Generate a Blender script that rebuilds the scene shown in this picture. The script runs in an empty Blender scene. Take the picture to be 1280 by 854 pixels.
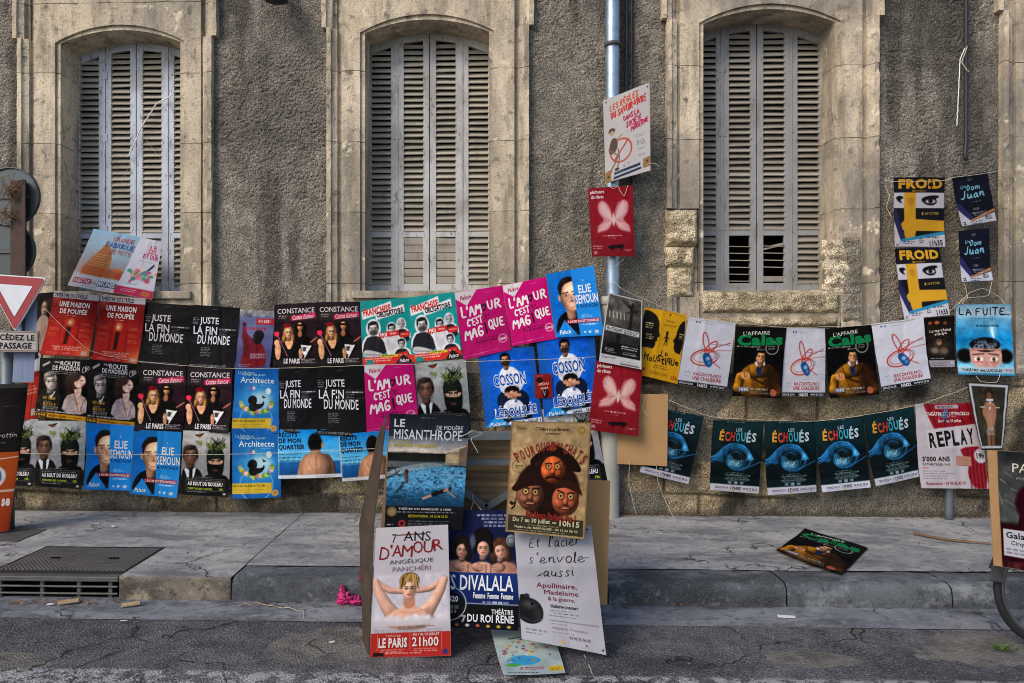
import bpy, math, random
import numpy as np
from mathutils import Vector
from mathutils.geometry import tessellate_polygon

# ------------------------------------------------------------------ camera, sky, sun
SC = bpy.context.scene
COL = SC.collection
F, CX, CY = 853.0, 590.0, 430.0            # focal length and principal point, in pixels of a 1280 wide frame
YAW = math.radians(1.68)
CAMZ = 1.68
cd = bpy.data.cameras.new('camera'); cam = bpy.data.objects.new('camera', cd); COL.objects.link(cam)
cam.location = (0, 0, CAMZ); cam.rotation_euler = (math.pi/2, 0, YAW)
cd.sensor_width = 36; cd.lens = F*36/1280; cd.shift_x = (640-CX)/1280; cd.shift_y = (CY-427)/1280
cd.clip_start = .05; cd.clip_end = 500
SC.camera = cam
SUN_DIR = Vector((-.56, -.60, .62)).normalized()
w = bpy.data.worlds.new('World'); SC.world = w; w.use_nodes = True
nt = w.node_tree; bg = nt.nodes['Background']
sky = nt.nodes.new('ShaderNodeTexSky'); sky.sky_type = 'NISHITA'; sky.sun_disc = False
sky.sun_elevation = math.asin(SUN_DIR.z); sky.sun_rotation = math.atan2(SUN_DIR.x, SUN_DIR.y)
sky.air_density = 1.0; sky.dust_density = 1.5
nt.links.new(sky.outputs[0], bg.inputs[0]); bg.inputs[1].default_value = .115
sl = bpy.data.lights.new('sun', 'SUN'); sl.energy = 1.5; sl.angle = math.radians(26); sl.color = (1, .88, .73)
so = bpy.data.objects.new('sun', sl); COL.objects.link(so); so.rotation_euler = SUN_DIR.to_track_quat('Z', 'Y').to_euler()
so.location = (-6, -6, 8)
SC.view_settings.view_transform = 'Standard'; SC.view_settings.look = 'None'
SC.view_settings.exposure = 0.76; SC.view_settings.gamma = 1; SC.view_settings.use_curve_mapping = False
SC.cycles.max_bounces = 6; SC.cycles.use_denoising = True; SC.cycles.filter_width = 1.0

# ------------------------------------------------------------------ measuring: a pixel of the photo -> the point where it stands
cy_, sy_ = math.cos(YAW), math.sin(YAW)
def ray(px, py):
    a, b = (px-CX)/F, -(py-CY)/F
    return Vector((a*cy_ - sy_, a*sy_ + cy_, b))
def at(px, py, Y):
    r = ray(px, py); t = Y/r.y
    return Vector((r.x*t, Y, CAMZ + r.z*t))
def on(px, py, Z):
    r = ray(px, py); t = (Z-CAMZ)/r.z
    return Vector((r.x*t, r.y*t, Z))
WALL = 6.20; STONE = 6.16; WALK = .155; KERB = 4.39

# ------------------------------------------------------------------ numpy noise
def h2(ix, iy, s):
    n = (ix.astype(np.int64)*374761393 + iy.astype(np.int64)*668265263 + s*1442695041) & 0xffffffff
    n = ((n ^ (n >> 13))*1274126177) & 0xffffffff
    n = ((n ^ (n >> 16))*2246822519) & 0xffffffff
    return ((n ^ (n >> 15)) & 0xffffff)/float(0xffffff)
def vn(x, y, s=0):
    ix, iy = np.floor(x), np.floor(y); fx, fy = x-ix, y-iy
    fx, fy = fx*fx*(3-2*fx), fy*fy*(3-2*fy)
    a, b, c, d = h2(ix, iy, s), h2(ix+1, iy, s), h2(ix, iy+1, s), h2(ix+1, iy+1, s)
    return (a*(1-fx)+b*fx)*(1-fy) + (c*(1-fx)+d*fx)*fy
def fbm(x, y, s=0, o=4):
    r = 0; a = .5; t = 0
    for i in range(o):
        r = r + a*vn(x*2**i, y*2**i, s+i*17); t += a; a *= .5
    return r/t
def worley(x, y, s=0):
    ix, iy = np.floor(x), np.floor(y); best = np.full(x.shape, 9.)
    for dx in (-1, 0, 1):
        for dy in (-1, 0, 1):
            cx, cy = ix+dx, iy+dy
            d = (cx+h2(cx, cy, s)-x)**2 + (cy+h2(cx, cy, s+5)-y)**2
            best = np.minimum(best, d)
    return np.sqrt(best)
def sstep(a, b, x):
    t = np.clip((x-a)/(b-a), 0, 1); return t*t*(3-2*t)

# ------------------------------------------------------------------ colours and materials
def lin(c):
    c = np.asarray(c, float)
    return np.where(c <= .04045, c/12.92, ((c+.055)/1.055)**2.4)
def hx(s):
    s = s.lstrip('#')
    return np.array([int(s[i:i+2], 16)/255 for i in (0, 2, 4)])
def L4(s):
    return tuple(lin(hx(s))) + (1,)
class G:
    """small shader graph helper"""
    def __init__(s, name):
        s.m = bpy.data.materials.new(name); s.m.use_nodes = True; s.nt = s.m.node_tree
        s.b = s.nt.nodes['Principled BSDF']; s.geo = None
    def n(s, t, **k):
        x = s.nt.nodes.new('ShaderNode'+t)
        for a, v in k.items(): setattr(x, a, v)
        return x
    def l(s, a, b): s.nt.links.new(a, b)
    def set(s, sock, v):
        if hasattr(v, 'is_output'): s.l(v, sock)
        else: sock.default_value = v
    def pos(s, sc=(1, 1, 1)):
        if s.geo is None: s.geo = s.n('NewGeometry').outputs['Position']
        if sc == (1, 1, 1): return s.geo
        m = s.n('Mapping'); s.l(s.geo, m.inputs[0]); m.inputs['Scale'].default_value = sc
        return m.outputs[0]
    def noise(s, scale, detail=4, sc=(1, 1, 1), rough=.55, dist=0):
        x = s.n('TexNoise'); s.l(s.pos(sc), x.inputs['Vector']); x.inputs['Scale'].default_value = scale
        x.inputs['Detail'].default_value = detail; x.inputs['Roughness'].default_value = rough; x.inputs['Distortion'].default_value = dist
        return x.outputs[0]
    def vor(s, scale, feature='F1', vec=None, rnd=1):
        x = s.n('TexVoronoi', feature=feature); s.l(vec if vec is not None else s.pos(), x.inputs['Vector']); x.inputs['Scale'].default_value = scale
        x.inputs['Randomness'].default_value = rnd
        return x.outputs[0]
    def ramp(s, f, *st):
        x = s.n('ValToRGB'); s.set(x.inputs[0], f); e = x.color_ramp.elements
        while len(e) < len(st): e.new(.5)
        for i, (p, c) in enumerate(st):
            e[i].position = p; e[i].color = (c, c, c, 1) if isinstance(c, (int, float)) else (L4(c) if isinstance(c, str) else c)
        return x.outputs[0]
    def mix(s, f, a, b, mode='MIX'):
        x = s.n('Mix', data_type='RGBA', blend_type=mode); s.set(x.inputs[0], f)
        s.set(x.inputs[6], L4(a) if isinstance(a, str) else a); s.set(x.inputs[7], L4(b) if isinstance(b, str) else b)
        return x.outputs[2]
    def math(s, op, a, b=0.):
        x = s.n('Math', operation=op); s.set(x.inputs[0], a); s.set(x.inputs[1], b); return x.outputs[0]
    def xyz(s):
        x = s.n('SeparateXYZ'); s.l(s.pos(), x.inputs[0]); return x.outputs
    def bump(s, h, d, st=1.0):
        x = s.n('Bump'); s.l(h, x.inputs['Height']); x.inputs['Distance'].default_value = d; x.inputs['Strength'].default_value = st
        s.l(x.outputs[0], s.b.inputs['Normal']); return x
    def col(s, c): s.set(s.b.inputs['Base Color'], L4(c) if isinstance(c, str) else c)
    def rough(s, r): s.set(s.b.inputs['Roughness'], r)
    def spec(s, v): s.b.inputs['Specular IOR Level'].default_value = v
    def attr(s, name='Col'):
        x = s.n('Attribute'); x.attribute_name = name; return x.outputs['Color']

def plain(name, c, r=.7, metal=0, spec=.5, var=.25, scale=12, bump=0):
    g = G(name); a = hx(c); 
    n = g.noise(scale, 5)
    g.col(g.mix(n, tuple(lin(a*(1-var)))+(1,), tuple(lin(np.clip(a*(1+var), 0, 1)))+(1,)))
    g.rough(r); g.spec(spec); g.b.inputs['Metallic'].default_value = metal
    if bump: g.bump(g.noise(scale*6, 4), bump)
    return g.m

# printed sheet: colours live on the mesh, the back is bare paper
g = G('printed_paper'); a = g.attr(); bf = g.n('NewGeometry').outputs['Backfacing']
g.col(g.mix(bf, a, '#c9c5bd')); g.rough(.5); g.spec(.07)
PRINT = g.m
# rough-cast wall and rubble: colours on the mesh, with fine grain
g = G('rough_mineral'); a = g.attr(); n = g.noise(70, 4, (1, 1, 1), .7); n2 = g.noise(9, 5)
f = g.ramp(n, (.32, .35), (.7, 1.75)); f2 = g.ramp(n2, (.3, .68), (.7, 1.25))
vq = g.vor(72); f3 = g.ramp(vq, (.05, 1.85), (.42, .72)); c = g.mix(1.0, a, f, 'MULTIPLY'); c = g.mix(.75, c, f3, 'MULTIPLY'); c = g.mix(1.0, c, f2, 'MULTIPLY'); g.col(c); g.rough(.95); g.spec(.15)
g.bump(g.math('SUBTRACT', g.math('MULTIPLY', g.noise(140, 3), .6), vq), .012, 1.); MINERAL = g.m
# dressed limestone of the window surrounds
g = G('limestone'); P = g.xyz()
n = g.noise(2.2, 6); st = g.noise(6, 6, (1, 1, .18), .65); fi = g.noise(70, 5, (1, 1, 1), .7); sp = g.noise(11, 7, (1, 1, 1), .68); big = g.noise(.9, 3)
zz = g.math('ADD', g.math('MULTIPLY', P[2], 1.55), g.math('MULTIPLY', g.noise(1.3, 3), .10))
c = g.mix(g.ramp(n, (.35, 0.), (.66, 1.)), '#bfb09a', '#dccdb8')
wn = g.n('TexWhiteNoise', noise_dimensions='1D'); g.l(g.math('FLOOR', g.math('ADD', zz, .5)), wn.inputs['W'])
c = g.mix(.45, c, g.ramp(wn.outputs[0], (0., '#a09279'), (1., '#e0cfb4')))
c = g.mix(g.ramp(st, (.47, 0.), (.62, .75)), c, '#7d7566'); c = g.mix(g.ramp(big, (.48, 0.), (.66, .45)), c, '#807b74')
c = g.mix(g.ramp(sp, (.56, 0.), (.68, .85)), c, '#57534c'); c = g.mix(g.ramp(sp, (.30, .6), (.40, 0.)), c, '#d8ccb6')
c = g.mix(g.ramp(fi, (.34, .6), (.48, 0.)), c, '#50463a')
low = g.math('MULTIPLY', g.ramp(g.math('MULTIPLY', P[2], .2), (.36, 1.), (.74, 0.)), g.ramp(g.noise(3.5, 7, (1, 1, .5), .68), (.44, 0.), (.60, 1.)))
c = g.mix(g.math('MULTIPLY', low, .85), c, '#7b756d')
grey_right = g.math('ADD', g.noise(1.7, 7, (1, 1, .45), .68), g.math('MULTIPLY', P[0], .022)); c = g.mix(g.ramp(grey_right, (.48, 0.), (.66, .75)), c, '#75706b')  # noise-broken greying, stronger towards the right windows
chp = g.noise(5, 8, (1, 1, 1), .72); c = g.mix(g.ramp(chp, (.60, 0.), (.64, .8)), c, '#d9ccb4')
jt = g.math('ABSOLUTE', g.math('SUBTRACT', g.math('FRACT', zz), .5))
jm = g.math('MULTIPLY', g.ramp(jt, (.0, .75), (.009, 0.)), g.ramp(g.noise(9, 3), (.35, .2), (.55, 1.)))
c = g.mix(jm, c, '#453c31')
g.col(c); g.rough(.92); g.spec(.15)
hgt = g.math('SUBTRACT', g.math('ADD', g.math('MULTIPLY', fi, .5), g.math('MULTIPLY', sp, 1.6)), g.math('MULTIPLY', jm, 1.0)); g.bump(hgt, .010, .9)
LIME = g.m
# shutter paint, chalky and chipped
def paint_mat(name, c1, c2, chip='#5b5044', amt=.62, slats=False):
    g = G(name); n = g.noise(7, 4, (1, 1, .5)); ch = g.noise(38, 6, (1, 1, .35), .7); dirt = g.noise(3, 5)
    c = g.mix(n, c1, c2); c = g.mix(g.ramp(dirt, (.46, 0.), (.70, .5)), c, '#6d6860'); gm = g.noise(16, 6, (1, 1, .3), .7); c = g.mix(g.ramp(gm, (.54, 0.), (.70, .6)), c, '#625d55'); 
    if slats: wn = g.n('TexWhiteNoise', noise_dimensions='1D'); g.l(g.math('FLOOR', g.math('MULTIPLY', g.xyz()[2], 17.8)), wn.inputs['W']); c = g.mix(.25, c, g.ramp(wn.outputs[0], (0., '#5d574e'), (1., '#c8c2b6')))
    m = g.ramp(ch, (amt, 0.), (amt+.03, .85)); c = g.mix(m, c, chip)
    g.col(c); g.rough(.75); g.spec(.25); g.bump(g.math('SUBTRACT', g.noise(50, 3, (1, 1, .15)), m), .002, .7)
    return g.m
PAINT_A = paint_mat('shutter_paint_blue_grey', '#a9b3c2', '#c0c6cf', amt=.60)
PAINT_B = paint_mat('shutter_paint_grey', '#a9aaac', '#bcbcbb', amt=.61)
PAINT_C = paint_mat('shutter_paint_dull', '#85868a', '#959597', amt=.63)
SLAT_A = paint_mat('louvre_paint_warm', '#979085', '#aaa397', amt=.66, slats=True)
SLAT_C = paint_mat('louvre_paint_brown', '#827b71', '#948d82', amt=.66, slats=True)
VOID = plain('shade_black', '#0b0a09', .95, spec=.05)  # near black used as painted shade: behind the shutters, drain throat and slots
# street
g = G('asphalt'); P = g.xyz()
n = g.noise(1.1, 6); gr = g.vor(85); gr2 = g.noise(120, 3, (1, 1, 1), .7); mid = g.noise(6, 7, (1, 1, 1), .65); pc = g.vor(170)
c = g.mix(g.ramp(n, (.38, 0.), (.62, 1.)), '#4c4c51', '#737277')
c = g.mix(g.ramp(mid, (.46, 0.), (.66, .75)), c, '#303034'); c = g.mix(g.ramp(mid, (.30, .7), (.42, 0.)), c, '#7a7878')
c = g.mix(g.ramp(gr, (.10, .9), (.34, 0.)), c, '#98969a')
c = g.mix(g.ramp(gr2, (.50, 0.), (.62, .8)), c, '#1f1f22'); c = g.mix(g.ramp(gr2, (.32, .7), (.40, 0.)), c, '#b0aeae')
pn = g.noise(3.2, 7, (1, 1, 1), .62); pcol = g.mix(g.ramp(mid, (.4, 0.), (.6, 1.)), '#5d5b58', '#8a8680'); pcol = g.mix(g.ramp(gr2, (.5, 0.), (.66, .5)), pcol, '#3c3a38')
for (cx_, cy2, rx_, ry_) in ((-.95, 3.78, .30, .26), (-.60, 3.62, .10, .12), (2.75, 3.85, .45, .22), (1.72, 3.70, .24, .10), (-2.6, 3.55, .3, .1), (.9, 3.62, .28, .12)):
    q = g.math('ADD', g.math('POWER', g.math('MULTIPLY', g.math('SUBTRACT', P[0], cx_), 1/rx_), 2.), g.math('POWER', g.math('MULTIPLY', g.math('SUBTRACT', P[1], cy2), 1/ry_), 2.))
    q = g.math('ADD', q, g.math('MULTIPLY', g.math('SUBTRACT', pn, .5), 2.6)); c = g.mix(g.ramp(q, (.90, .85), (1., 0.)) if rx_ != .28 else g.ramp(q, (.3, .5), (1., 0.)), c, pcol if rx_ != .28 else '#29292c')
dv = g.n('VectorMath', operation='ADD'); nz = g.n('TexNoise'); g.l(g.pos(), nz.inputs['Vector']); nz.inputs['Scale'].default_value = 3.5; nz.inputs['Detail'].default_value = 7
sc_ = g.n('VectorMath', operation='SCALE'); g.l(nz.outputs['Color'], sc_.inputs[0]); sc_.inputs[3].default_value = .5
g.l(g.pos(), dv.inputs[0]); g.l(sc_.outputs[0], dv.inputs[1])
ed = g.vor(1.3, 'DISTANCE_TO_EDGE', dv.outputs[0])
ck = g.math('MULTIPLY', g.ramp(ed, (.003, 1.), (.011, 0.)), g.ramp(g.noise(1.8, 4), (.44, 0.), (.52, 1.)))
c = g.mix(g.math('MULTIPLY', ck, .85), c, '#18181a')
band = g.math('MULTIPLY', g.ramp(g.math('ABSOLUTE', g.math('SUBTRACT', P[1], 3.33)), (.13, 1.), (.16, 0.)), g.ramp(g.noise(9, 8, (1, 1, 1), .75), (.47, 0.), (.52, 1.)))
c = g.mix(g.math('MULTIPLY', band, .72), c, '#b4b4b6')
g.col(c); g.rough(.85); g.spec(.3)
g.bump(g.math('SUBTRACT', g.math('ADD', gr2, g.math('MULTIPLY', gr, -1.2)), g.math('MULTIPLY', ck, 2.)), .012, 1.)
ASPH = g.m
def pave(name, a, b, d, crack=.5, grain='#6f6d6c', hi='#a8a29c', bd=.008):
    g = G(name); n = g.noise(1.5, 8, (1, 1.6, 1), .62); mp = g.n('Mapping'); g.l(g.pos(), mp.inputs[0]); mp.inputs['Rotation'].default_value = (0, 0, .5); mp.inputs['Scale'].default_value = (.6, 1.9, 1); tn = g.n('TexNoise'); g.l(mp.outputs[0], tn.inputs['Vector']); tn.inputs['Scale'].default_value = 2.4; tn.inputs['Detail'].default_value = 9; tn.inputs['Roughness'].default_value = .72; st = tn.outputs[0]; fi = g.noise(120, 4, (1, 1, 1), .7); md = g.noise(14, 8, (1, 1, 1), .7); st2 = g.noise(4, 8, (.8, 1.4, 1), .72)
    c = g.mix(g.ramp(n, (.40, 0.), (.60, 1.)), a, b); c = g.mix(g.ramp(st, (.48, 0.), (.62, .85)), c, d); c = g.mix(g.ramp(st2, (.33, .75), (.45, 0.)), c, hi)
    c = g.mix(g.ramp(md, (.53, 0.), (.64, .75)), c, d); c = g.mix(g.ramp(md, (.32, .6), (.40, 0.)), c, hi)
    c = g.mix(g.ramp(fi, (.54, 0.), (.68, .6)), c, grain); c = g.mix(g.ramp(fi, (.30, .75), (.44, 0.)), c, '#2b2a2a')
    dv = g.n('VectorMath', operation='ADD'); nz = g.n('TexNoise'); g.l(g.pos(), nz.inputs['Vector']); nz.inputs['Scale'].default_value = 5; nz.inputs['Detail'].default_value = 8
    s2 = g.n('VectorMath', operation='SCALE'); g.l(nz.outputs['Color'], s2.inputs[0]); s2.inputs[3].default_value = .5
    g.l(g.pos(), dv.inputs[0]); g.l(s2.outputs[0], dv.inputs[1])
    ed = g.vor(.8, 'DISTANCE_TO_EDGE', dv.outputs[0])
    ck = g.math('MULTIPLY', g.ramp(ed, (.002, .95), (.007, 0.)), g.ramp(g.noise(1.6, 3), (crack-.03, 0.), (crack+.04, 1.)))
    c = g.mix(ck, c, '#2a2827'); g.col(c); g.rough(.82); g.spec(.3)
    g.bump(g.math('SUBTRACT', g.math('ADD', g.math('MULTIPLY', fi, .6), g.math('MULTIPLY', md, 1.4)), ck), bd, 1.)
    return g.m
PAVE = pave('pavement_concrete', '#898a8d', '#aaa9a7', '#636467', .46, '#6f6d6c', '#b9b7b3', .012)
GUT = pave('gutter_concrete', '#686c75', '#84878e', '#43464c', .46, hi='#9a9da3', bd=.010)
KRB = pave('kerb_granite', '#474b51', '#62676d', '#2f3236', .9, '#7d8084', '#8e9398', .012)
PATCH = pave('patch_concrete', '#66625e', '#807b75', '#4b4947', .40, hi='#98928a', bd=.012)
KNOB = plain('iron_knobs', '#5d5b5a', .5, .3, var=.35, scale=9)
BLOCK = pave('worn_concrete', '#6c655c', '#938878', '#37332f', .9, hi='#b5a68e', bd=.014)
IRON = plain('cast_iron', '#4a494a', .6, .25, var=.35, scale=18, bump=.003)
ZINC = plain('zinc', '#94a4b6', .38, .8, var=.28, scale=9, bump=.002)
PIPEP = plain('pipe_paint', '#94928a', .55, var=.14, scale=6)
CARD = plain('cardboard', '#a27f58', .85, spec=.15, var=.10, scale=5)
CARDE = plain('cardboard_edge', '#6a5542', .9, spec=.1, var=.25, scale=60)
TWINE = plain('twine', '#b8ad98', .9, spec=.1, var=.2, scale=60)
WHITEP = plain('white_plastic', '#d9dbe0', .5, var=.06)
RUST = plain('rusty_post', '#3b2b26', .7, .3, var=.35, scale=14, bump=.002)
SIGNB = plain('sign_back_grey', '#40484c', .5, .4, var=.15, scale=8)
GREYM = plain('grey_steel', '#5d666b', .5, .3, var=.18, scale=9)
PLANK = None
g = G('weathered_planks'); n = g.noise(9, 6, (.15, 1, 3.5), .6); c = g.mix(g.ramp(n, (.35, 0.), (.65, 1.)), '#6a5844', '#9a8266'); g.col(c); g.rough(.85); g.spec(.15); g.bump(n, .004); PLANK = g.m
FLAP = plain('dark_card', '#3d352e', .9, spec=.1, var=.35, scale=9)
RUBBER = plain('rubber', '#17171a', .7, var=.3, scale=30)
CHROME = plain('rim_metal', '#6d6e70', .4, .8, var=.15)
BIKEF = plain('bicycle_paint', '#2a2c31', .4, .2, var=.2)
LEAF = plain('weed_leaf', '#3c4f26', .7, var=.35, scale=40)
DRY = plain('dry_leaf', '#6b4f33', .9, var=.45, scale=50)
WOOD = plain('wood_chip', '#9c8468', .85, var=.2, scale=30)
MAG = None

# ------------------------------------------------------------------ mesh building
def mesh_obj(name, V, Fq, mat, parent=None, col=None, smooth=False, ft=None):
    """V (n,3); Fq (m,4) quads; ft (k,3) triangles"""
    V = np.asarray(V, np.float32); me = bpy.data.meshes.new(name)
    Fq = np.zeros((0, 4), np.int32) if Fq is None or len(Fq) == 0 else np.asarray(Fq, np.int32)
    ft = np.zeros((0, 3), np.int32) if ft is None or len(ft) == 0 else np.asarray(ft, np.int32)
    me.vertices.add(len(V)); me.vertices.foreach_set('co', V.ravel())
    li = np.concatenate([Fq.ravel(), ft.ravel()]); me.loops.add(len(li)); me.loops.foreach_set('vertex_index', li)
    np_ = len(Fq)+len(ft); me.polygons.add(np_)
    ls = np.concatenate([np.arange(len(Fq))*4, len(Fq)*4+np.arange(len(ft))*3]).astype(np.int32); me.polygons.foreach_set('loop_start', ls)
    if smooth: me.polygons.foreach_set('use_smooth', np.ones(np_, bool))
    me.update(calc_edges=True); me.validate()
    if col is not None:
        a = me.color_attributes.new('Col', 'FLOAT_COLOR', 'POINT')
        c4 = np.ones((len(V), 4), np.float32); c4[:, :3] = lin(np.clip(col, 0, 1)); a.data.foreach_set('color', c4.ravel())
    for m in (mat if isinstance(mat, (list, tuple)) else [mat]): me.materials.append(m)
    o = bpy.data.objects.new(name, me); COL.objects.link(o)
    if parent is not None: o.parent = parent
    return o
def gridf(nx, ny, base=0):
    i = np.arange(nx*ny).reshape(ny, nx)+base
    return np.stack([i[:-1, :-1].ravel(), i[:-1, 1:].ravel(), i[1:, 1:].ravel(), i[1:, :-1].ravel()], 1)
class MB:
    def __init__(s): s.v = []; s.f = []; s.rng = random.Random(7)
    def add(s, vs, fs):
        b = len(s.v); s.v += [tuple(v) for v in vs]; s.f += [tuple(i+b for i in f) for f in fs]; return s
    def box(s, x0, x1, y0, y1, z0, z1, bev=.0):
        vs = [(x, y, z) for z in (z0, z1) for y in (y0, y1) for x in (x0, x1)]
        return s.add(vs, [(0, 2, 3, 1), (4, 5, 7, 6), (0, 1, 5, 4), (2, 6, 7, 3), (0, 4, 6, 2), (1, 3, 7, 5)])
    def beam(s, a, b, wd, th, up=(0, 0, 1)):
        a, b = Vector(a), Vector(b); d = (b-a).normalized(); u = Vector(up); sdir = d.cross(u).normalized(); u = sdir.cross(d)
        vs = [p + sdir*(i*wd/2) + u*(j*th/2) for p in (a, b) for (i, j) in ((-1, -1), (1, -1), (1, 1), (-1, 1))]
        return s.add(vs, [(0, 1, 2, 3), (7, 6, 5, 4), (0, 4, 5, 1), (1, 5, 6, 2), (2, 6, 7, 3), (3, 7, 4, 0)])
    def tube(s, pts, r, n=8, cap=True, closed=False):
        pts = [Vector(p) for p in pts]; m = len(pts); rs = r if isinstance(r, (list, tuple)) else [r]*m
        ref = None; rings = []
        for i, p in enumerate(pts):
            if closed: d = pts[(i+1) % m]-pts[i-1]
            else: d = pts[min(i+1, m-1)]-pts[max(i-1, 0)]
            d.normalize()
            if ref is None: ref = d.orthogonal().normalized()
            ref = (ref - d*ref.dot(d))
            ref = ref.normalized() if ref.length > 1e-6 else d.orthogonal().normalized()
            q = d.cross(ref)
            rings.append([p + (ref*math.cos(k*2*math.pi/n) + q*math.sin(k*2*math.pi/n))*rs[i] for k in range(n)])
        vs = [v for rg in rings for v in rg]; fs = []
        for i in range(m if closed else m-1):
            for k in range(n):
                a, b = i*n+k, i*n+(k+1) % n; j = ((i+1) % m)*n
                fs.append((a, b, j+(k+1) % n, j+k))
        if cap and not closed: fs.append(tuple(reversed(range(n)))); fs.append(tuple((m-1)*n+k for k in range(n)))
        return s.add(vs, fs)
    def prism(s, poly, y0, y1):
        """polygon in x,z extruded along y"""
        n = len(poly); vs = [(x, y0, z) for x, z in poly]+[(x, y1, z) for x, z in poly]
        fs = [tuple(range(n)), tuple(reversed(range(n, 2*n)))]+[(i, i+n, (i+1) % n+n, (i+1) % n) for i in range(n)]
        return s.add(vs, fs)
    def build(s, name, mat, parent=None, smooth=False, bevel=0):
        me = bpy.data.meshes.new(name); me.from_pydata(s.v, [], s.f); me.update()
        if smooth: me.polygons.foreach_set('use_smooth', np.ones(len(me.polygons), bool))
        me.materials.append(mat); o = bpy.data.objects.new(name, me); COL.objects.link(o)
        if parent is not None: o.parent = parent
        if bevel:
            m = o.modifiers.new('bevel', 'BEVEL'); m.width = bevel; m.segments = 2; m.limit_method = 'ANGLE'
        return o
def tag(o, label=None, cat=None, group=None, kind=None):
    if label: o['label'] = label
    if cat: o['category'] = cat
    if group: o['group'] = group
    if kind: o['kind'] = kind
    return o
def empty(name, loc=(0, 0, 0)):
    o = bpy.data.objects.new(name, None); COL.objects.link(o); o.location = loc; o.empty_display_size = .2; return o
def thing(name, label, cat, group=None):
    return tag(empty(name), label, cat, group)

# ------------------------------------------------------------------ printed art: a raster carried by the sheet's vertices, lettering as cut shapes on it
_tc = {}
def _adv(ch):
    return glyphs(ch+'I', 0)[0][:, 0].max()-glyphs('I', 0)[0][:, 0].max()
def glyphs(s, bold):
    k = (s, bold)
    if k not in _tc and bold > 0 and 'M' in s:
        V, Fc, x, n = [], [], 0., 0                       # the built-in M breaks when made bold: set its outline by hand
        for ch in s:
            if ch == 'M':
                b = bold; P = [(.07-b, -b), (.07-b, .68+b), (.17+b*.5, .68+b), (.39, .40+1.2*b), (.62-b*.5, .68+b), (.71+b, .68+b), (.71+b, -b), (.61-b, -b), (.61-b, .53-1.9*b), (.40, .27-1.5*b), (.38, .27-1.5*b), (.17+b, .53-1.9*b), (.17+b, -b)]
                v = np.array(P); f = np.array(tessellate_polygon([[Vector((a, c, 0)) for a, c in P]]), np.int32)
            elif ch != ' ': v, f = glyphs(ch, bold)
            if ch != ' ': V.append(v+[x, 0]); Fc.append(f+n); n += len(v)
            x += _adv(ch)*(1+bold*2.2)
        _tc[k] = (np.concatenate(V), np.concatenate(Fc))
    if k not in _tc:
        c = bpy.data.curves.new('lettering', 'FONT'); c.body = s; c.resolution_u = 2; c.offset = bold; c.space_character = 1+max(0, bold)*2.2
        o = bpy.data.objects.new('lettering', c); m = o.to_mesh()
        v = np.empty(len(m.vertices)*3); m.vertices.foreach_get('co', v); v = v.reshape(-1, 3)[:, :2].copy()
        m.calc_loop_triangles(); t = np.empty(len(m.loop_triangles)*3, np.int32); m.loop_triangles.foreach_get('vertices', t)
        _tc[k] = (v, t.reshape(-1, 3).copy()); o.to_mesh_clear(); bpy.data.objects.remove(o); bpy.data.curves.remove(c)
    return _tc[k]
STROKES = {}
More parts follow.
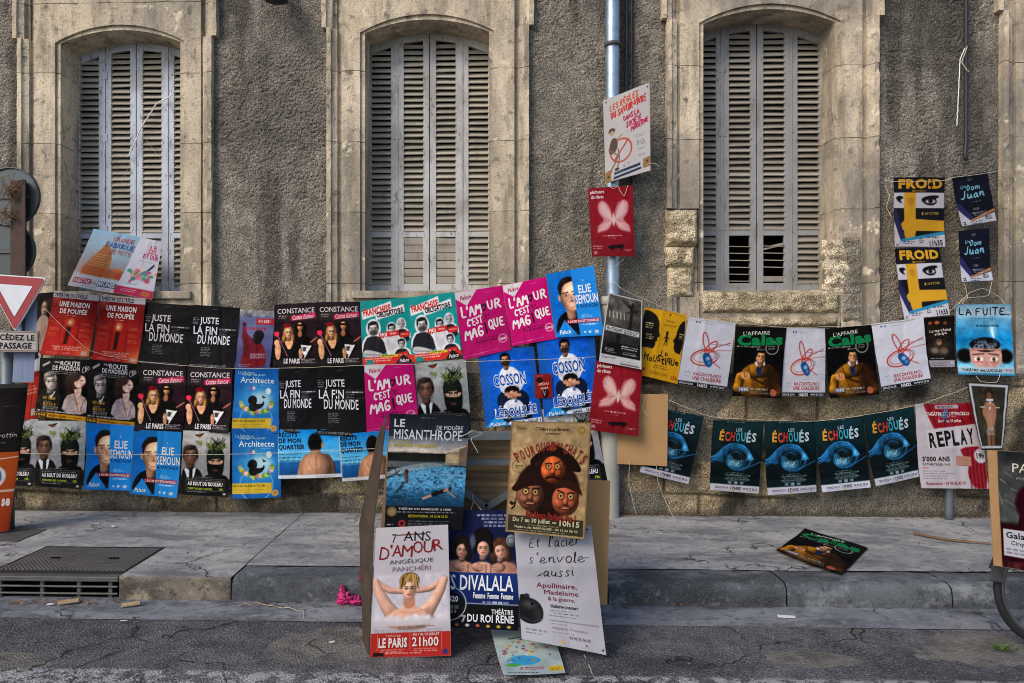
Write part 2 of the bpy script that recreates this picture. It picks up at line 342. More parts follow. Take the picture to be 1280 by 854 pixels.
def _sf():
    circ = lambda x0, y0, x1, y1: [((x0+x1)/2+(x1-x0)/2*math.sin(k*2*math.pi/12+.3), (y0+y1)/2-(y1-y0)/2*math.cos(k*2*math.pi/12+.3)) for k in range(13)]
    E = [[(.8, 0), (.1, .03), (.1, 1), (.85, .97)], [(.1, .5), (.65, .47)]]
    S = {'A': [[(0, 1), (.45, 0), (.9, 1)], [(.18, .65), (.75, .6)]], 'C': [[(.85, .15), (.5, 0), (.1, .35), (.1, .7), (.45, 1), (.85, .85)]], 'D': [[(.1, 0), (.12, 1), (.6, .9), (.88, .5), (.6, .1), (.05, .02)]], 'E': E, 'É': E+[[(.62, -.25), (.38, -.1)]], 'È': E+[[(.3, -.25), (.55, -.1)]],
         'F': [[(.85, 0), (.12, .02), (.1, 1)], [(.1, .5), (.6, .47)]], 'G': [[(.85, .15), (.45, 0), (.08, .4), (.15, .85), (.5, 1), (.85, .8), (.85, .55), (.5, .55)]], 'I': [[(.5, 0), (.5, 1)]], 'J': [[(.72, 0), (.7, .8), (.4, 1), (.1, .85)]], 'L': [[(.1, 0), (.1, 1), (.8, .95)]], 'M': [[(0, 1), (.15, 0), (.5, .65), (.85, 0), (1, 1)]], 'N': [[(.05, 1), (.1, 0), (.8, 1), (.85, 0)]],
         'O': [circ(.05, 0, .9, 1)], 'Q': [circ(.05, 0, .9, 1), [(.55, .7), (.98, 1.12)]], 'R': [[(.1, 1), (.1, 0), (.68, .05), (.75, .3), (.5, .5), (.12, .52)], [(.35, .52), (.88, 1)]], 'S': [[(.8, .12), (.4, 0), (.12, .22), (.4, .48), (.78, .68), (.68, .94), (.3, 1), (.05, .85)]], 'T': [[(0, .02), (.95, 0)], [(.48, .02), (.48, 1)]], 'U': [[(.08, 0), (.1, .75), (.42, 1), (.76, .8), (.82, 0)]], 'V': [[(0, 0), (.42, 1), (.85, 0)]], 'B': [[(.1, 1), (.1, 0), (.6, .08), (.6, .4), (.12, .48), (.75, .6), (.7, .95), (.1, 1)]],
         'a': [[(.75, .5), (.4, .42), (.1, .7), (.3, 1), (.7, .8), (.78, .45), (.78, .95), (1, .95)]], 'c': [[(.8, .5), (.45, .42), (.12, .72), (.4, 1), (.95, .85)]], 'e': [[(0, .85), (.75, .65), (.6, .42), (.2, .5), (.12, .85), (.45, 1), (1, .85)]], 'i': [[(.3, .45), (.35, .9), (.8, .95)], [(.45, .18), (.55, .23)]], 'l': [[(.1, .9), (.5, .5), (.7, .08), (.4, 0), (.3, .4), (.35, .95), (.8, .95)]], 'n': [[(.1, .45), (.12, 1), (.2, .6), (.55, .42), (.75, .6), (.78, 1), (1, .95)]], 'm': [[(.05, .45), (.08, 1), (.15, .6), (.35, .43), (.48, .6), (.5, 1), (.55, .6), (.78, .43), (.92, .6), (.95, 1)]],
         'o': [[(a, b) for a, b in circ(.1, .42, .85, 1)]], 'r': [[(.15, .45), (.2, 1), (.25, .6), (.55, .42), (.9, .5)]], 's': [[(.75, .48), (.4, .42), (.2, .58), (.6, .78), (.55, .97), (.1, .98)]], 't': [[(.45, .1), (.42, .9), (.75, 1)], [(.1, .4), (.85, .36)]], 'u': [[(.1, .45), (.12, .9), (.45, 1), (.75, .8), (.78, .45), (.82, 1), (1, .95)]], 'v': [[(.05, .45), (.4, 1), (.85, .42), (1, .45)]], 'd': [[(.7, .5), (.35, .42), (.1, .7), (.35, 1), (.7, .8), (.85, 0), (.8, .98)]], 'h': [[(.15, 0), (.15, 1), (.2, .6), (.55, .42), (.75, .6), (.78, 1)]], 'j': [[(.5, .45), (.5, 1.2), (.2, 1.3)], [(.5, .2), (.55, .24)]],
         "'": [[(.6, 0), (.35, .22)]], '-': [[(.1, .6), (.9, .58)]]}
    STROKES.update(S)
_sf()
class Art:
    def __init__(s, asp, bgc, n=84):
        s.asp = asp; s.nx = n; s.ny = int(n*asp)+1; s.px = 1.0/n
        s.U, s.V = np.meshgrid(np.linspace(0, 1, s.nx), np.linspace(0, 1, s.ny))
        s.C = np.tile(hx(bgc), (s.ny, s.nx, 1)); s.txt = []; s.lay = 0
    def put(s, m, c):
        c = hx(c) if isinstance(c, str) else np.asarray(c); s.C = s.C*(1-m[..., None]) + c*m[..., None]; return s
    def rect(s, x0, y0, x1, y1, c, a=1, soft=0):
        e = s.px*.7+soft; ey = e/s.asp
        m = sstep(x0-e, x0+e, s.U)*(1-sstep(x1-e, x1+e, s.U))*sstep(y0-ey, y0+ey, s.V)*(1-sstep(y1-ey, y1+ey, s.V))
        return s.put(m*a, c)
    def ell(s, cx, cy, rx, ry, c, a=1, soft=None, rot=0):
        dx, dy = s.U-cx, (s.V-cy)*s.asp; r = math.radians(rot); X, Y = dx*math.cos(r)+dy*math.sin(r), -dx*math.sin(r)+dy*math.cos(r)
        ry = ry*s.asp; d = np.sqrt((X/rx)**2+(Y/ry)**2); k = soft if soft is not None else s.px/min(rx, ry)
        return s.put((1-sstep(1-k, 1+k, d))*a, c)
    def ring(s, cx, cy, r, w, c, a=1):
        d = np.abs(np.hypot(s.U-cx, (s.V-cy)*s.asp)-r); return s.put((1-sstep(w/2-s.px*.6, w/2+s.px*.8, d))*a, c)
    def _sd(s, pts):
        X, Y = s.U, s.V*s.asp; P = [(x, y*s.asp) for x, y in pts]; ins = np.zeros(X.shape, bool); D = np.full(X.shape, 9.)
        for i in range(len(P)):
            (ax, ay), (bx, by) = P[i], P[(i+1) % len(P)]
            if ay != by:
                c = (ay > Y) != (by > Y); ins ^= c & (X < (bx-ax)*(Y-ay)/(by-ay)+ax)
            D = np.minimum(D, s._seg(X, Y, ax, ay, bx, by))
        return np.where(ins, D, -D)
    def _seg(s, X, Y, ax, ay, bx, by):
        vx, vy = bx-ax, by-ay; t = np.clip(((X-ax)*vx+(Y-ay)*vy)/max(vx*vx+vy*vy, 1e-9), 0, 1)
        return np.hypot(X-ax-t*vx, Y-ay-t*vy)
    def poly(s, pts, c, a=1, soft=None, smooth=0):
        for _ in range(smooth):
            q = []
            for i in range(len(pts)):
                p, r = pts[i], pts[(i+1) % len(pts)]; q += [(p[0]*.75+r[0]*.25, p[1]*.75+r[1]*.25), (p[0]*.25+r[0]*.75, p[1]*.25+r[1]*.75)]
            pts = q
        k = soft or s.px*.7; return s.put(sstep(-k, k, s._sd(pts))*a, c)
    def line(s, pts, wd, c, a=1):
        X, Y = s.U, s.V*s.asp; D = np.full(X.shape, 9.)
        for i in range(len(pts)-1): D = np.minimum(D, s._seg(X, Y, pts[i][0], pts[i][1]*s.asp, pts[i+1][0], pts[i+1][1]*s.asp))
        return s.put((1-sstep(wd/2-s.px*.5, wd/2+s.px*.7, D))*a, c)
    def grad(s, c0, c1, ang=90, a=1, y0=0, y1=1):
        t = (s.V-y0)/(y1-y0) if ang == 90 else s.U
        m = ((s.V >= y0) & (s.V <= y1))*a; t = np.clip(t, 0, 1)[..., None]
        col = hx(c0)*(1-t)+hx(c1)*t; s.C = s.C*(1-m[..., None])+col*m[..., None]; return s
    def mottle(s, amt, sc, seed=1, x0=0, y0=0, x1=1, y1=1):
        n = fbm(s.U*sc+seed*3.1, s.V*s.asp*sc, seed, 4)-.5
        m = ((s.U >= x0) & (s.U <= x1) & (s.V >= y0) & (s.V <= y1))
        s.C = np.clip(s.C*(1+(n*2*amt*m)[..., None]), 0, 1); return s
    def words(s, x0, y0, x1, n, dy, c, a=.8, seed=0, th=.5, centre=False):
        """lines of print too small to read"""
        r = random.Random(seed*31+n)
        for i in range(n):
            y = y0+i*dy; wl = (x1-x0)*r.uniform(.7, 1); x = x0 + ((x1-x0-wl)/2 if centre else 0); xe = x+wl
            while x < xe-.01:
                ww = min(r.uniform(.025, .09), xe-x); e = s.px*.4
                m = (np.abs(s.V-y)*s.asp < max(dy*th*.5*s.asp, s.px*.5)) & (s.U > x) & (s.U < x+ww)
                s.put(m*a*r.uniform(.6, 1), c); x += ww+.016
        return s
    def T(s, t, x0, y0, x1, y1, c, bold=.0, rot=0, shear=0, out=None, ow=.03, grow=0):
        """one string of lettering stretched to the box"""
        if out: s.T(t, x0-(x1-x0)*.012, y0-(y1-y0)*.09, x1+(x1-x0)*.012, y1+(y1-y0)*.09, out, bold+ow, rot, shear)
        v, f = glyphs(t, bold); 
        if len(v) == 0: return s
        v = v.copy(); v[:, 0] += shear*v[:, 1]; mn, mx = v.min(0), v.max(0)
        if grow: mn = mn+grow; mx = mx-grow
        q = (v-mn)/(mx-mn); X = (q[:, 0]-.5)*(x1-x0); Y = -(q[:, 1]-.5)*(y1-y0)*s.asp
        r = math.radians(rot); X, Y = X*math.cos(r)-Y*math.sin(r), X*math.sin(r)+Y*math.cos(r)
        u = X+(x0+x1)/2; vv = Y/s.asp+(y0+y1)/2
        s.lay += 1; s.txt.append((np.stack([u, vv], 1), f, hx(c), s.lay)); return s
    def J(s, t, x0, y0, x1, y1, c, bold=.02, seed=1, amt=10, rise=0, widths=None, arc=0):
        """letters set one by one, each a little off"""
        r = random.Random(seed); W = [(.45 if ch in "'Ii!l1 .," else 1.25 if ch in 'MWmw' else 1) for ch in t]; tot = sum(W); x = x0
        for ch, wd in zip(t, W):
            ww = (x1-x0)*wd/tot; k = (x+ww/2-x0)/(x1-x0)
            if ch != ' ':
                dy = -rise*k*(1/s.asp) - arc*math.sin(math.pi*k) + r.uniform(-.1, .1)*(y1-y0)*amt/10
                hh = (y1-y0)*(.62 if ch in 'acemnorsuvxzw' else 1); yb = y1 - (hh if False else 0)
                tilt = r.uniform(-amt, amt) - math.degrees(math.atan(rise/(x1-x0))) + (math.degrees(math.atan(-arc*s.asp*math.pi*math.cos(math.pi*k)/(x1-x0))))
                if ch in "',.": s.T(ch, x+ww*.2, y0+dy+(0 if ch == "'" else (y1-y0)*.8), x+ww*.8, (y0+(y1-y0)*.35 if ch == "'" else y1)+dy, c, bold, tilt)
                else: s.T(ch, x+ww*.08, yb-hh+dy, x+ww*.92, yb+dy, c, bold, tilt)
            x += ww
        return s
    def K(s, t, x0, y0, x1, y1, c, w=.02, rise=0, seed=1, slant=0, amt=1.0):
        """hand lettering: pen strokes as ribbons"""
        r = random.Random(seed); W = [(.4 if ch in "'iIl!-. " else 1.2 if ch in 'Mm' else .85 if ch in 'rstc' else 1) for ch in t]; tot = sum(W); x = x0; V = []; Fc = []
        for ch, wd in zip(t, W):
            ww = (x1-x0)*wd/tot; k = (x+ww/2-x0)/(x1-x0); oy = -rise*k/s.asp+r.uniform(-.06, .06)*(y1-y0)*amt; rt = math.radians(r.uniform(-5, 5)*amt); sc = r.uniform(.94, 1.06)
            for st in STROKES.get(ch, []):
                p = list(st)
                for _ in range(2):
                    if len(p) > 2:
                        q = [p[0]]
                        for i in range(len(p)-1): a, b = p[i], p[i+1]; q += [(a[0]*.8+b[0]*.2, a[1]*.8+b[1]*.2), (a[0]*.2+b[0]*.8, a[1]*.2+b[1]*.8)]
                        p = q+[p[-1]]
                P = []
                for a, b in p:
                    X, Y = (a*.82+.05-.45)*ww*sc, (b-.5)*(y1-y0)*s.asp*sc; X -= slant*Y; X, Y = X*math.cos(rt)-Y*math.sin(rt), X*math.sin(rt)+Y*math.cos(rt)
                    P.append((x+ww*.5+X, ((y0+y1)/2+oy)*s.asp+Y))
                P = np.array(P); d = np.gradient(P, axis=0); d /= np.linalg.norm(d, axis=1)[:, None]+1e-9; nn = np.stack([-d[:, 1], d[:, 0]], 1)*w/2*r.uniform(.85, 1.15)
                P[0] -= d[0]*w*.35; P[-1] += d[-1]*w*.35; b0 = len(V)
                for a, n_ in zip(P, nn): V += [a+n_, a-n_]
                for i in range(len(P)-1): q = b0+2*i; Fc += [(q, q+1, q+3), (q, q+3, q+2)]
            x += ww
        if V:
            V = np.array(V); V[:, 1] /= s.asp; s.lay += 1; s.txt.append((V, np.array(Fc, np.int32), hx(c), s.lay))
        return s
    # figures in the prints
    def ball(s, cx, cy, rx, ry, c, rot=0, amb=.5, edge=.08, rag=0, seed=1, L=(-.5, -.45, .74)):
        """a rounded form as a camera would have caught it on the print"""
        c = hx(c) if isinstance(c, str) else np.asarray(c); dx, dy = s.U-cx, (s.V-cy)*s.asp; r = math.radians(rot); X, Y = (dx*math.cos(r)+dy*math.sin(r))/rx, (-dx*math.sin(r)+dy*math.cos(r))/(ry*s.asp)
        d = np.sqrt(X*X+Y*Y); e = max(edge, s.px/min(rx, ry*s.asp))
        if rag: d = d + rag*(fbm(s.U*9/rx*.12+seed, s.V*s.asp*9/rx*.12, seed, 3)-.5)*2
        nz = np.sqrt(np.clip(1-np.minimum(X*X+Y*Y, 1), 0, 1)); sh = amb+(1.12-amb)*np.clip(X*L[0]+Y*L[1]+nz*L[2], 0, 1)
        if rag: sh = sh*(.75+.5*fbm(s.U*38+seed, s.V*12, seed+3, 3))
        m = (1-sstep(1-e, 1+e, d))[..., None]; s.C = s.C*(1-m)+np.clip(c*sh[..., None], 0, 1)*m; return s
    def limb(s, pts, w0, w1, c, amb=.5):
        """a tapering rounded limb along a bent line"""
        c = hx(c) if isinstance(c, str) else np.asarray(c); X, Y = s.U, s.V*s.asp; n = len(pts)-1; best = np.full(X.shape, 9.); sh = np.zeros(X.shape)
        for i in range(n):
            ax, ay, bx, by = pts[i][0], pts[i][1]*s.asp, pts[i+1][0], pts[i+1][1]*s.asp; vx, vy = bx-ax, by-ay; L = math.hypot(vx, vy)+1e-9
            t = np.clip(((X-ax)*vx+(Y-ay)*vy)/L**2, 0, 1); w = (w0+(w1-w0)*(i+t)/n)/2; qx, qy = X-ax-t*vx, Y-ay-t*vy; d = np.hypot(qx, qy)/w
            nx, ny = qx/w, qy/w; nz = np.sqrt(np.clip(1-nx*nx-ny*ny, 0, 1)); q = amb+(1.1-amb)*np.clip(-.45*nx-.5*ny+.74*nz, 0, 1); k = d < best; best = np.where(k, d, best); sh = np.where(k, q, sh)
        e = max(.08, 2*s.px/min(w0, w1)); m = (1-sstep(1-e, 1+e*.6, best))[..., None]; s.C = s.C*(1-m)+np.clip(c*sh[..., None], 0, 1)*m; return s
    def face(s, cx, cy, rx, skin, hair=None, vol=1.0, tilt=0, eyes='#2a1c18', lips='#8a3a34', seed=1, neck=True, amb=.5):
        ry = rx*1.32/s.asp; sk = hx(skin); U0, V0 = s.U, s.V
        if neck: s.limb([(cx, cy+ry*.4), (cx, cy+ry*1.2)], rx*1.0, rx*1.15, sk*.76, .35)
        if tilt:
            q = math.radians(tilt); dx, dy = U0-cx, (V0-cy)*s.asp; s.U = cx+dx*math.cos(q)+dy*math.sin(q); s.V = cy+(-dx*math.sin(q)+dy*math.cos(q))/s.asp
        if hair: s.ball(cx, cy-ry*(.10+.10*vol), rx*(.96+.16*vol), ry*(.94+.1*vol), hair, 0, .45, .15, .05*vol, seed)
        s.ball(cx, cy+ry*.10, rx*.92, ry*.92, sk, 0, amb, .10); s.ball(cx, cy+ry*.55, rx*.64, ry*.48, sk, 0, amb+.12, .35)
        s.ell(cx+rx*.55, cy+ry*.2, rx*.4, ry*.7, sk*.62, .55, .8); s.ell(cx-rx*.2, cy-ry*.35, rx*.5, ry*.25, np.clip(sk*1.12, 0, 1), .5, .8)
        s.ell(cx-rx*.42, cy+ry*.32, rx*.26, ry*.2, np.clip(sk*[1.05, .92, .9], 0, 1), .5, .8)
        if hair: s.ball(cx-rx*.1, cy-ry*(.80+.02*vol), rx*(.80+.2*vol), ry*(.20+.16*vol), hair, -8, .5, .25, .12*vol, seed+4); s.ball(cx-rx*.86, cy-ry*.35, rx*.18, ry*.42, hair, 6, .5, .3); s.ball(cx+rx*.86, cy-ry*.35, rx*.18, ry*.42, hair, -6, .4, .3)
        for e in (-1, 1):
            s.ell(cx+e*rx*.37, cy-ry*.03, rx*.28, ry*.15, sk*.55, .65, .8); s.ell(cx+e*rx*.37, cy+ry*.0, rx*.19, ry*.05, eyes, .8, .8); s.ell(cx+e*rx*.37, cy-ry*.19, rx*.27, ry*.045, eyes, .65, .7)
        s.ell(cx+rx*.13, cy+ry*.16, rx*.1, ry*.22, sk*.66, .6, .8); s.ell(cx-rx*.02, cy+ry*.22, rx*.1, ry*.1, np.clip(sk*1.15, 0, 1), .55, .8); s.ell(cx+rx*.04, cy+ry*.33, rx*.2, ry*.05, sk*.5, .65, .7)
        s.ell(cx, cy+ry*.56, rx*.34, ry*.075, lips, .8, .7); s.ell(cx, cy+ry*.68, rx*.22, ry*.05, sk*.66, .55, .8); s.U, s.V = U0, V0; return s
    def photo(s, x0, y0, x1, y1, amt=.22, con=1.25, seed=3):
        """grain and contrast of a printed photograph inside a box"""
        m = (sstep(x0-.02, x0+.02, s.U)*(1-sstep(x1-.02, x1+.02, s.U))*sstep(y0-.02, y0+.02, s.V)*(1-sstep(y1-.02, y1+.02, s.V)))[..., None]
        n = .5*fbm(s.U*14+seed, s.V*s.asp*14, seed, 3)+.3*fbm(s.U*40, s.V*s.asp*40+seed, seed+2, 2)+.2*fbm(s.U*5, s.V*s.asp*5, seed+5, 2)-.5
        q = np.clip((s.C-.42)*con+.42, 0, 1)*(1+amt*2.4*n[..., None]); s.C = np.clip(s.C*(1-m)+q*m, 0, 1); return s
    def done(s): return s

def curl_fn(seed, W, H, bulge, lift):
    r = np.random.RandomState(seed); ph = r.uniform(0, 6.28, 4); a = r.uniform(-1, 1, 6); fx, fy = r.uniform(.3, .7), r.choice([.5, .5, .33, .66])+r.uniform(-.02, .02); cr = r.uniform(.0, .006, 2)*min(1, lift/.012)
    def fn(u, v):
        o = bulge*(4*u*(1-u))*(.6+.4*a[0]*(1-2*v)) + lift*a[1]*(u-.5)*v*1.2 + lift*.8*(v**3)*(1+.8*a[2]*np.cos(3.1*u+ph[0]))
        o = o + .0022*np.sin(5.2*u*(1+.3*a[3])+3.5*v+ph[1])*W/.42 + .0015*np.sin(9*v+4*u*a[4]+ph[2])
        o = o + cr[0]*np.clip(1-np.abs(v-fy)/.10, 0, 1)*np.sign(a[3]) + cr[1]*np.clip(1-np.abs(u-fx+.15*(v-.5)*a[4])/.08, 0, 1)*np.sign(a[2]) + (fbm(u*3.5+seed, v*4.5, seed, 3)-.5)*.012*min(1, lift/.012)
        cu = u if a[5] > 0 else 1-u
        o = o + lift*.9*np.clip(cu+v-1.5, 0, 1)**2*4 + lift*.4*np.clip(cu*.9+(1-v)-1.55, 0, 1)**2*4
        return o
    return fn
_seed = [11]
def sheet(name, art, quad, Y, label, cat='poster', group=None, bulge=.012, lift=.018, thick=None, parent=None, seed=None, edge_w=0.0):
    """a printed sheet hung between four measured corners (TL TR BR BL); Y one depth or one for each corner"""
    if not isinstance(Y, (tuple, list)): Y = (Y,)*4
    if len(Y) == 2: Y = (Y[0], Y[0], Y[1], Y[1])
    P = [np.array(at(q[0], q[1], y) if not isinstance(q, Vector) else q) for q, y in zip(quad, Y)]
    return sheet3(name, art, P, label, cat, group, bulge, lift, parent, seed)
def sheet3(name, art, P, label, cat='poster', group=None, bulge=.007, lift=.012, parent=None, seed=None, warp=None):
    _seed[0] += 1; seed = seed if seed is not None else _seed[0]
    TLc, TRc, BRc, BLc = [np.array(p) for p in P]
    W = np.linalg.norm(TRc-TLc); H = np.linalg.norm(BLc-TLc)
    nrm = np.cross(BLc-TLc, TRc-TLc); nrm /= np.linalg.norm(nrm)
    if (nrm[2] < 0 if abs(nrm[2]) > .8 else nrm[1] > 0): nrm = -nrm
    fn = curl_fn(seed, W, H, bulge, lift)
    def place(u, v, off):
        p = (TLc*((1-u)*(1-v))[:, None] + TRc*(u*(1-v))[:, None] + BRc*(u*v)[:, None] + BLc*((1-u)*v)[:, None])
        o = fn(u, v)
        if warp is not None: o = o + warp(u, v)
        return p + nrm*(o+off)[:, None]
    u, v = art.U.ravel(), art.V.ravel()
    Vs = [place(u, v, 0)]; Cs = [art.C.reshape(-1, 3)]; quads = gridf(art.nx, art.ny)[:, ::-1]; tris = []; base = len(u)
    for uv, f, c, lay in art.txt:
        k = (uv[:, 0] < -.002) | (uv[:, 0] > 1.002) | (uv[:, 1] < -.002) | (uv[:, 1] > 1.002)
        ff = f[~k[f].any(1)] if k.any() else f
        Vs.append(place(uv[:, 0], uv[:, 1], .0012+.00025*lay)); Cs.append(np.tile(c, (len(uv), 1))); tris.append(ff+base); base += len(uv)
    Vn = np.concatenate(Vs); Cn = np.clip(np.concatenate(Cs), 0, 1); q = random.Random(seed); Cn = Cn**1.10*(np.array([1, 1, 1])*q.uniform(.80, .94)+np.array([q.uniform(-.02, .02), 0, q.uniform(-.02, .02)]))
    tr = np.concatenate(tris) if tris else None
    # make the faces look towards the side the print is on
    a, b, c = Vn[quads[0][0]], Vn[quads[0][1]], Vn[quads[0][2]]
    if np.dot(np.cross(b-a, c-b), nrm) < 0: quads = quads[:, ::-1]
    if tr is not None and len(tr):
        cr = np.cross(Vn[tr[:, 1]]-Vn[tr[:, 0]], Vn[tr[:, 2]]-Vn[tr[:, 0]]) @ nrm
        tr = np.where((cr < 0)[:, None], tr[:, ::-1], tr)
    o = mesh_obj(name, Vn, quads, PRINT, parent, Cn, True, tr)
    if parent is None: tag(o, label, cat, group)
    return o

# ------------------------------------------------------------------ the prints
A2 = 1.42
def script(a, x0, y0, x1, y1, c, rot=-8): return a.T('Palace', x0, y0, x1, y1, c, .012, rot, .3)
def d_candle():
    a = Art(1.40, '#8c1114'); a.grad('#7d0f14', '#b01a18', y0=.09); a.ell(.5, .72, .42, .32, '#d8281c', .85, .9); a.ell(.98, .95, .25, .14, '#e88a4a', .8, .9)
    a.ell(.1, .12, .1, .07, '#d27a50', .5, .9); a.rect(.30, .48, .36, .86, '#7d1518', .5, .02); a.rect(.66, .48, .70, .86, '#7d1518', .5, .02)
    a.poly([(.44, .53), (.53, .53), (.5, .82), (.42, .82)], '#3a0d10', .95); a.ell(.49, .47, .07, .06, '#ffb06a', .9, .8); a.ell(.48, .475, .022, .022, '#fff2d8')
    a.rect(0, 0, 1, .10, '#c2bfc4'); a.T('THÉÂTRE DE L', .03, .015, .53, .088, '#25242a', .015); a.T("'O", .53, .02, .59, .082, '#b52a24', .02); a.T('ULLE', .59, .02, .75, .088, '#25242a', .015)
    a.T('UNE MAISON', .17, .15, .83, .235, '#efe6e4', .03); a.T('DE POUPÉE', .21, .245, .80, .34, '#efe6e4', .03); a.words(.38, .365, .62, 1, .02, '#efd8d0', .9, 3)
    for y in (.47, .57, .66): a.words(.06, y, .28, 3, .018, '#d88a50', .7, int(y*100)); a.words(.72, y, .95, 3, .018, '#d88a50', .7, int(y*90))
    a.words(.16, .86, .84, 3, .025, '#f0d0c4', .75, 9, centre=True); a.words(.1, .95, .7, 2, .02, '#f0d8cc', .5, 4); a.rect(.83, .92, .95, .985, '#c9b9c0', .8)
    return a
def d_end():
    a = Art(1.38, '#0d0c10'); a.ell(.5, .5, .7, .6, '#151318', .8, .9)
    a.T('JUSTE', .17, .185, .57, .325, '#e6e4ea', .01); a.T('LA FIN', .04, .335, .55, .465, '#e6e4ea', .01); a.T('DU MONDE', .14, .475, .84, .62, '#e6e4ea', .01)
    a.words(.02, .20, .15, 4, .03, '#a9a8b2', .8, 2); a.words(.60, .37, 1, 1, .02, '#dddde2', .9, 3); a.words(.60, .40, .8, 4, .024, '#8b8a94', .8, 5); a.words(.82, .45, .98, 1, .02, '#8b8a94', .7, 5)
    a.words(.22, .68, .46, 6, .026, '#a5a4ae', .85, 7); a.words(.02, .955, .97, 2, .022, '#bdbcc4', .8, 8); a.words(.42, .05, .58, 1, .02, '#77767e', .8, 1); return a
def d_redcoat():
    a = Art(1.52, '#5f6496'); a.grad('#7a7ba6', '#474a80'); a.ell(.5, .3, .45, .25, '#7f83b4', .6, .9); a.mottle(.15, 6, 3); a.grad('#b9b6b4', '#8f8da0', a=.9, y0=0, y1=.11); a.mottle(.5, 8, 5, 0, 0, 1, .12)
    a.poly([(.12, .28), (.2, .26), (.28, .44), (.5, .50), (.72, .58), (.84, .72), (.9, 1), (.12, 1), (.22, .66), (.12, .48)], '#7c1526', 1, .02, 2); a.poly([(.12, .3), (.26, .5), (.4, .62), (.2, .9), (.24, .6)], '#4a0e1c', .7, .03, 2)
    a.ell(.6, .44, .15, .10, '#17131d'); a.ell(.58, .52, .13, .07, '#1a141e', .9); a.ell(.16, .25, .06, .035, '#4a2030')
    a.rect(.50, .14, 1, .245, '#c02632'); a.words(.55, .19, .97, 1, .07, '#e9d5d8', .9, 5, .8); a.words(.18, .32, .93, 1, .07, '#b03a50', .9, 6, .8)
    a.words(.42, .76, .95, 3, .03, '#cfcfe2', .8, 2); a.words(.1, .94, .5, 2, .03, '#cfb8c2', .6, 2); return a
def d_duo():
    a = Art(1.46, '#1b1518'); a.ell(.75, .45, .5, .35, '#4a3540', .8, .9); a.ell(.3, .55, .4, .35, '#33262c', .6, .9); a.rect(0, 0, 1, .06, '#2c1f26', .7)
    a.ell(.62, .42, .135, .13, '#140f10'); a.poly([(.45, .6), (.5, .5), (.75, .5), (.88, .62), (.9, .8), (.45, .8)], '#17110f', 1, None, 1)
    a.face(.61, .36, .075, '#c89a78', None); a.rect(.535, .335, .685, .365, '#120c0c'); a.ell(.6, .49, .05, .05, '#c08a68', .9, .4)
    a.ball(.34, .47, .135, .12, '#b88e5c', 0, .4, .2, .08, 2); a.ball(.24, .56, .055, .085, '#a67c4c', 8, .4, .25, .15, 3); a.ball(.44, .56, .055, .085, '#a67c4c', -8, .35, .25, .15, 4); a.ell(.30, .345, .10, .035, '#7a1830', 1, .3)
    a.poly([(.12, .72), (.2, .62), (.36, .60), (.52, .62), (.62, .74), (.64, .92), (.12, .92)], '#120d0f', 1, None, 1)
    a.poly([(.02, .68), (.12, .62), (.17, .7), (.15, .9), (.06, .88)], '#d2a584', 1, None, 1); a.ell(.07, .62, .06, .05, '#d8ab88'); a.poly([(.57, .72), (.64, .72), (.66, .88), (.58, .88)], '#cb9c7c', 1, None, 1)
    a.poly([(.24, .62), (.36, .76), (.46, .62), (.4, .58), (.28, .58)], '#d6a684', 1, None, 1); a.face(.34, .46, .095, '#e0b092', None, lips='#b02a3a')
    a.line([(.08, .50), (.32, .84)], .012, '#b8788a'); a.ell(.045, .475, .045, .035, '#e0405c'); a.ell(.085, .475, .04, .035, '#e0405c'); a.poly([(.02, .49), (.12, .49), (.075, .53)], '#e0405c')
    a.poly([(.62, .66), (.84, .68), (.72, .84), (.66, .80)], '#dcd6d4'); a.poly([(.66, .69), (.75, .70), (.72, .77), (.66, .76)], '#55504e'); a.line([(.84, .68), (.70, .86)], .02, '#f0ece8'); a.line([(.84, .62), (.98, .55)], .03, '#a66a60')
    a.photo(0, .28, 1, .9, .3, 1.35)
    a.T('CONSTANCE', .08, .075, .94, .155, '#e8dfe0', .004); a.words(.1, .195, .34, 2, .03, '#c0b0b4', .8, 3)
    a.poly([(.40, .20), (.96, .155), (.97, .235), (.41, .275)], '#d8305e'); a.T("Contes d'amour", .44, .175, .93, .255, '#ffd8e0', .012, -4, .25)
    a.T('LE PARIS', .24, .875, .60, .955, '#ece6e6', .03); a.words(.63, .89, .97, 3, .025, '#cfc6c6', .8, 5); a.rect(0, .985, 1, 1, '#0d0a0b'); return a
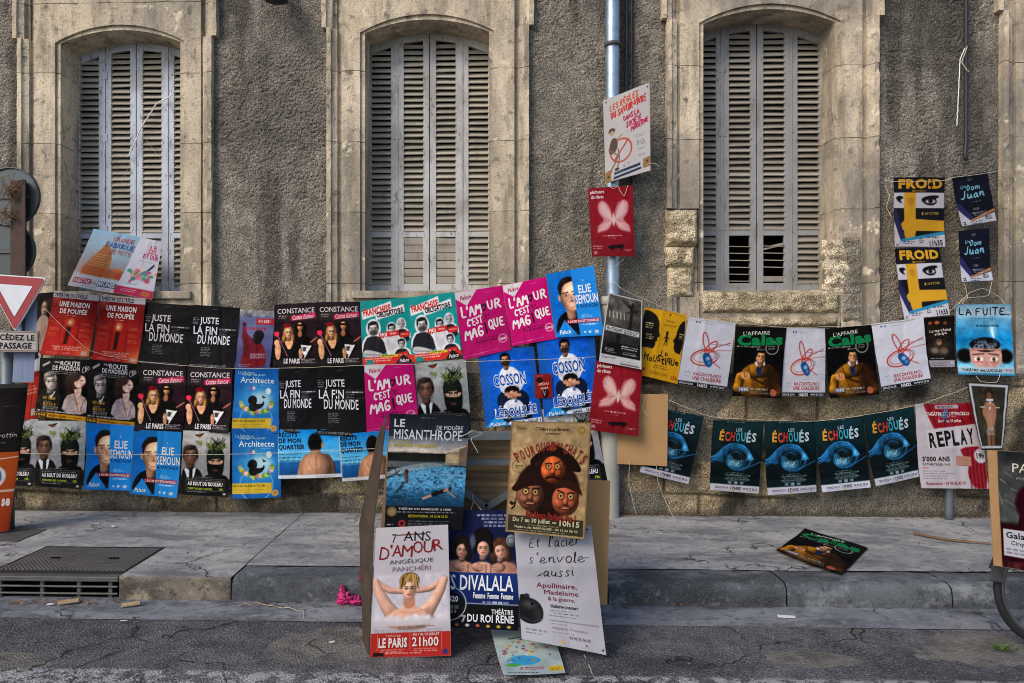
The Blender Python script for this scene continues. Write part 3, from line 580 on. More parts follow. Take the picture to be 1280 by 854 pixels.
def d_franchise():
    a = Art(1.36, '#189694')
    def fig(cx, cy, r, sh, body='#20232a', skin='#c4c3c4', hair='#1c1d22', w=1.0):
        pts = [(cx-r*2.3*w, sh), (cx-r*1.6*w, cy+r*1.3), (cx, cy+r*.9), (cx+r*1.6*w, cy+r*1.3), (cx+r*2.3*w, sh)]
        a.ell(cx, cy, r*1.32, r*1.32, '#e6e8ea'); q = [(x+(.03 if x > cx else -.03), y-.02) for x, y in pts]; a.poly(q, '#e6e8ea', 1, None, 1); a.poly(pts, body, 1, None, 1)
        a.face(cx, cy, r*.92, skin, hair, vol=.5, lips='#55555c', neck=False, amb=.65)
    fig(.82, .40, .075, .68, '#22252c', hair='#b9b9bc'); fig(.62, .46, .08, .86, '#d4d4d8'); a.mottle(.2, 9, 2, .5, .55, .75, .86)
    fig(.80, .70, .075, .92); fig(.25, .44, .115, .88, '#22252b', '#d4d0cc'); a.ell(.25, .50, .085, .045, '#2e2a2a', .8, .4)
    a.poly([(.02, .78), (.1, .76), (.3, .80), (.45, .85), (.4, .90), (.02, .88)], '#c4c3c6', 1, None, 2); a.line([(.05, .83), (.4, .86)], .02, '#85858c')
    for x, y, t in ((.38, .545, 'MOI'), (.58, .535, ''), (.80, .56, ''), (.74, .87, '')):
        a.poly([(x-.02, y-.03), (x+.18, y-.05), (x+.18, y+.03), (x-.02, y+.05)], '#cf2f28')
        if t: a.T(t, x+.01, y-.03, x+.14, y+.03, '#f4ecea', .03)
        else: a.words(x, y, x+.16, 1, .04, '#f0d6d4', .9, int(x*50))
    a.poly([(.02, .17), (.64, .03), (.65, .14), (.9, .09), (.91, .21), (.32, .31), (.3, .24), (.04, .29)], '#e9e6e6')
    a.T('FRANCHISE', .05, .105, .63, .215, '#cf3024', .04, -7.5); a.T('OBLIGATOIRE', .33, .165, .88, .255, '#191a20', .04, -7.5)
    a.rect(0, .88, 1, 1, '#cf3326'); a.rect(.36, .855, .72, .895, '#d9c03a'); a.words(.39, .875, .7, 1, .03, '#332c10', .9, 2); a.words(.06, .91, .66, 2, .03, '#f3d8d2', .9, 4)
    a.poly([(.66, 1), (.82, .86), (.99, .97), (.99, 1)], '#1d1b20'); a.T('Palace', .74, .93, .93, .985, '#e9e6ea', .01, -6, .3); a.ell(.15, .97, .08, .05, '#1f8c8c'); return a
def d_pink():
    a = Art(1.40, '#cc0a78'); a.grad('#d30c7e', '#c00a70'); a.poly([(0, 0), (.46, 0), (.22, .22), (0, .10)], '#e6dde2'); a.T('Palace', .09, .06, .33, .125, '#c81c6c', .02, -6, .3); a.words(.6, .06, .8, 1, .02, '#f0b0d4', .6, 1)
    K = '#f3e8ee'; a.K("L'AM", .07, .245, .51, .40, K, .036, .06, 3); a.K('UR', .62, .21, .93, .34, K, .036, .03, 4)
    a.poly([(.55, .36), (.49, .27), (.51, .225), (.55, .245), (.59, .22), (.62, .26), (.60, .31)], '#2a1020', 1, None, 1); a.poly([(.55, .33), (.515, .27), (.55, .262), (.588, .26)], '#c40d74', 1, None, 1)
    a.K("C'EST", .17, .43, .50, .53, K, .028, .04, 5); a.K('MAG', .08, .58, .49, .73, K, .036, .06, 6); a.K('QUE', .60, .50, .94, .63, K, .036, .04, 7)
    a.line([(.535, .53), (.555, .68)], .035, '#2a1020'); r = random.Random(4)
    for _ in range(22): a.ell(.57+r.uniform(-.1, .1), .45+r.uniform(-.06, .06), .009, .007, '#3a1028', .9)
    a.words(.3, .75, .8, 2, .035, '#4a0c30', .8, 3, .6); a.words(.35, .82, .62, 1, .03, '#4a0c30', .7, 4); a.ring(.86, .80, .085, .012, '#f0c8de'); a.T('20H45', .79, .785, .93, .825, '#f4e4ee', .02)
    a.words(.3, .955, .5, 1, .02, '#f3cfe2', .6, 1); a.line([(0, .965), (.7, .94)], .006, '#f0c0dc', .6); return a
def d_half():
    a = Art(1.36, '#137ccb'); a.grad('#1074c2', '#1682d2'); a.ell(.12, .5, .2, .3, '#0c62ac', .5, .9)
    a.poly([(.02, .90), (.14, .68), (.34, .60), (.60, .62), (.60, .98), (.30, .97), (.1, .96)], '#14141c', 1, None, 1)
    a.limb([(.40, .5), (.42, .70)], .22, .20, '#b58a74', .3); a.ball(.42, .25, .215, .155, '#2a211d', 0, .5, .12, .06, 3); a.ell(.215, .40, .035, .055, '#c4957c', 1, .4)
    a.ball(.425, .38, .205, .235, '#ecc0a4', 0, .50, .06, 0, 1, (.35, -.3, .88)); a.ball(.44, .52, .14, .11, '#deb094', 0, .62, .35, 0, 1, (.3, -.2, .9)); a.poly([(.205, .36), (.22, .23), (.33, .13), (.5, .115), (.54, .165), (.44, .18), (.34, .20), (.275, .26), (.25, .36)], '#2a211d', 1, .015, 1)
    a.line([(.28, .335), (.395, .325)], .022, '#3a2620', .8); a.line([(.47, .33), (.53, .325)], .02, '#3a2620', .8); a.ell(.35, .37, .07, .03, '#8a5f4c', .7, .8); a.ell(.35, .372, .038, .013, '#d8ccc4', .8, .5); a.ell(.35, .372, .016, .014, '#221815'); a.ell(.505, .37, .018, .014, '#221815', .9)
    a.ell(.46, .43, .03, .06, '#a87660', .6, .8); a.ell(.45, .465, .05, .014, '#7d5240', .7, .7); a.line([(.335, .525), (.42, .555), (.515, .548)], .016, '#8a4440', .9); a.line([(.375, .542), (.51, .545)], .012, '#e0d2ca', .9); a.line([(.31, .45), (.325, .54)], .016, '#a06c56', .5); a.line([(.28, .58), (.36, .62), (.46, .62)], .02, '#a47a66', .4)
    a.photo(.1, .1, .55, .9, .15, 1.25); a.rect(.515, 0, 1, 1, '#2191e2'); a.rect(.3, .8, .515, 1, '#14141c', .0)
    a.T('X', .71, .165, .75, .20, '#dfe9f4'); a.T('ELIE', .615, .245, .875, .365, '#eef3f8', .02); a.T('SEMOUN', .53, .385, .99, .52, '#eef3f8', .02); a.T('A PARTAGER', .53, .53, .97, .58, '#14477c', .01)
    a.words(.60, .69, .82, 2, .025, '#bfe0f8', .7, 2); a.rect(.28, .745, .96, .80, '#b3213a'); a.T('3 DATES EXCEPTIONNELLES', .31, .757, .94, .79, '#f2dfe2', .02); a.words(.60, .83, .95, 1, .03, '#e4eef8', .9, 3)
    a.poly([(.04, .97), (.24, .74), (.46, .97)], '#2191e2'); a.T('Palace', .10, .89, .33, .955, '#e6f1fa', .015, -5, .3); a.rect(.82, .92, .90, .965, '#d8d0dc'); a.ell(.72, .94, .025, .018, '#e8eef4'); a.ell(.62, .94, .02, .015, '#e8eef4'); return a
def d_madison():
    a = Art(1.18, '#131215'); a.ell(.5, .55, .6, .45, '#232226', .8, .9)
    a.poly([(.0, .86), (.04, .58), (.18, .50), (.4, .55), (.5, .66), (.5, .86)], '#2b2927', 1, .02, 1); a.mottle(.5, 14, 6, 0, .55, .48, .88); a.poly([(.2, .56), (.28, .7), (.36, .56)], '#b9b7b8')
    a.face(.25, .395, .13, '#b9b2ae', '#8d8784', vol=.8, lips='#6a5f5e', tilt=-8)
    a.ell(.70, .36, .16, .15, '#4a3c36', 1, .3); a.ell(.62, .47, .07, .12, '#41342f', 1, .4); a.poly([(.5, .9), (.55, .62), (.74, .55), (.92, .60), (1, .7), (1, .9)], '#a39898', 1, None, 1); a.poly([(.76, .56), (.84, .88), (.9, .60)], '#c2a79e'); a.line([(.72, .58), (.84, .86)], .012, '#6b6060'); a.line([(.95, .62), (.86, .86)], .012, '#6b6060')
    a.poly([(.72, .5), (.74, .58), (.86, .58), (.86, .46)], '#c0a59b'); a.ell(.82, .365, .10, .105, '#cbb0a6', 1, None, 20); a.poly([(.88, .33), (.935, .37), (.90, .40)], '#cbb0a6'); a.ell(.71, .31, .12, .06, '#4a3c36', 1, .3, -20); a.line([(.82, .35), (.87, .35)], .014, '#33241f'); a.line([(.87, .43), (.91, .425)], .014, '#7c3a38')
    a.photo(0, .25, 1, .9, .35, 1.4)
    a.T('SUR LA', .30, .045, .42, .075, '#d8d6d8', .01); a.T('ROUTE', .42, .04, .80, .115, '#e6e4e6', .02); a.T('DE MADISON', .27, .12, .80, .195, '#e6e4e6', .015); a.words(.24, .22, .8, 2, .03, '#bbb9bc', .8, 3)
    a.poly([(.06, .12), (.20, .05), (.21, .085), (.07, .155)], '#bcb9be'); a.K('Clio', .84, .14, .99, .24, '#cfccd2', .01, .10, 3)
    a.words(.12, .68, .42, 1, .06, '#c09a30', .95, 5, .8); a.words(.14, .735, .34, 1, .03, '#cfcdd0', .8, 5); a.words(.14, .775, .44, 1, .06, '#c09a30', .95, 7, .8); a.words(.14, .825, .5, 2, .03, '#c4c2c6', .8, 8); a.words(.04, .895, .96, 1, .035, '#d0ced2', .9, 9)
    a.rect(0, .925, 1, 1, '#d39a18'); a.rect(.02, .932, .24, .995, '#1b1712'); a.T('19H45', .05, .945, .22, .985, '#ddb040', .02); a.T('RESERVATIONS', .28, .945, .62, .98, '#5a420c', .02); a.words(.65, .963, .97, 1, .03, '#6b4d10', .9, 3); return a
def d_bowl():
    a = Art(1.44, '#0c55a8'); a.ell(.5, .5, .6, .45, '#1f86d4', .9, .95); a.ell(.52, .5, .34, .24, '#4fb0e8', .8, .8); a.mottle(.12, 5, 3)
    a.ring(.5, .80, .34, .02, '#8fc8ec', .7); a.rect(0, 0, 1, .40, '#0d58aa', .0); a.ell(.60, .50, .22, .13, '#c8e6f2', .9, .5)
    r = random.Random(3); cl = ['#e0b428', '#5aa848', '#8ac2e6', '#d8d43c', '#3f8f58', '#d88a38', '#b88ac8', '#ece8e0']
    for i in range(26):
        t = math.pi*(.05+.9*i/25); a.ell(.5-.34*math.cos(t), .52+.16*math.sin(t)+r.uniform(-.02, .02), r.uniform(.03, .055), r.uniform(.02, .04), cl[i % 8], .95, .2)
    a.ell(.42, .50, .10, .075, '#101218'); a.ell(.44, .60, .10, .07, '#101218'); a.poly([(.44, .55), (.62, .56), (.66, .50), (.68, .56), (.6, .63), (.46, .64)], '#101218', 1, None, 1)
    a.ell(.40, .33, .05, .03, '#8a68b8'); a.ell(.44, .31, .035, .025, '#d8dce8'); a.ell(.40, .29, .02, .015, '#c83a4a'); a.ell(.76, .36, .06, .05, '#e4ecf2'); a.poly([(.62, .42), (.72, .46), (.64, .47)], '#14181f')
    a.T('Le fabuleux', .08, .045, .45, .09, '#bfe2f4', .0, 2); a.T('voyage du petit', .15, .085, .70, .13, '#bfe2f4', .0, 2); a.T('Architecte', .14, .145, .88, .235, '#eaf4fa', .008, 2); a.words(.6, .27, .88, 1, .02, '#cfe6f6', .7, 2)
    a.rect(0, .775, .82, .93, '#dcb83a'); a.T('DU 7 AU 30 JUILLET À 10H', .02, .79, .68, .84, '#7a5a10', .01); a.words(.03, .875, .78, 1, .03, '#8a6a1c', .8, 3); a.words(.25, .91, .62, 1, .02, '#8a6a1c', .8, 4); a.ell(.88, .93, .075, .05, '#b88a52'); a.ring(.88, .93, .05, .01, '#e0b888'); return a
def d_mask():
    a = Art(1.38, '#8e9094'); a.grad('#9fa1a3', '#84868c', y1=.7); a.ell(.5, .1, .5, .25, '#b4b5b6', .6, .9)
    a.poly([(0, .99), (0, .62), (.14, .55), (.36, .58), (.48, .75), (.5, .99)], '#1a1c22', 1, None, 1); a.poly([(.06, .6), (.15, .54), (.30, .58), (.24, .8), (.16, .8)], '#c6c8d2'); a.poly([(.16, .6), (.23, .6), (.24, .84), (.16, .84)], '#16181e')
    a.ell(.035, .39, .025, .05, '#6d5048', 1, .4); a.ell(.325, .39, .025, .05, '#5a4038', 1, .4); a.face(.18, .38, .15, '#8d6f63', '#3c3736', vol=.35, lips='#6a403a'); a.ell(.08, .38, .07, .16, '#4b3934', .6, .7)
    a.poly([(.34, .99), (.42, .74), (.56, .66), (.9, .66), (1, .74), (1, .99)], '#101114', 1, None, 1); a.ell(.70, .42, .185, .20, '#1d2622'); a.poly([(.52, .46), (.54, .66), (.62, .72), (.8, .72), (.87, .64), (.885, .44)], '#171d1b', 1, None, 1); a.ell(.66, .34, .12, .1, '#2e3a33', .7, .8)
    a.poly([(.545, .435), (.86, .42), (.85, .50), (.7, .515), (.56, .50)], '#b08e7c', 1, None, 1); a.line([(.56, .44), (.68, .455)], .03, '#14100e'); a.line([(.74, .455), (.85, .43)], .03, '#14100e'); a.ell(.63, .47, .03, .012, '#e8e2da'); a.ell(.635, .47, .014, .012, '#15110f'); a.ell(.79, .465, .03, .012, '#e8e2da'); a.ell(.785, .465, .014, .012, '#15110f'); a.ell(.70, .60, .06, .02, '#5c3b38')
    r = random.Random(8)
    for i in range(46):
        x = .68+r.gauss(0, .11); y = .25+r.gauss(0, .022); L = r.uniform(.05, .14); t = r.uniform(-2.6, -.5); a.line([(x, y), (x+L*math.cos(t), y+L*math.sin(t)/1.4)], r.uniform(.012, .03), r.choice(['#3d4a2c', '#566238', '#6f7a4c', '#2b3322', '#87906a']), .95)
    for i in range(8): a.line([(.72, .22), (.62+.04*i, .10+.02*(i % 3))], .013, '#22261c')
    a.poly([(.24, .06), (.36, .05), (.46, .02), (.42, .07), (.36, .10), (.28, .08)], '#35382f', 1, None, 1); a.ell(.36, .08, .04, .02, '#8a4a30'); a.line([(.3, .16), (.4, .20)], .03, '#6d7a4c'); a.ell(.36, .18, .06, .03, '#7d8a58', .8, .5)
    a.photo(0, 0, 1, .74, .2, 1.3)
    a.grad('#101114', '#0c0c0f', a=.9, y0=.73, y1=.94); a.rect(.0, .94, 1, 1, '#0d0d10'); a.rect(.11, .74, .90, .745, '#a8a9ad'); a.rect(.11, .915, .90, .92, '#a8a9ad'); a.rect(.11, .74, .115, .92, '#a8a9ad'); a.rect(.895, .74, .90, .92, '#a8a9ad'); a.words(.3, .715, .7, 1, .02, '#aeb0b4', .8, 3); a.words(.15, .765, .86, 1, .022, '#b9babd', .8, 4)
    a.T('AU BOUT DU ROULEAU', .145, .785, .865, .845, '#e6e6e8', .03); a.T('THÉÂTRE DES CARMES', .15, .87, .66, .905, '#a4bf3c', .02); a.T('18h', .80, .87, .88, .905, '#a4bf3c', .02); a.words(.15, .94, .66, 1, .02, '#c9cacd', .8, 6); a.rect(.88, .945, .94, .97, '#c9cacd'); return a
def d_chair():
    a = Art(1.32, '#0d4aa4'); a.ell(.5, .4, .62, .5, '#2072cc', .95, .95); a.mottle(.08, 4, 6)
    a.poly([(.26, .62), (.36, .55), (.68, .54), (.82, .62), (.80, .80), (.70, .86), (.32, .84), (.25, .74)], '#1e2c44', 1, None, 1); a.poly([(.28, .70), (.38, .70), (.40, .95), (.3, .95)], '#223452'); a.poly([(.66, .68), (.8, .66), (.82, .93), (.7, .94)], '#1a2740')
    a.poly([(.30, .46), (.36, .27), (.5, .23), (.66, .27), (.76, .46), (.66, .60), (.36, .60)], '#d5d6de', 1, None, 2); a.line([(.34, .46), (.46, .58)], .08, '#cfd0d8'); a.line([(.74, .45), (.58, .58)], .08, '#c6c8d2')
    a.face(.47, .15, .085, '#c4957a', '#1a1616', vol=.4, lips='#d8c4bc'); a.ell(.47, .195, .075, .035, '#2b211e', .85, .4)
    a.ell(.53, .56, .13, .07, '#191415'); a.face(.53, .605, .065, '#c4957a', None, neck=False); a.line([(.42, .60), (.66, .62)], .05, '#c79a80'); a.line([(.46, .635), (.6, .585)], .04, '#cfa186'); a.line([(.44, .58), (.6, .64)], .03, '#a87a64')
    a.poly([(.36, .72), (.5, .66), (.68, .70), (.72, .82), (.34, .82)], '#cfd2dc', 1, None, 1); a.ell(.38, .92, .12, .06, '#24303e', 1, .3); a.ell(.6, .93, .09, .055, '#41608a', .9, .4); a.ell(.76, .90, .07, .06, '#0f1218', 1, .3)
    a.photo(.15, .05, .9, .95, .3, 1.25)
    K, W = '#1258b0', '#dfe6f0'
    a.T('COSSON', .23, .335, .79, .485, K, .02, -2.5, 0, W, .05); a.T('&', .55, .665, .61, .715, K, .03, 0, 0, W, .03); a.T('LÉDOUBLÉE', .20, .745, .92, .885, K, .02, -2.5, 0, W, .05); a.words(.3, .905, .75, 1, .022, '#d0d8e4', .85, 4)
    a.poly([(.36, 1), (.44, .955), (1, .935), (1, 1)], '#dcdde4'); a.T('16H40 - SALLE 1', .52, .952, .97, .992, '#1c2230', .03, -2); a.poly([(.0, 1), (.22, .865), (.44, 1)], '#1f9ae0'); a.T('Palace', .08, .945, .36, .992, '#e8f2fa', .01, -4, .3); return a
def d_flyer():
    a = Art(1.42, '#8e2020', 48); a.ell(.3, .25, .2, .12, '#2a1210'); a.ell(.6, .8, .2, .2, '#1f100f', .9); a.line([(.3, .4), (.5, .36), (.7, .42)], .03, '#e0b8ac'); a.K('souris', .2, .36, .85, .48, '#e6c4b8', .03, .05, 3); a.K('nues', .3, .54, .8, .64, '#e6c4b8', .03, .05, 4); a.line([(.45, .66), (.55, .9), (.6, .7)], .03, '#d8ac9c'); a.words(.1, .08, .6, 1, .04, '#d8a89c', .7, 2); return a
def d_back():
    a = Art(.74, '#2a93d2'); a.grad('#1c86cc', '#7cc4e8', y1=.68); a.rect(0, .66, 1, 1, '#175a92'); a.grad('#1f6aa4', '#0f4576', y0=.67); a.mottle(.1, 12, 4, 0, .67, 1, 1)
    a.ell(.60, .28, .115, .20, '#14110f'); a.poly([(.53, .42), (.67, .42), (.70, .52), (.50, .52)], '#8a6048'); a.ell(.715, .33, .022, .06, '#b3876a'); a.limb([(.36, .95), (.40, .72), (.48, .60)], .13, .15, '#a87a60', .5); a.limb([(.84, .98), (.83, .74), (.76, .60)], .13, .15, '#8f6650', .5); a.ball(.61, .84, .245, .38, '#bd9076', 0, .45, .05)
    a.line([(.605, .55), (.605, .98)], .025, '#976c55', .6); a.line([(.48, .66), (.55, .82)], .02, '#9a7059', .5); a.line([(.73, .64), (.67, .82)], .02, '#8a6049', .5)
    a.photo(0, 0, 1, .93, .15, 1.2)
    W = '#d4d6dc'; a.rect(0, .93, 1, 1, W); a.rect(0, 0, .012, 1, W); a.rect(.985, 0, 1, 1, W); a.words(.6, .965, .95, 1, .03, '#3a3c44', .8, 3); a.words(.05, .965, .3, 1, .03, '#8a8c94', .7, 4)
    a.T('RÉCITS', .01, .03, .32, .145, '#12161c', .035); a.T('DE MON', .01, .17, .38, .275, '#12161c', .035); a.T('QUARTIER', .01, .30, .43, .42, '#12161c', .035); a.words(.02, .50, .42, 3, .07, '#1f3a54', .8, 5, .4); return a
def d_rules():
    a = Art(1.72, '#cfccd0', 84); O, P = '#dd6a3c', '#d42a62'
    a.K('LES RÈGLES', .13, .095, .76, .165, O, .022, .11, 2); a.K('DU SAVOIR-VIVRE', .15, .19, .93, .265, '#db4a4c', .022, .15, 3); a.K('DANS LA', .42, .285, .77, .34, P, .018, .07, 4); a.K('SOCIÉTÉ', .48, .36, .82, .42, P, .018, .06, 5); a.K('MODERNE', .58, .425, .97, .485, P, .018, .10, 6)
    a.ring(.36, .665, .23, .03, '#c8463a', .9); a.line([(.2, .77), (.52, .56)], .03, '#c8463a', .9); a.ell(.17, .405, .07, .035, '#5d4c42'); a.ell(.17, .43, .05, .03, '#c9a890'); a.poly([(.10, .60), (.16, .49), (.27, .50), (.3, .60), (.22, .68), (.1, .68)], '#6a584c', 1, None, 1); a.line([(.27, .52), (.4, .48)], .018, '#9a8878'); a.line([(.1, .62), (.3, .72), (.22, .80), (.12, .88)], .03, '#85766a'); a.line([(.3, .64), (.32, .76), (.27, .86)], .025, '#85766a'); a.ell(.10, .885, .05, .018, '#c8503e'); a.ell(.26, .875, .05, .016, '#4a4038')
    a.words(.68, .55, .95, 2, .02, '#7d7b84', .8, 3); a.words(.7, .62, .95, 3, .022, '#7d7b84', .8, 4); a.words(.7, .70, .92, 2, .02, '#8d8b94', .8, 5); a.words(.74, .78, .9, 2, .02, '#8d8b94', .8, 6); a.ell(.52, .84, .012, .006, '#4a4550'); a.ell(.42, .86, .014, .007, '#4a4550')
    a.poly([(.20, .905), (.78, .875), (.78, .905), (.20, .937)], '#2b3a60'); a.poly([(.18, .96), (.80, .925), (.80, .95), (.18, .987)], '#2b3a60'); a.words(.24, .915, .7, 1, .02, '#b9c2d8', .7, 4)
    a.poly([(0, .88), (.13, .87), (.13, 1), (0, 1)], '#a27f58'); a.poly([(.84, .845), (1, .83), (1, .94), (.84, .955)], '#a27f58'); a.ell(.07, .94, .018, .01, '#1d1916'); a.ell(.93, .88, .018, .01, '#1d1916'); a.ell(.06, .035, .015, .008, '#2a2522'); a.ell(.95, .04, .015, .008, '#2a2522'); return a
def d_fishwing():
    a = Art(1.46, '#8d1322'); a.grad('#97152a', '#7e101e'); a.ell(.55, .45, .5, .35, '#a51b2e', .6, .9)
    for sx, k in ((-1, 1), (1, .96)):
        X = lambda x: .54+sx*x
        a.poly([(X(.01), .46), (X(.10), .25), (X(.24), .18), (X(.36), .24), (X(.33), .38), (X(.2), .47), (X(.34), .54), (X(.40), .66), (X(.28), .64), (X(.14), .62), (X(.05), .54)], '#d99a9c', .95, .03, 2)
        a.poly([(X(.03), .45), (X(.12), .29), (X(.24), .22), (X(.30), .28), (X(.26), .38), (X(.1), .48)], '#e8c2c0', .8, .05, 2); a.poly([(X(.05), .53), (X(.2), .52), (X(.34), .62), (X(.18), .60)], '#e0a8a6', .7, .05, 2)
        for q in ((.30, .24), (.31, .34), (.25, .2), (.34, .62), (.26, .62), (.37, .57)): a.line([(X(.02), .48), (X(q[0]), q[1])], .010, '#f2dcd8', .6)
    a.ell(.54, .47, .03, .09, '#e8cfc8', 1, .4); a.line([(.55, .40), (.66, .22)], .012, '#c8a08c', .8)
    a.T('pêcheurs', .04, .035, .35, .10, '#eedfdc', .02); a.T('de rêves', .05, .105, .33, .16, '#eedfdc', .02); a.words(.28, .70, .78, 1, .025, '#ecc8c4', .9, 3); a.words(.4, .735, .62, 1, .015, '#d8a8a4', .7, 3)
    a.poly([(.38, .845), (.6, .83), (.74, .82), (.78, .85), (.72, .88), (.70, .93), (.68, .88), (.50, .89), (.47, .93), (.44, .88), (.38, .89)], '#1a0c10', 1, None, 1); a.words(.04, .85, .3, 2, .03, '#e0b4b0', .85, 4); a.words(.76, .90, .96, 2, .02, '#e0b4b0', .8, 5); a.rect(.05, .92, .13, .965, '#b89a9c', .8); return a
def d_wait():
    a = Art(1.55, '#2b2a28'); a.grad('#55524e', '#1d1c1c', y1=.9); a.ell(.35, .2, .3, .2, '#77736c', .6, .9); a.mottle(.5, 7, 3)
    a.line([(.72, .10), (.68, .44)], .08, '#1f1b18'); r = random.Random(2)
    for i in range(16): a.line([(.7, .18), (.7+r.uniform(-.3, .25), .05+r.uniform(0, .2))], .02, '#1d1a17')
    for i in range(5): a.line([(.1+.1*i, .25), (.12+.1*i, .33)], .03, '#b4b0aa', .8)
    a.ell(.35, .74, .2, .06, '#0f0e0e', 1, .3); a.line([(.4, .6), (.38, .73)], .06, '#151312'); a.ell(.4, .59, .06, .05, '#191614'); a.grad('#121111', '#0c0b0b', a=.7, y0=.68, y1=.87)
    a.words(.5, .72, .95, 2, .03, '#cfccc8', .85, 3); a.words(.1, .78, .4, 3, .025, '#bdbab6', .7, 4); a.words(.55, .80, .9, 2, .025, '#cfccc8', .8, 5)
    W = '#c6c4c6'; a.rect(0, .875, 1, 1, '#b9b8bc'); a.rect(0, 0, .03, 1, W); a.rect(.97, 0, 1, 1, W); a.rect(0, 0, 1, .015, W); a.words(.5, .93, .9, 2, .025, '#6a686e', .8, 6); a.rect(.5, .965, .95, .985, '#4a484e', .8); a.T('Captivae', .06, .89, .38, .935, '#5a565c', 0, -4, .2)
    a.poly([(.06, .46), (.93, .475), (.93, .545), (.06, .53)], '#c4c3c8'); a.T('EN ATTENDANT', .09, .475, .50, .525, '#1b1a1e', .02, 1.2); a.T('GODOT', .52, .482, .90, .535, '#1b1a1e', .02, 1.2); return a
def d_profiles():
    a = Art(1.46, '#cf9c18'); a.grad('#d8a51c', '#c99412'); K = '#14110e'
    a.poly([(0, .04), (.14, .03), (.32, .09), (.40, .20), (.39, .30), (.44, .385), (.37, .41), (.385, .45), (.34, .47), (.35, .52), (.30, .585), (.14, .57), (0, .60)], K, 1, None, 1); a.poly([(1, .08), (.88, .14), (.82, .26), (.815, .34), (.745, .42), (.80, .44), (.79, .475), (.80, .53), (.86, .58), (1, .58)], K, 1, None, 1)
    for x, y in ((.08, .22), (.1, .38), (.88, .30)): a.words(x, y, x+(.22 if x < .5 else .12), 3, .03, '#d8c890', .9, int(y*50))
    a.words(.5, .13, .8, 2, .022, '#5a440c', .8, 3, centre=True); a.words(.46, .20, .82, 2, .022, '#5a440c', .8, 4, centre=True); a.ell(.62, .05, .02, .014, '#5a440c')
    a.ell(.60, .315, .03, .025, K); a.line([(.60, .33), (.60, .43)], .045, K); a.line([(.54, .40), (.60, .36), (.66, .40)], .018, '#3a2f1a'); a.line([(.58, .43), (.56, .5)], .016, K); a.line([(.62, .43), (.63, .5)], .016, K)
    a.J('Le', .50, .565, .68, .66, K, .012, 2, 12); a.J('MoUStiqUe', .10, .655, .96, .76, K, .022, 5, 14, -.01); a.words(.35, .81, .7, 2, .03, '#4a380c', .9, 5, centre=True); a.words(.25, .90, .75, 3, .022, '#5a440c', .8, 6, centre=True); a.ell(.08, .90, .08, .02, '#8a1f1c'); a.T('15h', .82, .905, .96, .96, '#b5401c', .02); return a
def d_shoe():
    a = Art(1.40, '#c3c1cc'); a.grad('#cfcdd6', '#bdbbc8'); R, S = '#b5382c', '#c05a50'
    def loop(cx, cy, rx, ry, rot, w, c, t0=0, t1=6.3):
        p = []
        for i in range(40):
            t = t0+(t1-t0)*i/39; x, y = rx*math.cos(t), ry*math.sin(t)*1.4; q = math.radians(rot); p.append((cx+x*math.cos(q)-y*math.sin(q), cy+(x*math.sin(q)+y*math.cos(q))/1.4))
        a.line(p, w, c)
    loop(.46, .56, .27, .115, -14, .026, R); loop(.46, .55, .22, .08, -16, .012, S); loop(.44, .33, .055, .14, -18, .022, R); loop(.56, .40, .065, .12, 40, .022, R); a.line([(.46, .46), (.62, .40), (.95, .30)], .016, R); a.line([(.58, .47), (.72, .43), (1, .41)], .012, S); a.line([(.52, .48), (.66, .62), (.8, .68)], .016, R); a.line([(.5, .36), (.96, .33)], .008, '#6a6f8c')
    a.poly([(.40, .52), (.50, .47), (.60, .55), (.65, .65), (.57, .71), (.46, .64)], '#1f4f88', 1, None, 2); a.ell(.53, .57, .04, .03, '#9fc4e0', .8, .5); a.ell(.57, .63, .03, .025, '#4f8cc0', .9, .4); a.poly([(.64, .47), (.78, .44), (.80, .56), (.70, .58)], '#b9b8c4', .6, None, 1); a.ring(.71, .51, .05, .008, '#5b5f78', .7)
    a.words(.16, .06, .32, 1, .02, '#2b4f90', .9, 2, .9); a.words(.36, .065, .55, 1, .02, '#5a5c70', .8, 3)
    a.T('RACONTE-MOI', .29, .785, .84, .835, '#a83a34', .025); a.T('UNE CHAUSSURE', .27, .845, .86, .90, '#a83a34', .025); a.words(.12, .80, .25, 3, .03, '#8d9a9c', .7, 5)
    a.rect(0, .935, 1, 1, '#15151a'); a.T('ESPACE ALYA', .03, .952, .31, .98, '#c9c9d0', .015); a.T('16H25', .40, .945, .60, .99, '#d8d8de', .02); a.T('04 90 27 38 23', .66, .952, .95, .98, '#c9c9d0', .015); a.ell(.50, .985, .02, .012, '#c8a83a'); return a
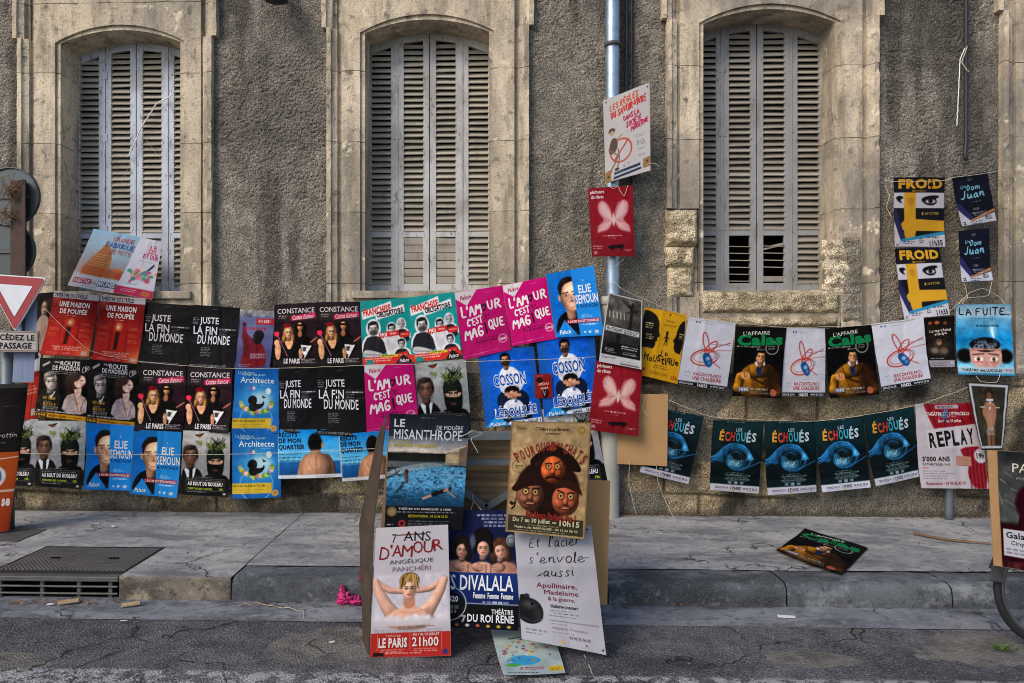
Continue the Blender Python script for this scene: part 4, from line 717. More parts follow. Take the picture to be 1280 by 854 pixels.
def d_green():
    a = Art(1.36, '#0e0d0d'); a.ell(.75, .62, .35, .3, '#231a12', .8, .9)
    a.ball(.5, .80, .42, .28, '#8a6426', 0, .3, .08); a.limb([(.10, .88), (.14, .72), (.28, .68)], .2, .14, '#a87c30', .35); a.limb([(.92, .92), (.86, .72), (.7, .60)], .22, .2, '#6e4e1e', .3); a.ball(.5, .62, .26, .11, '#8d6828', 0, .4, .15); a.mottle(.3, 12, 5, .02, .52, .98, .98); a.ell(.8, .72, .14, .18, '#3a2a14', .8, .7); a.line([(.36, .72), (.6, .80)], .05, '#3a2810', .7); a.line([(.3, .56), (.45, .90)], .02, '#4f3814', .7); a.line([(.62, .56), (.66, .9)], .02, '#4a3412', .7)
    a.poly([(.42, .50), (.5, .62), (.64, .53), (.62, .48)], '#d0d2d8'); a.poly([(.46, .56), (.58, .58), (.56, .70), (.48, .68)], '#2a3c5c'); a.face(.54, .425, .105, '#cc9c78', '#1d1512', vol=.45, tilt=8, lips='#e0c4b4')
    a.ell(.25, .70, .09, .055, '#c9976f', 1, .2); a.line([(.22, .66), (.24, .72)], .03, '#8f6244', .8); a.line([(.28, .66), (.28, .72)], .02, '#8f6244', .8)
    a.poly([(.78, .86), (.9, .9), (.88, .98), (.76, .97)], '#a86a5a', .9, None, 1)
    a.photo(0, .3, 1, 1, .3, 1.4)
    a.T("L'AFFAIRE", .16, .06, .68, .115, '#d8d8d4', .012, -4); a.T('Calas', .05, .10, .95, .265, '#0f8a52', .05, -3); a.words(.05, .285, .6, 1, .025, '#c8c8c4', .8, 2, .9); a.words(.45, .32, .66, 1, .025, '#c8c8c4', .8, 2); a.ring(.75, .29, .125, .012, '#c4c4c0'); a.words(.67, .275, .83, 3, .022, '#c4c4c0', .8, 3)
    a.poly([(.12, .865), (.33, .855), (.33, .925), (.12, .93)], '#7278a0', .9); a.T('14H45', .14, .87, .31, .918, '#e0e0ec', .02); a.words(.36, .885, .8, 1, .03, '#c8c6c2', .8, 5, .8); a.words(.36, .92, .74, 2, .022, '#a8a6a2', .7, 6); return a
def d_merchant():
    a = Art(1.58, '#16120f'); a.ell(.5, .2, .5, .2, '#22170f', .8, .9); a.ell(.45, .10, .07, .035, '#b8643a'); a.ell(.25, .10, .05, .03, '#a85a34'); a.ell(.7, .12, .06, .03, '#8a4a2c')
    a.ell(.45, .62, .35, .16, '#3a3026', 1, .4); a.mottle(.6, 12, 3, 0, .45, 1, .8); a.ell(.45, .50, .09, .06, '#a67a58'); a.ell(.45, .46, .1, .03, '#5a4a3a'); a.ell(.3, .66, .12, .06, '#8d8274', .8, .5); a.ell(.6, .68, .14, .06, '#7d7060', .8, .5)
    a.K('Le marchand', .20, .235, .88, .295, '#d8cfc4', .013, .03, 2, .2); a.K('et le djin', .34, .305, .74, .36, '#d8cfc4', .013, .03, 3, .2); a.words(.1, .82, .6, 1, .03, '#d0c8bc', .8, 4); a.rect(0, .86, 1, 1, '#9a9aa2'); a.words(.1, .91, .7, 3, .028, '#4a4a54', .8, 5); a.rect(.84, .885, .94, .95, '#c4c4cc'); return a
def d_brain():
    a = Art(1.30, '#2f86b4'); a.grad('#8db4cc', '#1a7cae', y0=.1, y1=.5); a.grad('#1a7cae', '#7fbcd6', y0=.5, y1=.9); a.mottle(.22, 4, 5); a.rect(0, 0, 1, .17, '#aebcc8', .75, .05); a.line([(.63, .34), (.65, .46)], .05, '#d8e6ee', .7); a.ell(.64, .36, .06, .09, '#d0e0ea', .6, .9)
    a.ell(.14, .73, .14, .10, '#15120f', 1, .3); a.ell(.86, .73, .13, .10, '#15120f', 1, .3); a.poly([(.24, .90), (.22, .62), (.3, .58), (.72, .58), (.79, .64), (.78, .90)], '#c49a90', 1, None, 1); a.ell(.5, .87, .12, .06, '#b8887e', .7, .6)
    a.ell(.5, .57, .27, .105, '#1b1a20'); a.mottle(.5, 22, 4, .22, .47, .78, .66); r = random.Random(5)
    for i in range(26): a.ring(.5+r.uniform(-.2, .2), .575+r.uniform(-.06, .05), r.uniform(.015, .04), .012, r.choice(['#7d8894', '#59626e', '#98a4ae', '#3d464f']), .8)
    a.poly([(.23, .625), (.77, .625), (.78, .66), (.5, .645), (.22, .66)], '#b08078')
    for sx in (-1, 1):
        x = .5+sx*.135; a.line([(x-.09, .705-sx*.008), (x+.09, .705+sx*.008)], .025, '#4a342c', .8); a.ell(x, .775, .075, .03, '#e2dad6'); a.ell(x, .775, .03, .028, '#4a2e22'); a.ell(x, .815, .07, .015, '#a8646a', .7, .5)
    a.photo(0, .15, 1, .9, .2, 1.2)
    a.rect(0, .885, 1, .97, '#bcc8d4', .9, .02); K = '#17161c'; a.K('LA FUITE', .04, .05, .90, .15, K, .020, 0, 3); a.line([(.8, .14), (.97, .15)], .015, K); a.words(.28, .20, .75, 1, .02, '#24465e', .8, 3); a.words(.36, .30, .78, 1, .03, '#173a56', .9, 4, .8); a.words(.05, .34, .2, 5, .02, '#2a5a78', .6, 5)
    a.T('THÉÂTRE des LUCIOLES', .07, .905, .78, .95, K, .03); a.T('17H05', .82, .905, .97, .95, '#a83a5a', .02); a.words(.1, .98, .9, 1, .02, '#3a4a5a', .7, 6); return a
def d_cold():
    a = Art(1.38, '#17171f'); Yl = '#cf9f2c'; W = '#c6c4d0'
    a.rect(0, .22, 1, .44, W); a.poly([(.20, .22), (.43, .22), (.43, .60), (1, .62), (1, .77), (.43, .77), (.41, .90), (.20, .88), (.20, .77), (.10, .70), (.20, .62)], Yl); a.poly([(.24, .30), (.38, .29), (.4, .38), (.3, .42)], '#b8862a', .8, None, 1)
    K = '#121218'; a.poly([(.52, .32), (.62, .27), (.86, .25), (.9, .29), (.82, .30), (.86, .36), (.76, .41), (.62, .39)], K, 1, None, 1); a.ell(.72, .345, .1, .028, W); a.ell(.72, .34, .045, .03, K); a.poly([(.03, .28), (.14, .26), (.2, .30), (.12, .32), (.18, .38), (.08, .35)], K, 1, None, 1)
    a.poly([(0, .60), (.14, .90), (.14, 1), (0, 1)], W); a.poly([(0, .46), (.05, .46), (.24, .92), (.14, .94), (0, .62)], '#2a2c58'); a.poly([(.14, .89), (1, .77), (1, .83), (.14, .95)], '#2f8fb8'); a.poly([(.14, .93), (1, .82), (1, 1), (0, 1), (0, .97)], W)
    a.T('FROID', .09, .025, .95, .165, Yl, .05); a.words(.36, .195, .7, 1, .03, Yl, .95, 2, .8); a.T('LA F-CTORE', .62, .50, .88, .535, '#c9a84a', .0); a.ell(.57, .52, .018, .02, '#c9a84a')
    a.words(.18, .925, .45, 2, .03, '#3a3a48', .8, 3); a.words(.5, .88, .62, 3, .028, '#3a3a48', .8, 4); a.words(.64, .86, .92, 1, .035, '#3a3a48', .85, 5, .9); a.T('11h35', .70, .905, .95, .985, '#1d1d26', .035, -3); a.T('du 7', .03, .94, .12, .985, '#1d1d26', .0, -5, .3); return a
def d_night():
    a = Art(1.28, '#121527'); B = '#7fb6cc'; a.grad('#14172a', '#0f1120')
    a.poly([(0, .50), (.10, .56), (.40, .88), (.3, .93), (0, .66)], '#2d2f66'); a.poly([(0, .66), (.30, .93), (1, .82), (1, 1), (0, 1)], '#c4c4d2'); a.poly([(.28, .90), (1, .74), (1, .80), (.3, .94)], '#c88a5a', .9)
    a.K('Un', .18, .20, .36, .27, B, .014, .03, 2, .3); a.K('Dom', .34, .21, .72, .32, B, .024, .02, 3, .3); a.K('Juan', .14, .33, .82, .48, B, .034, .03, 4, .3); a.words(.4, .55, .7, 1, .02, '#a8b4c8', .7, 3); a.words(.42, .68, .62, 2, .025, '#b8c0d0', .8, 4); a.words(.34, .77, .8, 3, .03, '#b8c0d0', .8, 5, centre=True); a.words(.42, .09, .56, 2, .025, '#8d98b0', .8, 6)
    a.words(.26, .95, .66, 2, .035, '#33364a', .85, 7, .7); a.words(.7, .88, .96, 2, .045, '#33364a', .85, 8, .8); a.T('2', .04, .92, .14, .98, '#22253a', .02); return a
def d_wave():
    a = Art(1.42, '#081a1f'); a.grad('#0f3036', '#050d10', y1=.8); a.mottle(.3, 6, 4)
    W = [(0, .53), (.08, .505), (.16, .45), (.25, .38), (.36, .33), (.5, .315), (.63, .34), (.73, .40), (.80, .48), (.84, .53)]
    a.poly([(0, .55)]+W[:-1]+[(.74, .50), (.70, .44), (.60, .395), (.48, .385), (.36, .42), (.28, .50), (.24, .60), (.10, .57)], '#124a72', .95, .012, 1)
    for k, (dy, wd, cc) in enumerate(((.006, .03, '#2f8ecb'), (.028, .012, '#1d6aa4'), (.045, .010, '#3f9cd8'), (.062, .008, '#17527f'), (.078, .008, '#2a7ab4'))): a.line([(x, y+dy*(1 if 0 < i else 1)) for i, (x, y) in enumerate(W[:-1])], wd, cc, .9)
    a.poly([(.70, .42), (.80, .46), (.87, .545), (.81, .53), (.79, .57), (.75, .535), (.70, .56), (.71, .49)], '#4aa4de', .95, .008, 1)
    a.line([(.80, .56), (.74, .63), (.64, .68), (.50, .69), (.38, .65), (.32, .58), (.34, .50), (.42, .445), (.52, .43), (.60, .46)], .05, '#174f70', .9)
    for q in range(5): r_ = .30-.05*q; a.line([(.50+r_*.62*math.cos(t), .575+r_*.36*math.sin(t)) for t in [math.radians(d) for d in range(-20, 250, 18)]], .014, ['#1f6f9c', '#2f8fc0', '#7cc0e2', '#3a9ccc', '#a8d8ec'][q], .85)
    a.ell(.46, .60, .09, .05, '#8accea', .7, .6); a.mottle(.55, 17, 8, .22, .42, .78, .71); a.mottle(.4, 10, 4, 0, .3, 1, .6)
    a.line([(0, .555), (.08, .53)], .02, '#123a58'); a.line([(.55, .695), (.75, .64), (1, .555)], .012, '#2a76b0'); a.poly([(0, .58), (.22, .62), (.34, .70), (.6, .71), (.8, .65), (1, .57), (1, .74), (0, .74)], '#081418', .75, .03, 1)
    cols = ['#d8a030', '#cf5a38', '#c23a34', '#38a0b0', '#4fb0c8', '#a8c4d0', '#c8d0d8']
    for i, ch in enumerate('ÉCHOUÉS'): a.T(ch, .15+i*.105, .155-(.035 if ch == 'É' else 0), .235+i*.105, .285+(i % 2)*.01, cols[i], .03, random.Random(i).uniform(-5, 5))
    a.T('LES', .46, .10, .58, .145, '#a8c0cc', .02, -6); a.words(.28, .02, .72, 1, .018, '#8db0b4', .8, 2); a.words(.3, .73, .7, 1, .018, '#7d9aa0', .8, 3, centre=True); a.words(.26, .76, .84, 5, .02, '#8da8ae', .75, 4, centre=True); a.rect(.36, .855, .43, .885, '#9ab0b8', .8); a.rect(.48, .85, .55, .89, '#9ab0b8', .9); a.rect(.6, .855, .67, .885, '#9ab0b8', .8)
    a.rect(0, .90, 1, 1, '#c6c5d0'); a.T('ESPACE ALYA', .10, .93, .37, .96, '#3a3a44', .012); a.T('17H05', .41, .922, .62, .968, '#24242e', .02); a.T('04 90 27 38 23', .66, .93, .95, .96, '#3a3a44', .012); a.line([(.08, .985), (.92, .975)], .006, '#8a8a94', .8); a.ell(.48, .98, .02, .01, '#b8a03a'); return a
def d_replay():
    a = Art(1.26, '#c2bcc4'); a.mottle(.06, 5, 3); R = '#96182a'
    a.poly([(.12, 0), (1, 0), (1, .26), (.26, .30), (.2, .18)], R); a.poly([(.62, .52), (1, .50), (1, 1), (.78, 1), (.70, .84), (.74, .72), (.66, .62)], R, 1, None, 1)
    for i in range(6): a.line([(.2+.15*i, 0), (.3+.14*i, .28)], .03, '#5e0d1a', .55); a.line([(.74+.06*i, .54), (.74+.055*i, 1)], .02, '#5a0c18', .6); a.line([(.77+.06*i, .54), (.77+.055*i, 1)], .012, '#c0364a', .5)
    a.poly([(.14, .31), (1, .24), (1, .50), (.62, .52), (.16, .54)], '#cac5cc')
    for i in range(4): a.line([(.58, .635+.028*i), (.76, .645+.026*i)], .04, '#b98a78'); a.line([(.6, .648+.028*i), (.74, .656+.026*i)], .008, '#7a4a40', .7)
    a.rect(.30, .02, .66, .065, '#b0a8b0'); a.words(.33, .043, .63, 1, .03, '#5a3440', .9, 2, .8); a.T('THÉÂTRE DE L\'ÉTINCELLE', .16, .095, .82, .145, '#e8dcdc', .02); a.words(.34, .165, .66, 1, .02, '#e0c0c4', .8, 3); a.T('Du 07 au 29 juillet', .33, .19, .68, .235, '#e8dcdc', .015)
    a.J('REPLAY', .17, .345, .86, .525, '#18171c', .035, 6, 3, .06)
    a.T("3'000 ANS", .06, .625, .46, .685, '#1d1c22', .03, -1); a.T('DE THÉÂTRE EN 1H10', .06, .70, .46, .735, '#3a3640', .012); a.line([(.06, .765), (.14, .765)], .008, '#a83a4a'); a.words(.06, .80, .5, 4, .028, '#6a6670', .8, 6); a.T('Réservation : 04 90 85 43 91', .08, .92, .66, .96, '#9a2a4a', .012, -1)
    a.ell(.93, .62, .10, .085, '#d0ccd2'); a.T('19h', .86, .585, .98, .65, '#1d1c22', .03); return a
def d_tee():
    a = Art(1.55, '#2b2a22'); a.ell(.5, .5, .4, .5, '#4a4232', .7, .9); a.ell(.5, .16, .13, .08, '#2a1a12', 1, .4); a.mottle(.4, 9, 4); a.ell(.5, .20, .07, .06, '#8a5f48', .8, .5)
    a.poly([(.34, .34), (.45, .27), (.6, .28), (.72, .40), (.66, .58), (.62, .70), (.40, .70), (.38, .54), (.28, .46)], '#a8795e', 1, .02, 2); a.line([(.44, .7), (.42, .94)], .12, '#946850'); a.line([(.58, .7), (.58, .94)], .12, '#7d5440'); a.ell(.5, .5, .08, .2, '#c0907a', .5, .8)
    a.T('T', .42, .24, .60, .40, '#d4d2d6', .03); a.rect(.24, .36, .36, .375, '#d4d2d6'); a.rect(.66, .36, .78, .375, '#d4d2d6'); a.T('LIEE', .42, .66, .60, .70, '#c4c2c6', .02); a.words(.36, .72, .7, 3, .028, '#b4b2b6', .8, 3)
    for q in (((.06, .04), (.94, .04)), ((.94, .04), (.94, .96)), ((.94, .96), (.06, .96)), ((.06, .96), (.06, .04))): a.line(q, .05, '#c4c4cc')
    e = .03; a.rect(0, 0, 1, .02, '#35332e'); return a
def d_park():
    a = Art(1.48, '#3c3f40', 110); a.grad('#36393b', '#5a5d5e', y1=.6); a.mottle(.35, 5, 3); a.ell(.3, .35, .3, .2, '#6a6d6e', .5, .9); r = random.Random(6)
    for i in range(14): x = r.uniform(0, .8); y = r.uniform(.1, .5); a.line([(x, y), (x+r.uniform(-.1, .2), y+r.uniform(0, .12))], .004, '#a8abac', .6)
    a.ell(.50, .44, .30, .20, '#3a1620', 1, .1); a.poly([(.3, .4), (.8, .35), (1, .8), (.15, .8)], '#3d1822', 1, None, 1); a.rect(0, .62, 1, .94, '#3a1520'); a.rect(0, .94, 1, 1, '#4a2a2c'); a.mottle(.5, 14, 3, 0, .93, 1, 1)
    a.photo(0, 0, 1, 1, .3, 1.3); a.T('PA', .17, .10, .37, .175, '#d8d2c4', .005); a.T('POÈM', .22, .21, .36, .24, '#a8a49c', 0); a.rect(.03, .67, .62, .90, '#c4c6d2'); a.T('Galapia', .06, .69, .44, .76, '#1d2136', .02); a.T('Cirque', .12, .765, .34, .81, '#24283c', .01); a.words(.06, .84, .58, 2, .03, '#6a6e84', .8, 4); return a
def d_pool():
    a = Art(1.46, '#12161d', 150); a.grad('#141a24', '#2a3240', y1=.2); a.grad('#5f6a78', '#c8bab0', y0=.2, y1=.34); a.mottle(.12, 4, 2, 0, .15, 1, .4)
    a.ell(.2, .38, .35, .045, '#1e211f', 1, .4); a.ell(.55, .385, .3, .04, '#232624', 1, .4); a.mottle(.4, 18, 4, 0, .33, .75, .45); a.rect(0, .415, .8, .47, '#6a6c6c', .85, .01)
    a.poly([(0, .50), (.45, .42), (.72, .43), (.68, .455), (.35, .49), (0, .56)], '#8b8c8c', 1, None, 1); a.rect(.73, .325, .92, .44, '#8d7d68'); a.rect(.75, .345, .90, .42, '#a8967a'); a.poly([(.9, .29), (1, .25), (1, .45), (.9, .44)], '#77685a'); a.line([(.73, .33), (.98, .27)], .012, '#c8b8a0')
    a.poly([(0, .86), (0, .57), (.35, .495), (.66, .455), (1, .46), (1, .86)], '#3a7aa4', 1, None); a.ell(.62, .55, .45, .09, '#5d9cc0', .7, .9); a.grad('#336a90', '#0c141d', a=.6, y0=.64, y1=.84); n_ = fbm(a.U*22+3*fbm(a.U*6, a.V*9, 5), a.V*60, 7, 3); rd = np.clip(1-np.abs(n_-.5)*7, 0, 1)*(a.V > .49-.05*a.U)*(a.V < .8); a.put(rd*.5*(1-sstep(.6, .8, a.V)), '#a8d0e2'); a.put(np.clip((.42-n_)*6, 0, 1)*(a.V > .52-.05*a.U)*.5, '#123048')
    a.line([(.55, .52), (1, .53)], .006, '#a8b8c4', .7); a.photo(0, .22, 1, .82, .25, 1.2); a.limb([(.24, .52), (.255, .59)], .06, .045, '#6a5244', .4); a.ell(.25, .50, .022, .016, '#2a211c'); a.line([(.22, .6), (.14, .68)], .02, '#2a2a2a'); a.line([(.05, .45), (.16, .55)], .012, '#3a3632'); a.line([(.16, .5), (.02, .56)], .012, '#3a3632')
    a.line([(.48, .735), (.62, .695)], .03, '#c49a84'); a.line([(.6, .70), (.74, .665)], .05, '#15161c'); a.line([(.74, .665), (.80, .645)], .03, '#b98a74'); a.ell(.81, .645, .022, .018, '#2a1a14'); a.line([(.78, .67), (.88, .72)], .014, '#b98a74')
    W = '#cfd3da'; a.T('LE', .065, .045, .20, .115, W, .02); a.T('DE MOLIÈRE', .60, .085, .93, .13, W, .0); a.T('MISANTHROPE', .065, .135, .925, .225, W, .008); a.words(.08, .24, .3, 1, .02, '#b8a020', .9, 2); a.T('RAYMOND ACQUAVIVA', .065, .26, .62, .295, '#c0ac1c', .025); a.words(.4, .03, .62, 1, .015, '#7d8490', .7, 2)
    a.rect(0, .83, 1, 1, '#101115'); a.grad('#16202c', '#101115', a=.9, y0=.8, y1=.84); a.T('THÉÂTRE DES BARRIQUES', .17, .815, .68, .84, '#c4c6cc', .015); a.T('À 10H05', .70, .815, .84, .84, '#c4c6cc', .015); a.words(.16, .857, .92, 1, .018, '#a8aab0', .8, 4); a.T('RÉSERVATIONS : 04 13 66 36 52', .30, .872, .80, .90, '#b8ac28', .015); a.ell(.085, .855, .06, .04, '#9a8258'); a.ring(.085, .855, .045, .008, '#6a5838'); a.words(.3, .935, .95, 3, .02, '#8d9096', .7, 6); a.ring(.22, .955, .035, .02, '#b02a34'); a.words(.03, .965, .13, 1, .02, '#c4c6cc', .8, 2); return a
def d_trio():
    a = Art(1.56, '#131a3c', 150); a.ell(.5, .15, .6, .25, '#1a2350', .8, .9)
    for x0, y0, x1 in ((.46, .045, .97), (.52, .075, .97), (.55, .105, .97), (.55, .135, .97)): a.words(x0, y0, x1, 1, .03, '#aab2cc', .85, int(y0*99), .6)
    for cx, cy, r, hc in ((.27, .33, .105, '#1f1512'), (.77, .34, .11, '#573a28')):
        a.ball(cx, cy-.02, r*1.15, r*.85, hc, 0, .45, .15, .14, int(cx*10)); a.ball(cx-r*.75, cy+.05, r*.5, r*.62, hc, 0, .45, .2, .18, 3); a.ball(cx+r*.75, cy+.05, r*.5, r*.62, hc, 0, .45, .2, .18, 4)
    a.poly([(-.02, .56), (.02, .47), (.14, .43), (.30, .43), (.44, .47), (.44, .56)], '#c09080', 1, .02, 2); a.poly([(.62, .56), (.66, .46), (.80, .43), (.94, .45), (1.0, .51), (1, .56)], '#bc8c7c', 1, .02, 2); a.ell(.06, .49, .06, .05, '#d2a595', .7, .8); a.ell(.92, .49, .05, .05, '#9a6c5e', .7, .8)
    a.face(.275, .345, .076, '#d6a896', None, tilt=10, lips='#a01c2a'); a.face(.765, .345, .078, '#d6a896', None, tilt=-14, lips='#a01c2a'); a.poly([(.27, .265), (.34, .275), (.36, .36), (.33, .36), (.30, .30)], '#1f1512', .95, .012, 1); a.poly([(.68, .31), (.72, .265), (.82, .27), (.86, .34), (.80, .29)], '#573a28', .95, .012, 1)
    a.ball(.54, .245, .135, .095, '#140e10', 0, .5, .1, .04, 6); a.poly([(.38, .56), (.42, .47), (.48, .44), (.6, .44), (.66, .47), (.70, .56)], '#d6a896', 1, .02, 2); a.face(.545, .325, .082, '#deae98', None, lips='#b01c2c', amb=.6); a.poly([(.455, .30), (.46, .245), (.54, .225), (.63, .245), (.635, .30), (.61, .268), (.54, .262), (.48, .268)], '#140e10', 1, .008, 1); a.ball(.445, .31, .028, .06, '#140e10', 8); a.ball(.645, .31, .028, .06, '#140e10', -8); a.ell(.41, .27, .035, .06, '#8a98a8', .55, .5)
    a.ball(.90, .26, .065, .055, '#8a929c'); a.ring(.90, .26, .045, .012, '#4a525c'); a.ell(.08, .19, .05, .04, '#3a4a8a', .8, .5)
    for cx, q in ((.24, 1), (.47, 1), (.76, -1)):
        a.ball(cx, .49, .075, .036, '#c0917f', 20*q, .55)
        for k in range(4): a.limb([(cx+q*.03, .475+.012*k), (cx+q*.075, .466+.015*k), (cx+q*.115, .474+.017*k)], .022, .014, '#cf9f8c', .55); a.ell(cx+q*.117, .475+.017*k, .008, .005, '#5a1020')
    a.photo(0, .14, 1, .535, .16, 1.05)
    a.rect(0, .535, 1, .80, '#162a6a'); a.grad('#1a3a86', '#132458', y0=.535, y1=.80); W = '#e4e6ee'; a.T('LES DIVALALA', .0, .555, .93, .685, W, .015); a.T('Femme', .43, .70, .58, .75, W, .02); a.T('Femme', .61, .70, .75, .75, W, .02); a.T('Femme', .78, .70, .93, .75, W, .02); a.words(.55, .78, .93, 1, .025, '#c4cce4', .9, 3, .8)
    a.rect(0, .80, 1, 1, '#101115'); a.ell(.12, .80, .22, .09, '#15161a'); a.ring(.12, .80, .22, .01, '#c4c6cc'); a.T('22H20', .02, .735, .24, .785, W, .03); a.rect(.34, .79, 1, .798, '#9aa0b4'); a.words(.03, .83, .28, 2, .035, '#b4b6bc', .85, 4, .8); a.T('THÉÂTRE', .66, .825, .93, .875, W, .015); a.T('DU ROI RENE', .36, .88, .94, .945, W, .02); a.line([(.27, .9), (.33, .9), (.30, .945)], .02, '#a8aab0'); r = random.Random(1)
    for i in range(7): a.ell(.1+.13*i, .975, .025, .012, r.choice(['#b85a3a', '#3a6ab0', '#c4c6cc', '#c0a03a']))
    return a
def d_bath():
    a = Art(1.60, '#bdbcc6', 160); a.grad('#c6c5cd', '#b9b8c6', y1=.6); a.ell(.5, .5, .55, .2, '#cac9d4', .7, .9); SK, S2, S3 = '#c08c78', '#a8705e', '#d0a08c'
    a.ell(.5, .70, .6, .07, '#cdccd6', .9, .6)
    for sd in (-1, 1):
        X = lambda x: .48+sd*x
        a.limb([(X(.10), .50), (X(.25), .49), (X(.38), .455), (X(.45), .42)], .07, .10, '#d8ae9b', .55)
        a.limb([(X(.455), .422), (X(.40), .50), (X(.30), .60), (X(.22), .665)], .095, .19, '#e0b8a5', .6); a.ell(X(.235), .655, .035, .03, '#a87866', .5, .8)
    a.ball(.48, .715, .31, .085, '#dfb6a3', 0, .72, .12); a.poly([(.26, .665), (.36, .635), (.42, .60), (.54, .60), (.60, .635), (.70, .665), (.66, .71), (.3, .71)], '#dcb29e', 1, .015, 2)
    a.poly([(.405, .54), (.545, .54), (.56, .615), (.48, .64), (.40, .615)], '#bb8a75', 1, .012, 1); a.line([(.34, .655), (.46, .668)], .012, '#b58872', .5); a.line([(.50, .668), (.62, .655)], .012, '#b58872', .5)
    a.ball(.475, .43, .128, .072, '#5f482c', 0, .5, .15, .10, 5); a.face(.475, .482, .098, '#e6bda8', None, lips='#b8252e', seed=2, neck=False, amb=.62); r = random.Random(3)
    for i in range(60): x = .475+r.uniform(-.13, .13); a.line([(.475+(x-.475)*.4+.01, .368+r.uniform(0, .012)), (.475+(x-.475)*.85, .392), (x, .412+r.uniform(-.012, .016)+abs(x-.475)*.5)], .010, r.choice(['#c8a86a', '#8a6a3c', '#b0905a', '#4f3a22', '#d8bc80', '#9a7846']), .85)
    a.ell(.5, .735, .45, .03, '#d0cfd8', .9, .5); r = random.Random(9)
    for i in range(40): a.ell(.5+r.uniform(-.3, .3), .71+r.uniform(-.015, .02), r.uniform(.02, .05), r.uniform(.01, .02), '#d4d3dc', .6, .5)
    a.photo(.03, .37, .97, .72, .12, 1.15)
    a.T('7', .23, .055, .29, .125, '#1f1d22', 0); a.T('ANS', .39, .04, .76, .115, '#1f1d22', .0, 2); a.line([(.3, .065), (.66, .062)], .012, '#2a2226'); a.ell(.66, .062, .02, .01, '#2a2226'); a.line([(.36, .06), (.56, .06)], .010, '#b05a2a')
    for ch, x, y, rt, h in (('D', .07, .155, 8, .10), ("'", .21, .135, 0, .03), ('A', .24, .14, 4, .09), ('M', .37, .145, 6, .09), ('O', .52, .115, -6, .095), ('U', .66, .12, 4, .09), ('R', .79, .105, -8, .09)): a.T(ch, x, y, x+(.03 if ch == "'" else .145 if ch == 'M' else .13), y+h, '#8c1c22', .0, rt)
    a.T('ANGÉLIQUE', .205, .245, .79, .29, '#4a4650', .0, -1.5); a.T('PANCHÉRI', .25, .30, .755, .345, '#8d7088', .0, -1)
    a.T('TEXTE : ÉRIC CARRIÈRE', .33, .758, .69, .782, '#6a6872', .0); a.line([(.22, .77), (.30, .77)], .005, '#8a4a4a'); a.line([(.72, .77), (.8, .77)], .005, '#8a4a4a'); a.words(.04, .795, .96, 2, .014, '#8a8892', .6, 3)
    R = '#b5302a'; a.rect(0, .815, 1, 1, R); W = '#e8dcdc'; a.T('THÉÂTRE', .19, .825, .38, .843, '#e8b8b0', .01); a.T('LE PARIS', .105, .85, .46, .925, W, .04); a.T('DU 7 AU 29 JUILLET', .53, .82, .86, .846, W, .01); a.T('21h00', .52, .85, .85, .92, W, .02); a.words(.12, .945, .46, 2, .016, '#e8b8b0', .8, 4); a.words(.54, .938, .86, 2, .016, '#e8b8b0', .8, 5)
    for x in (.085, .49, .885): a.rect(x, .825, x+.006, .95, '#d88a84')
    a.rect(.04, .962, .17, .99, '#2a1416'); a.words(.19, .972, .75, 1, .016, '#ecd0cc', .8, 7); a.ell(.93, .965, .03, .02, '#2a3c80'); return a
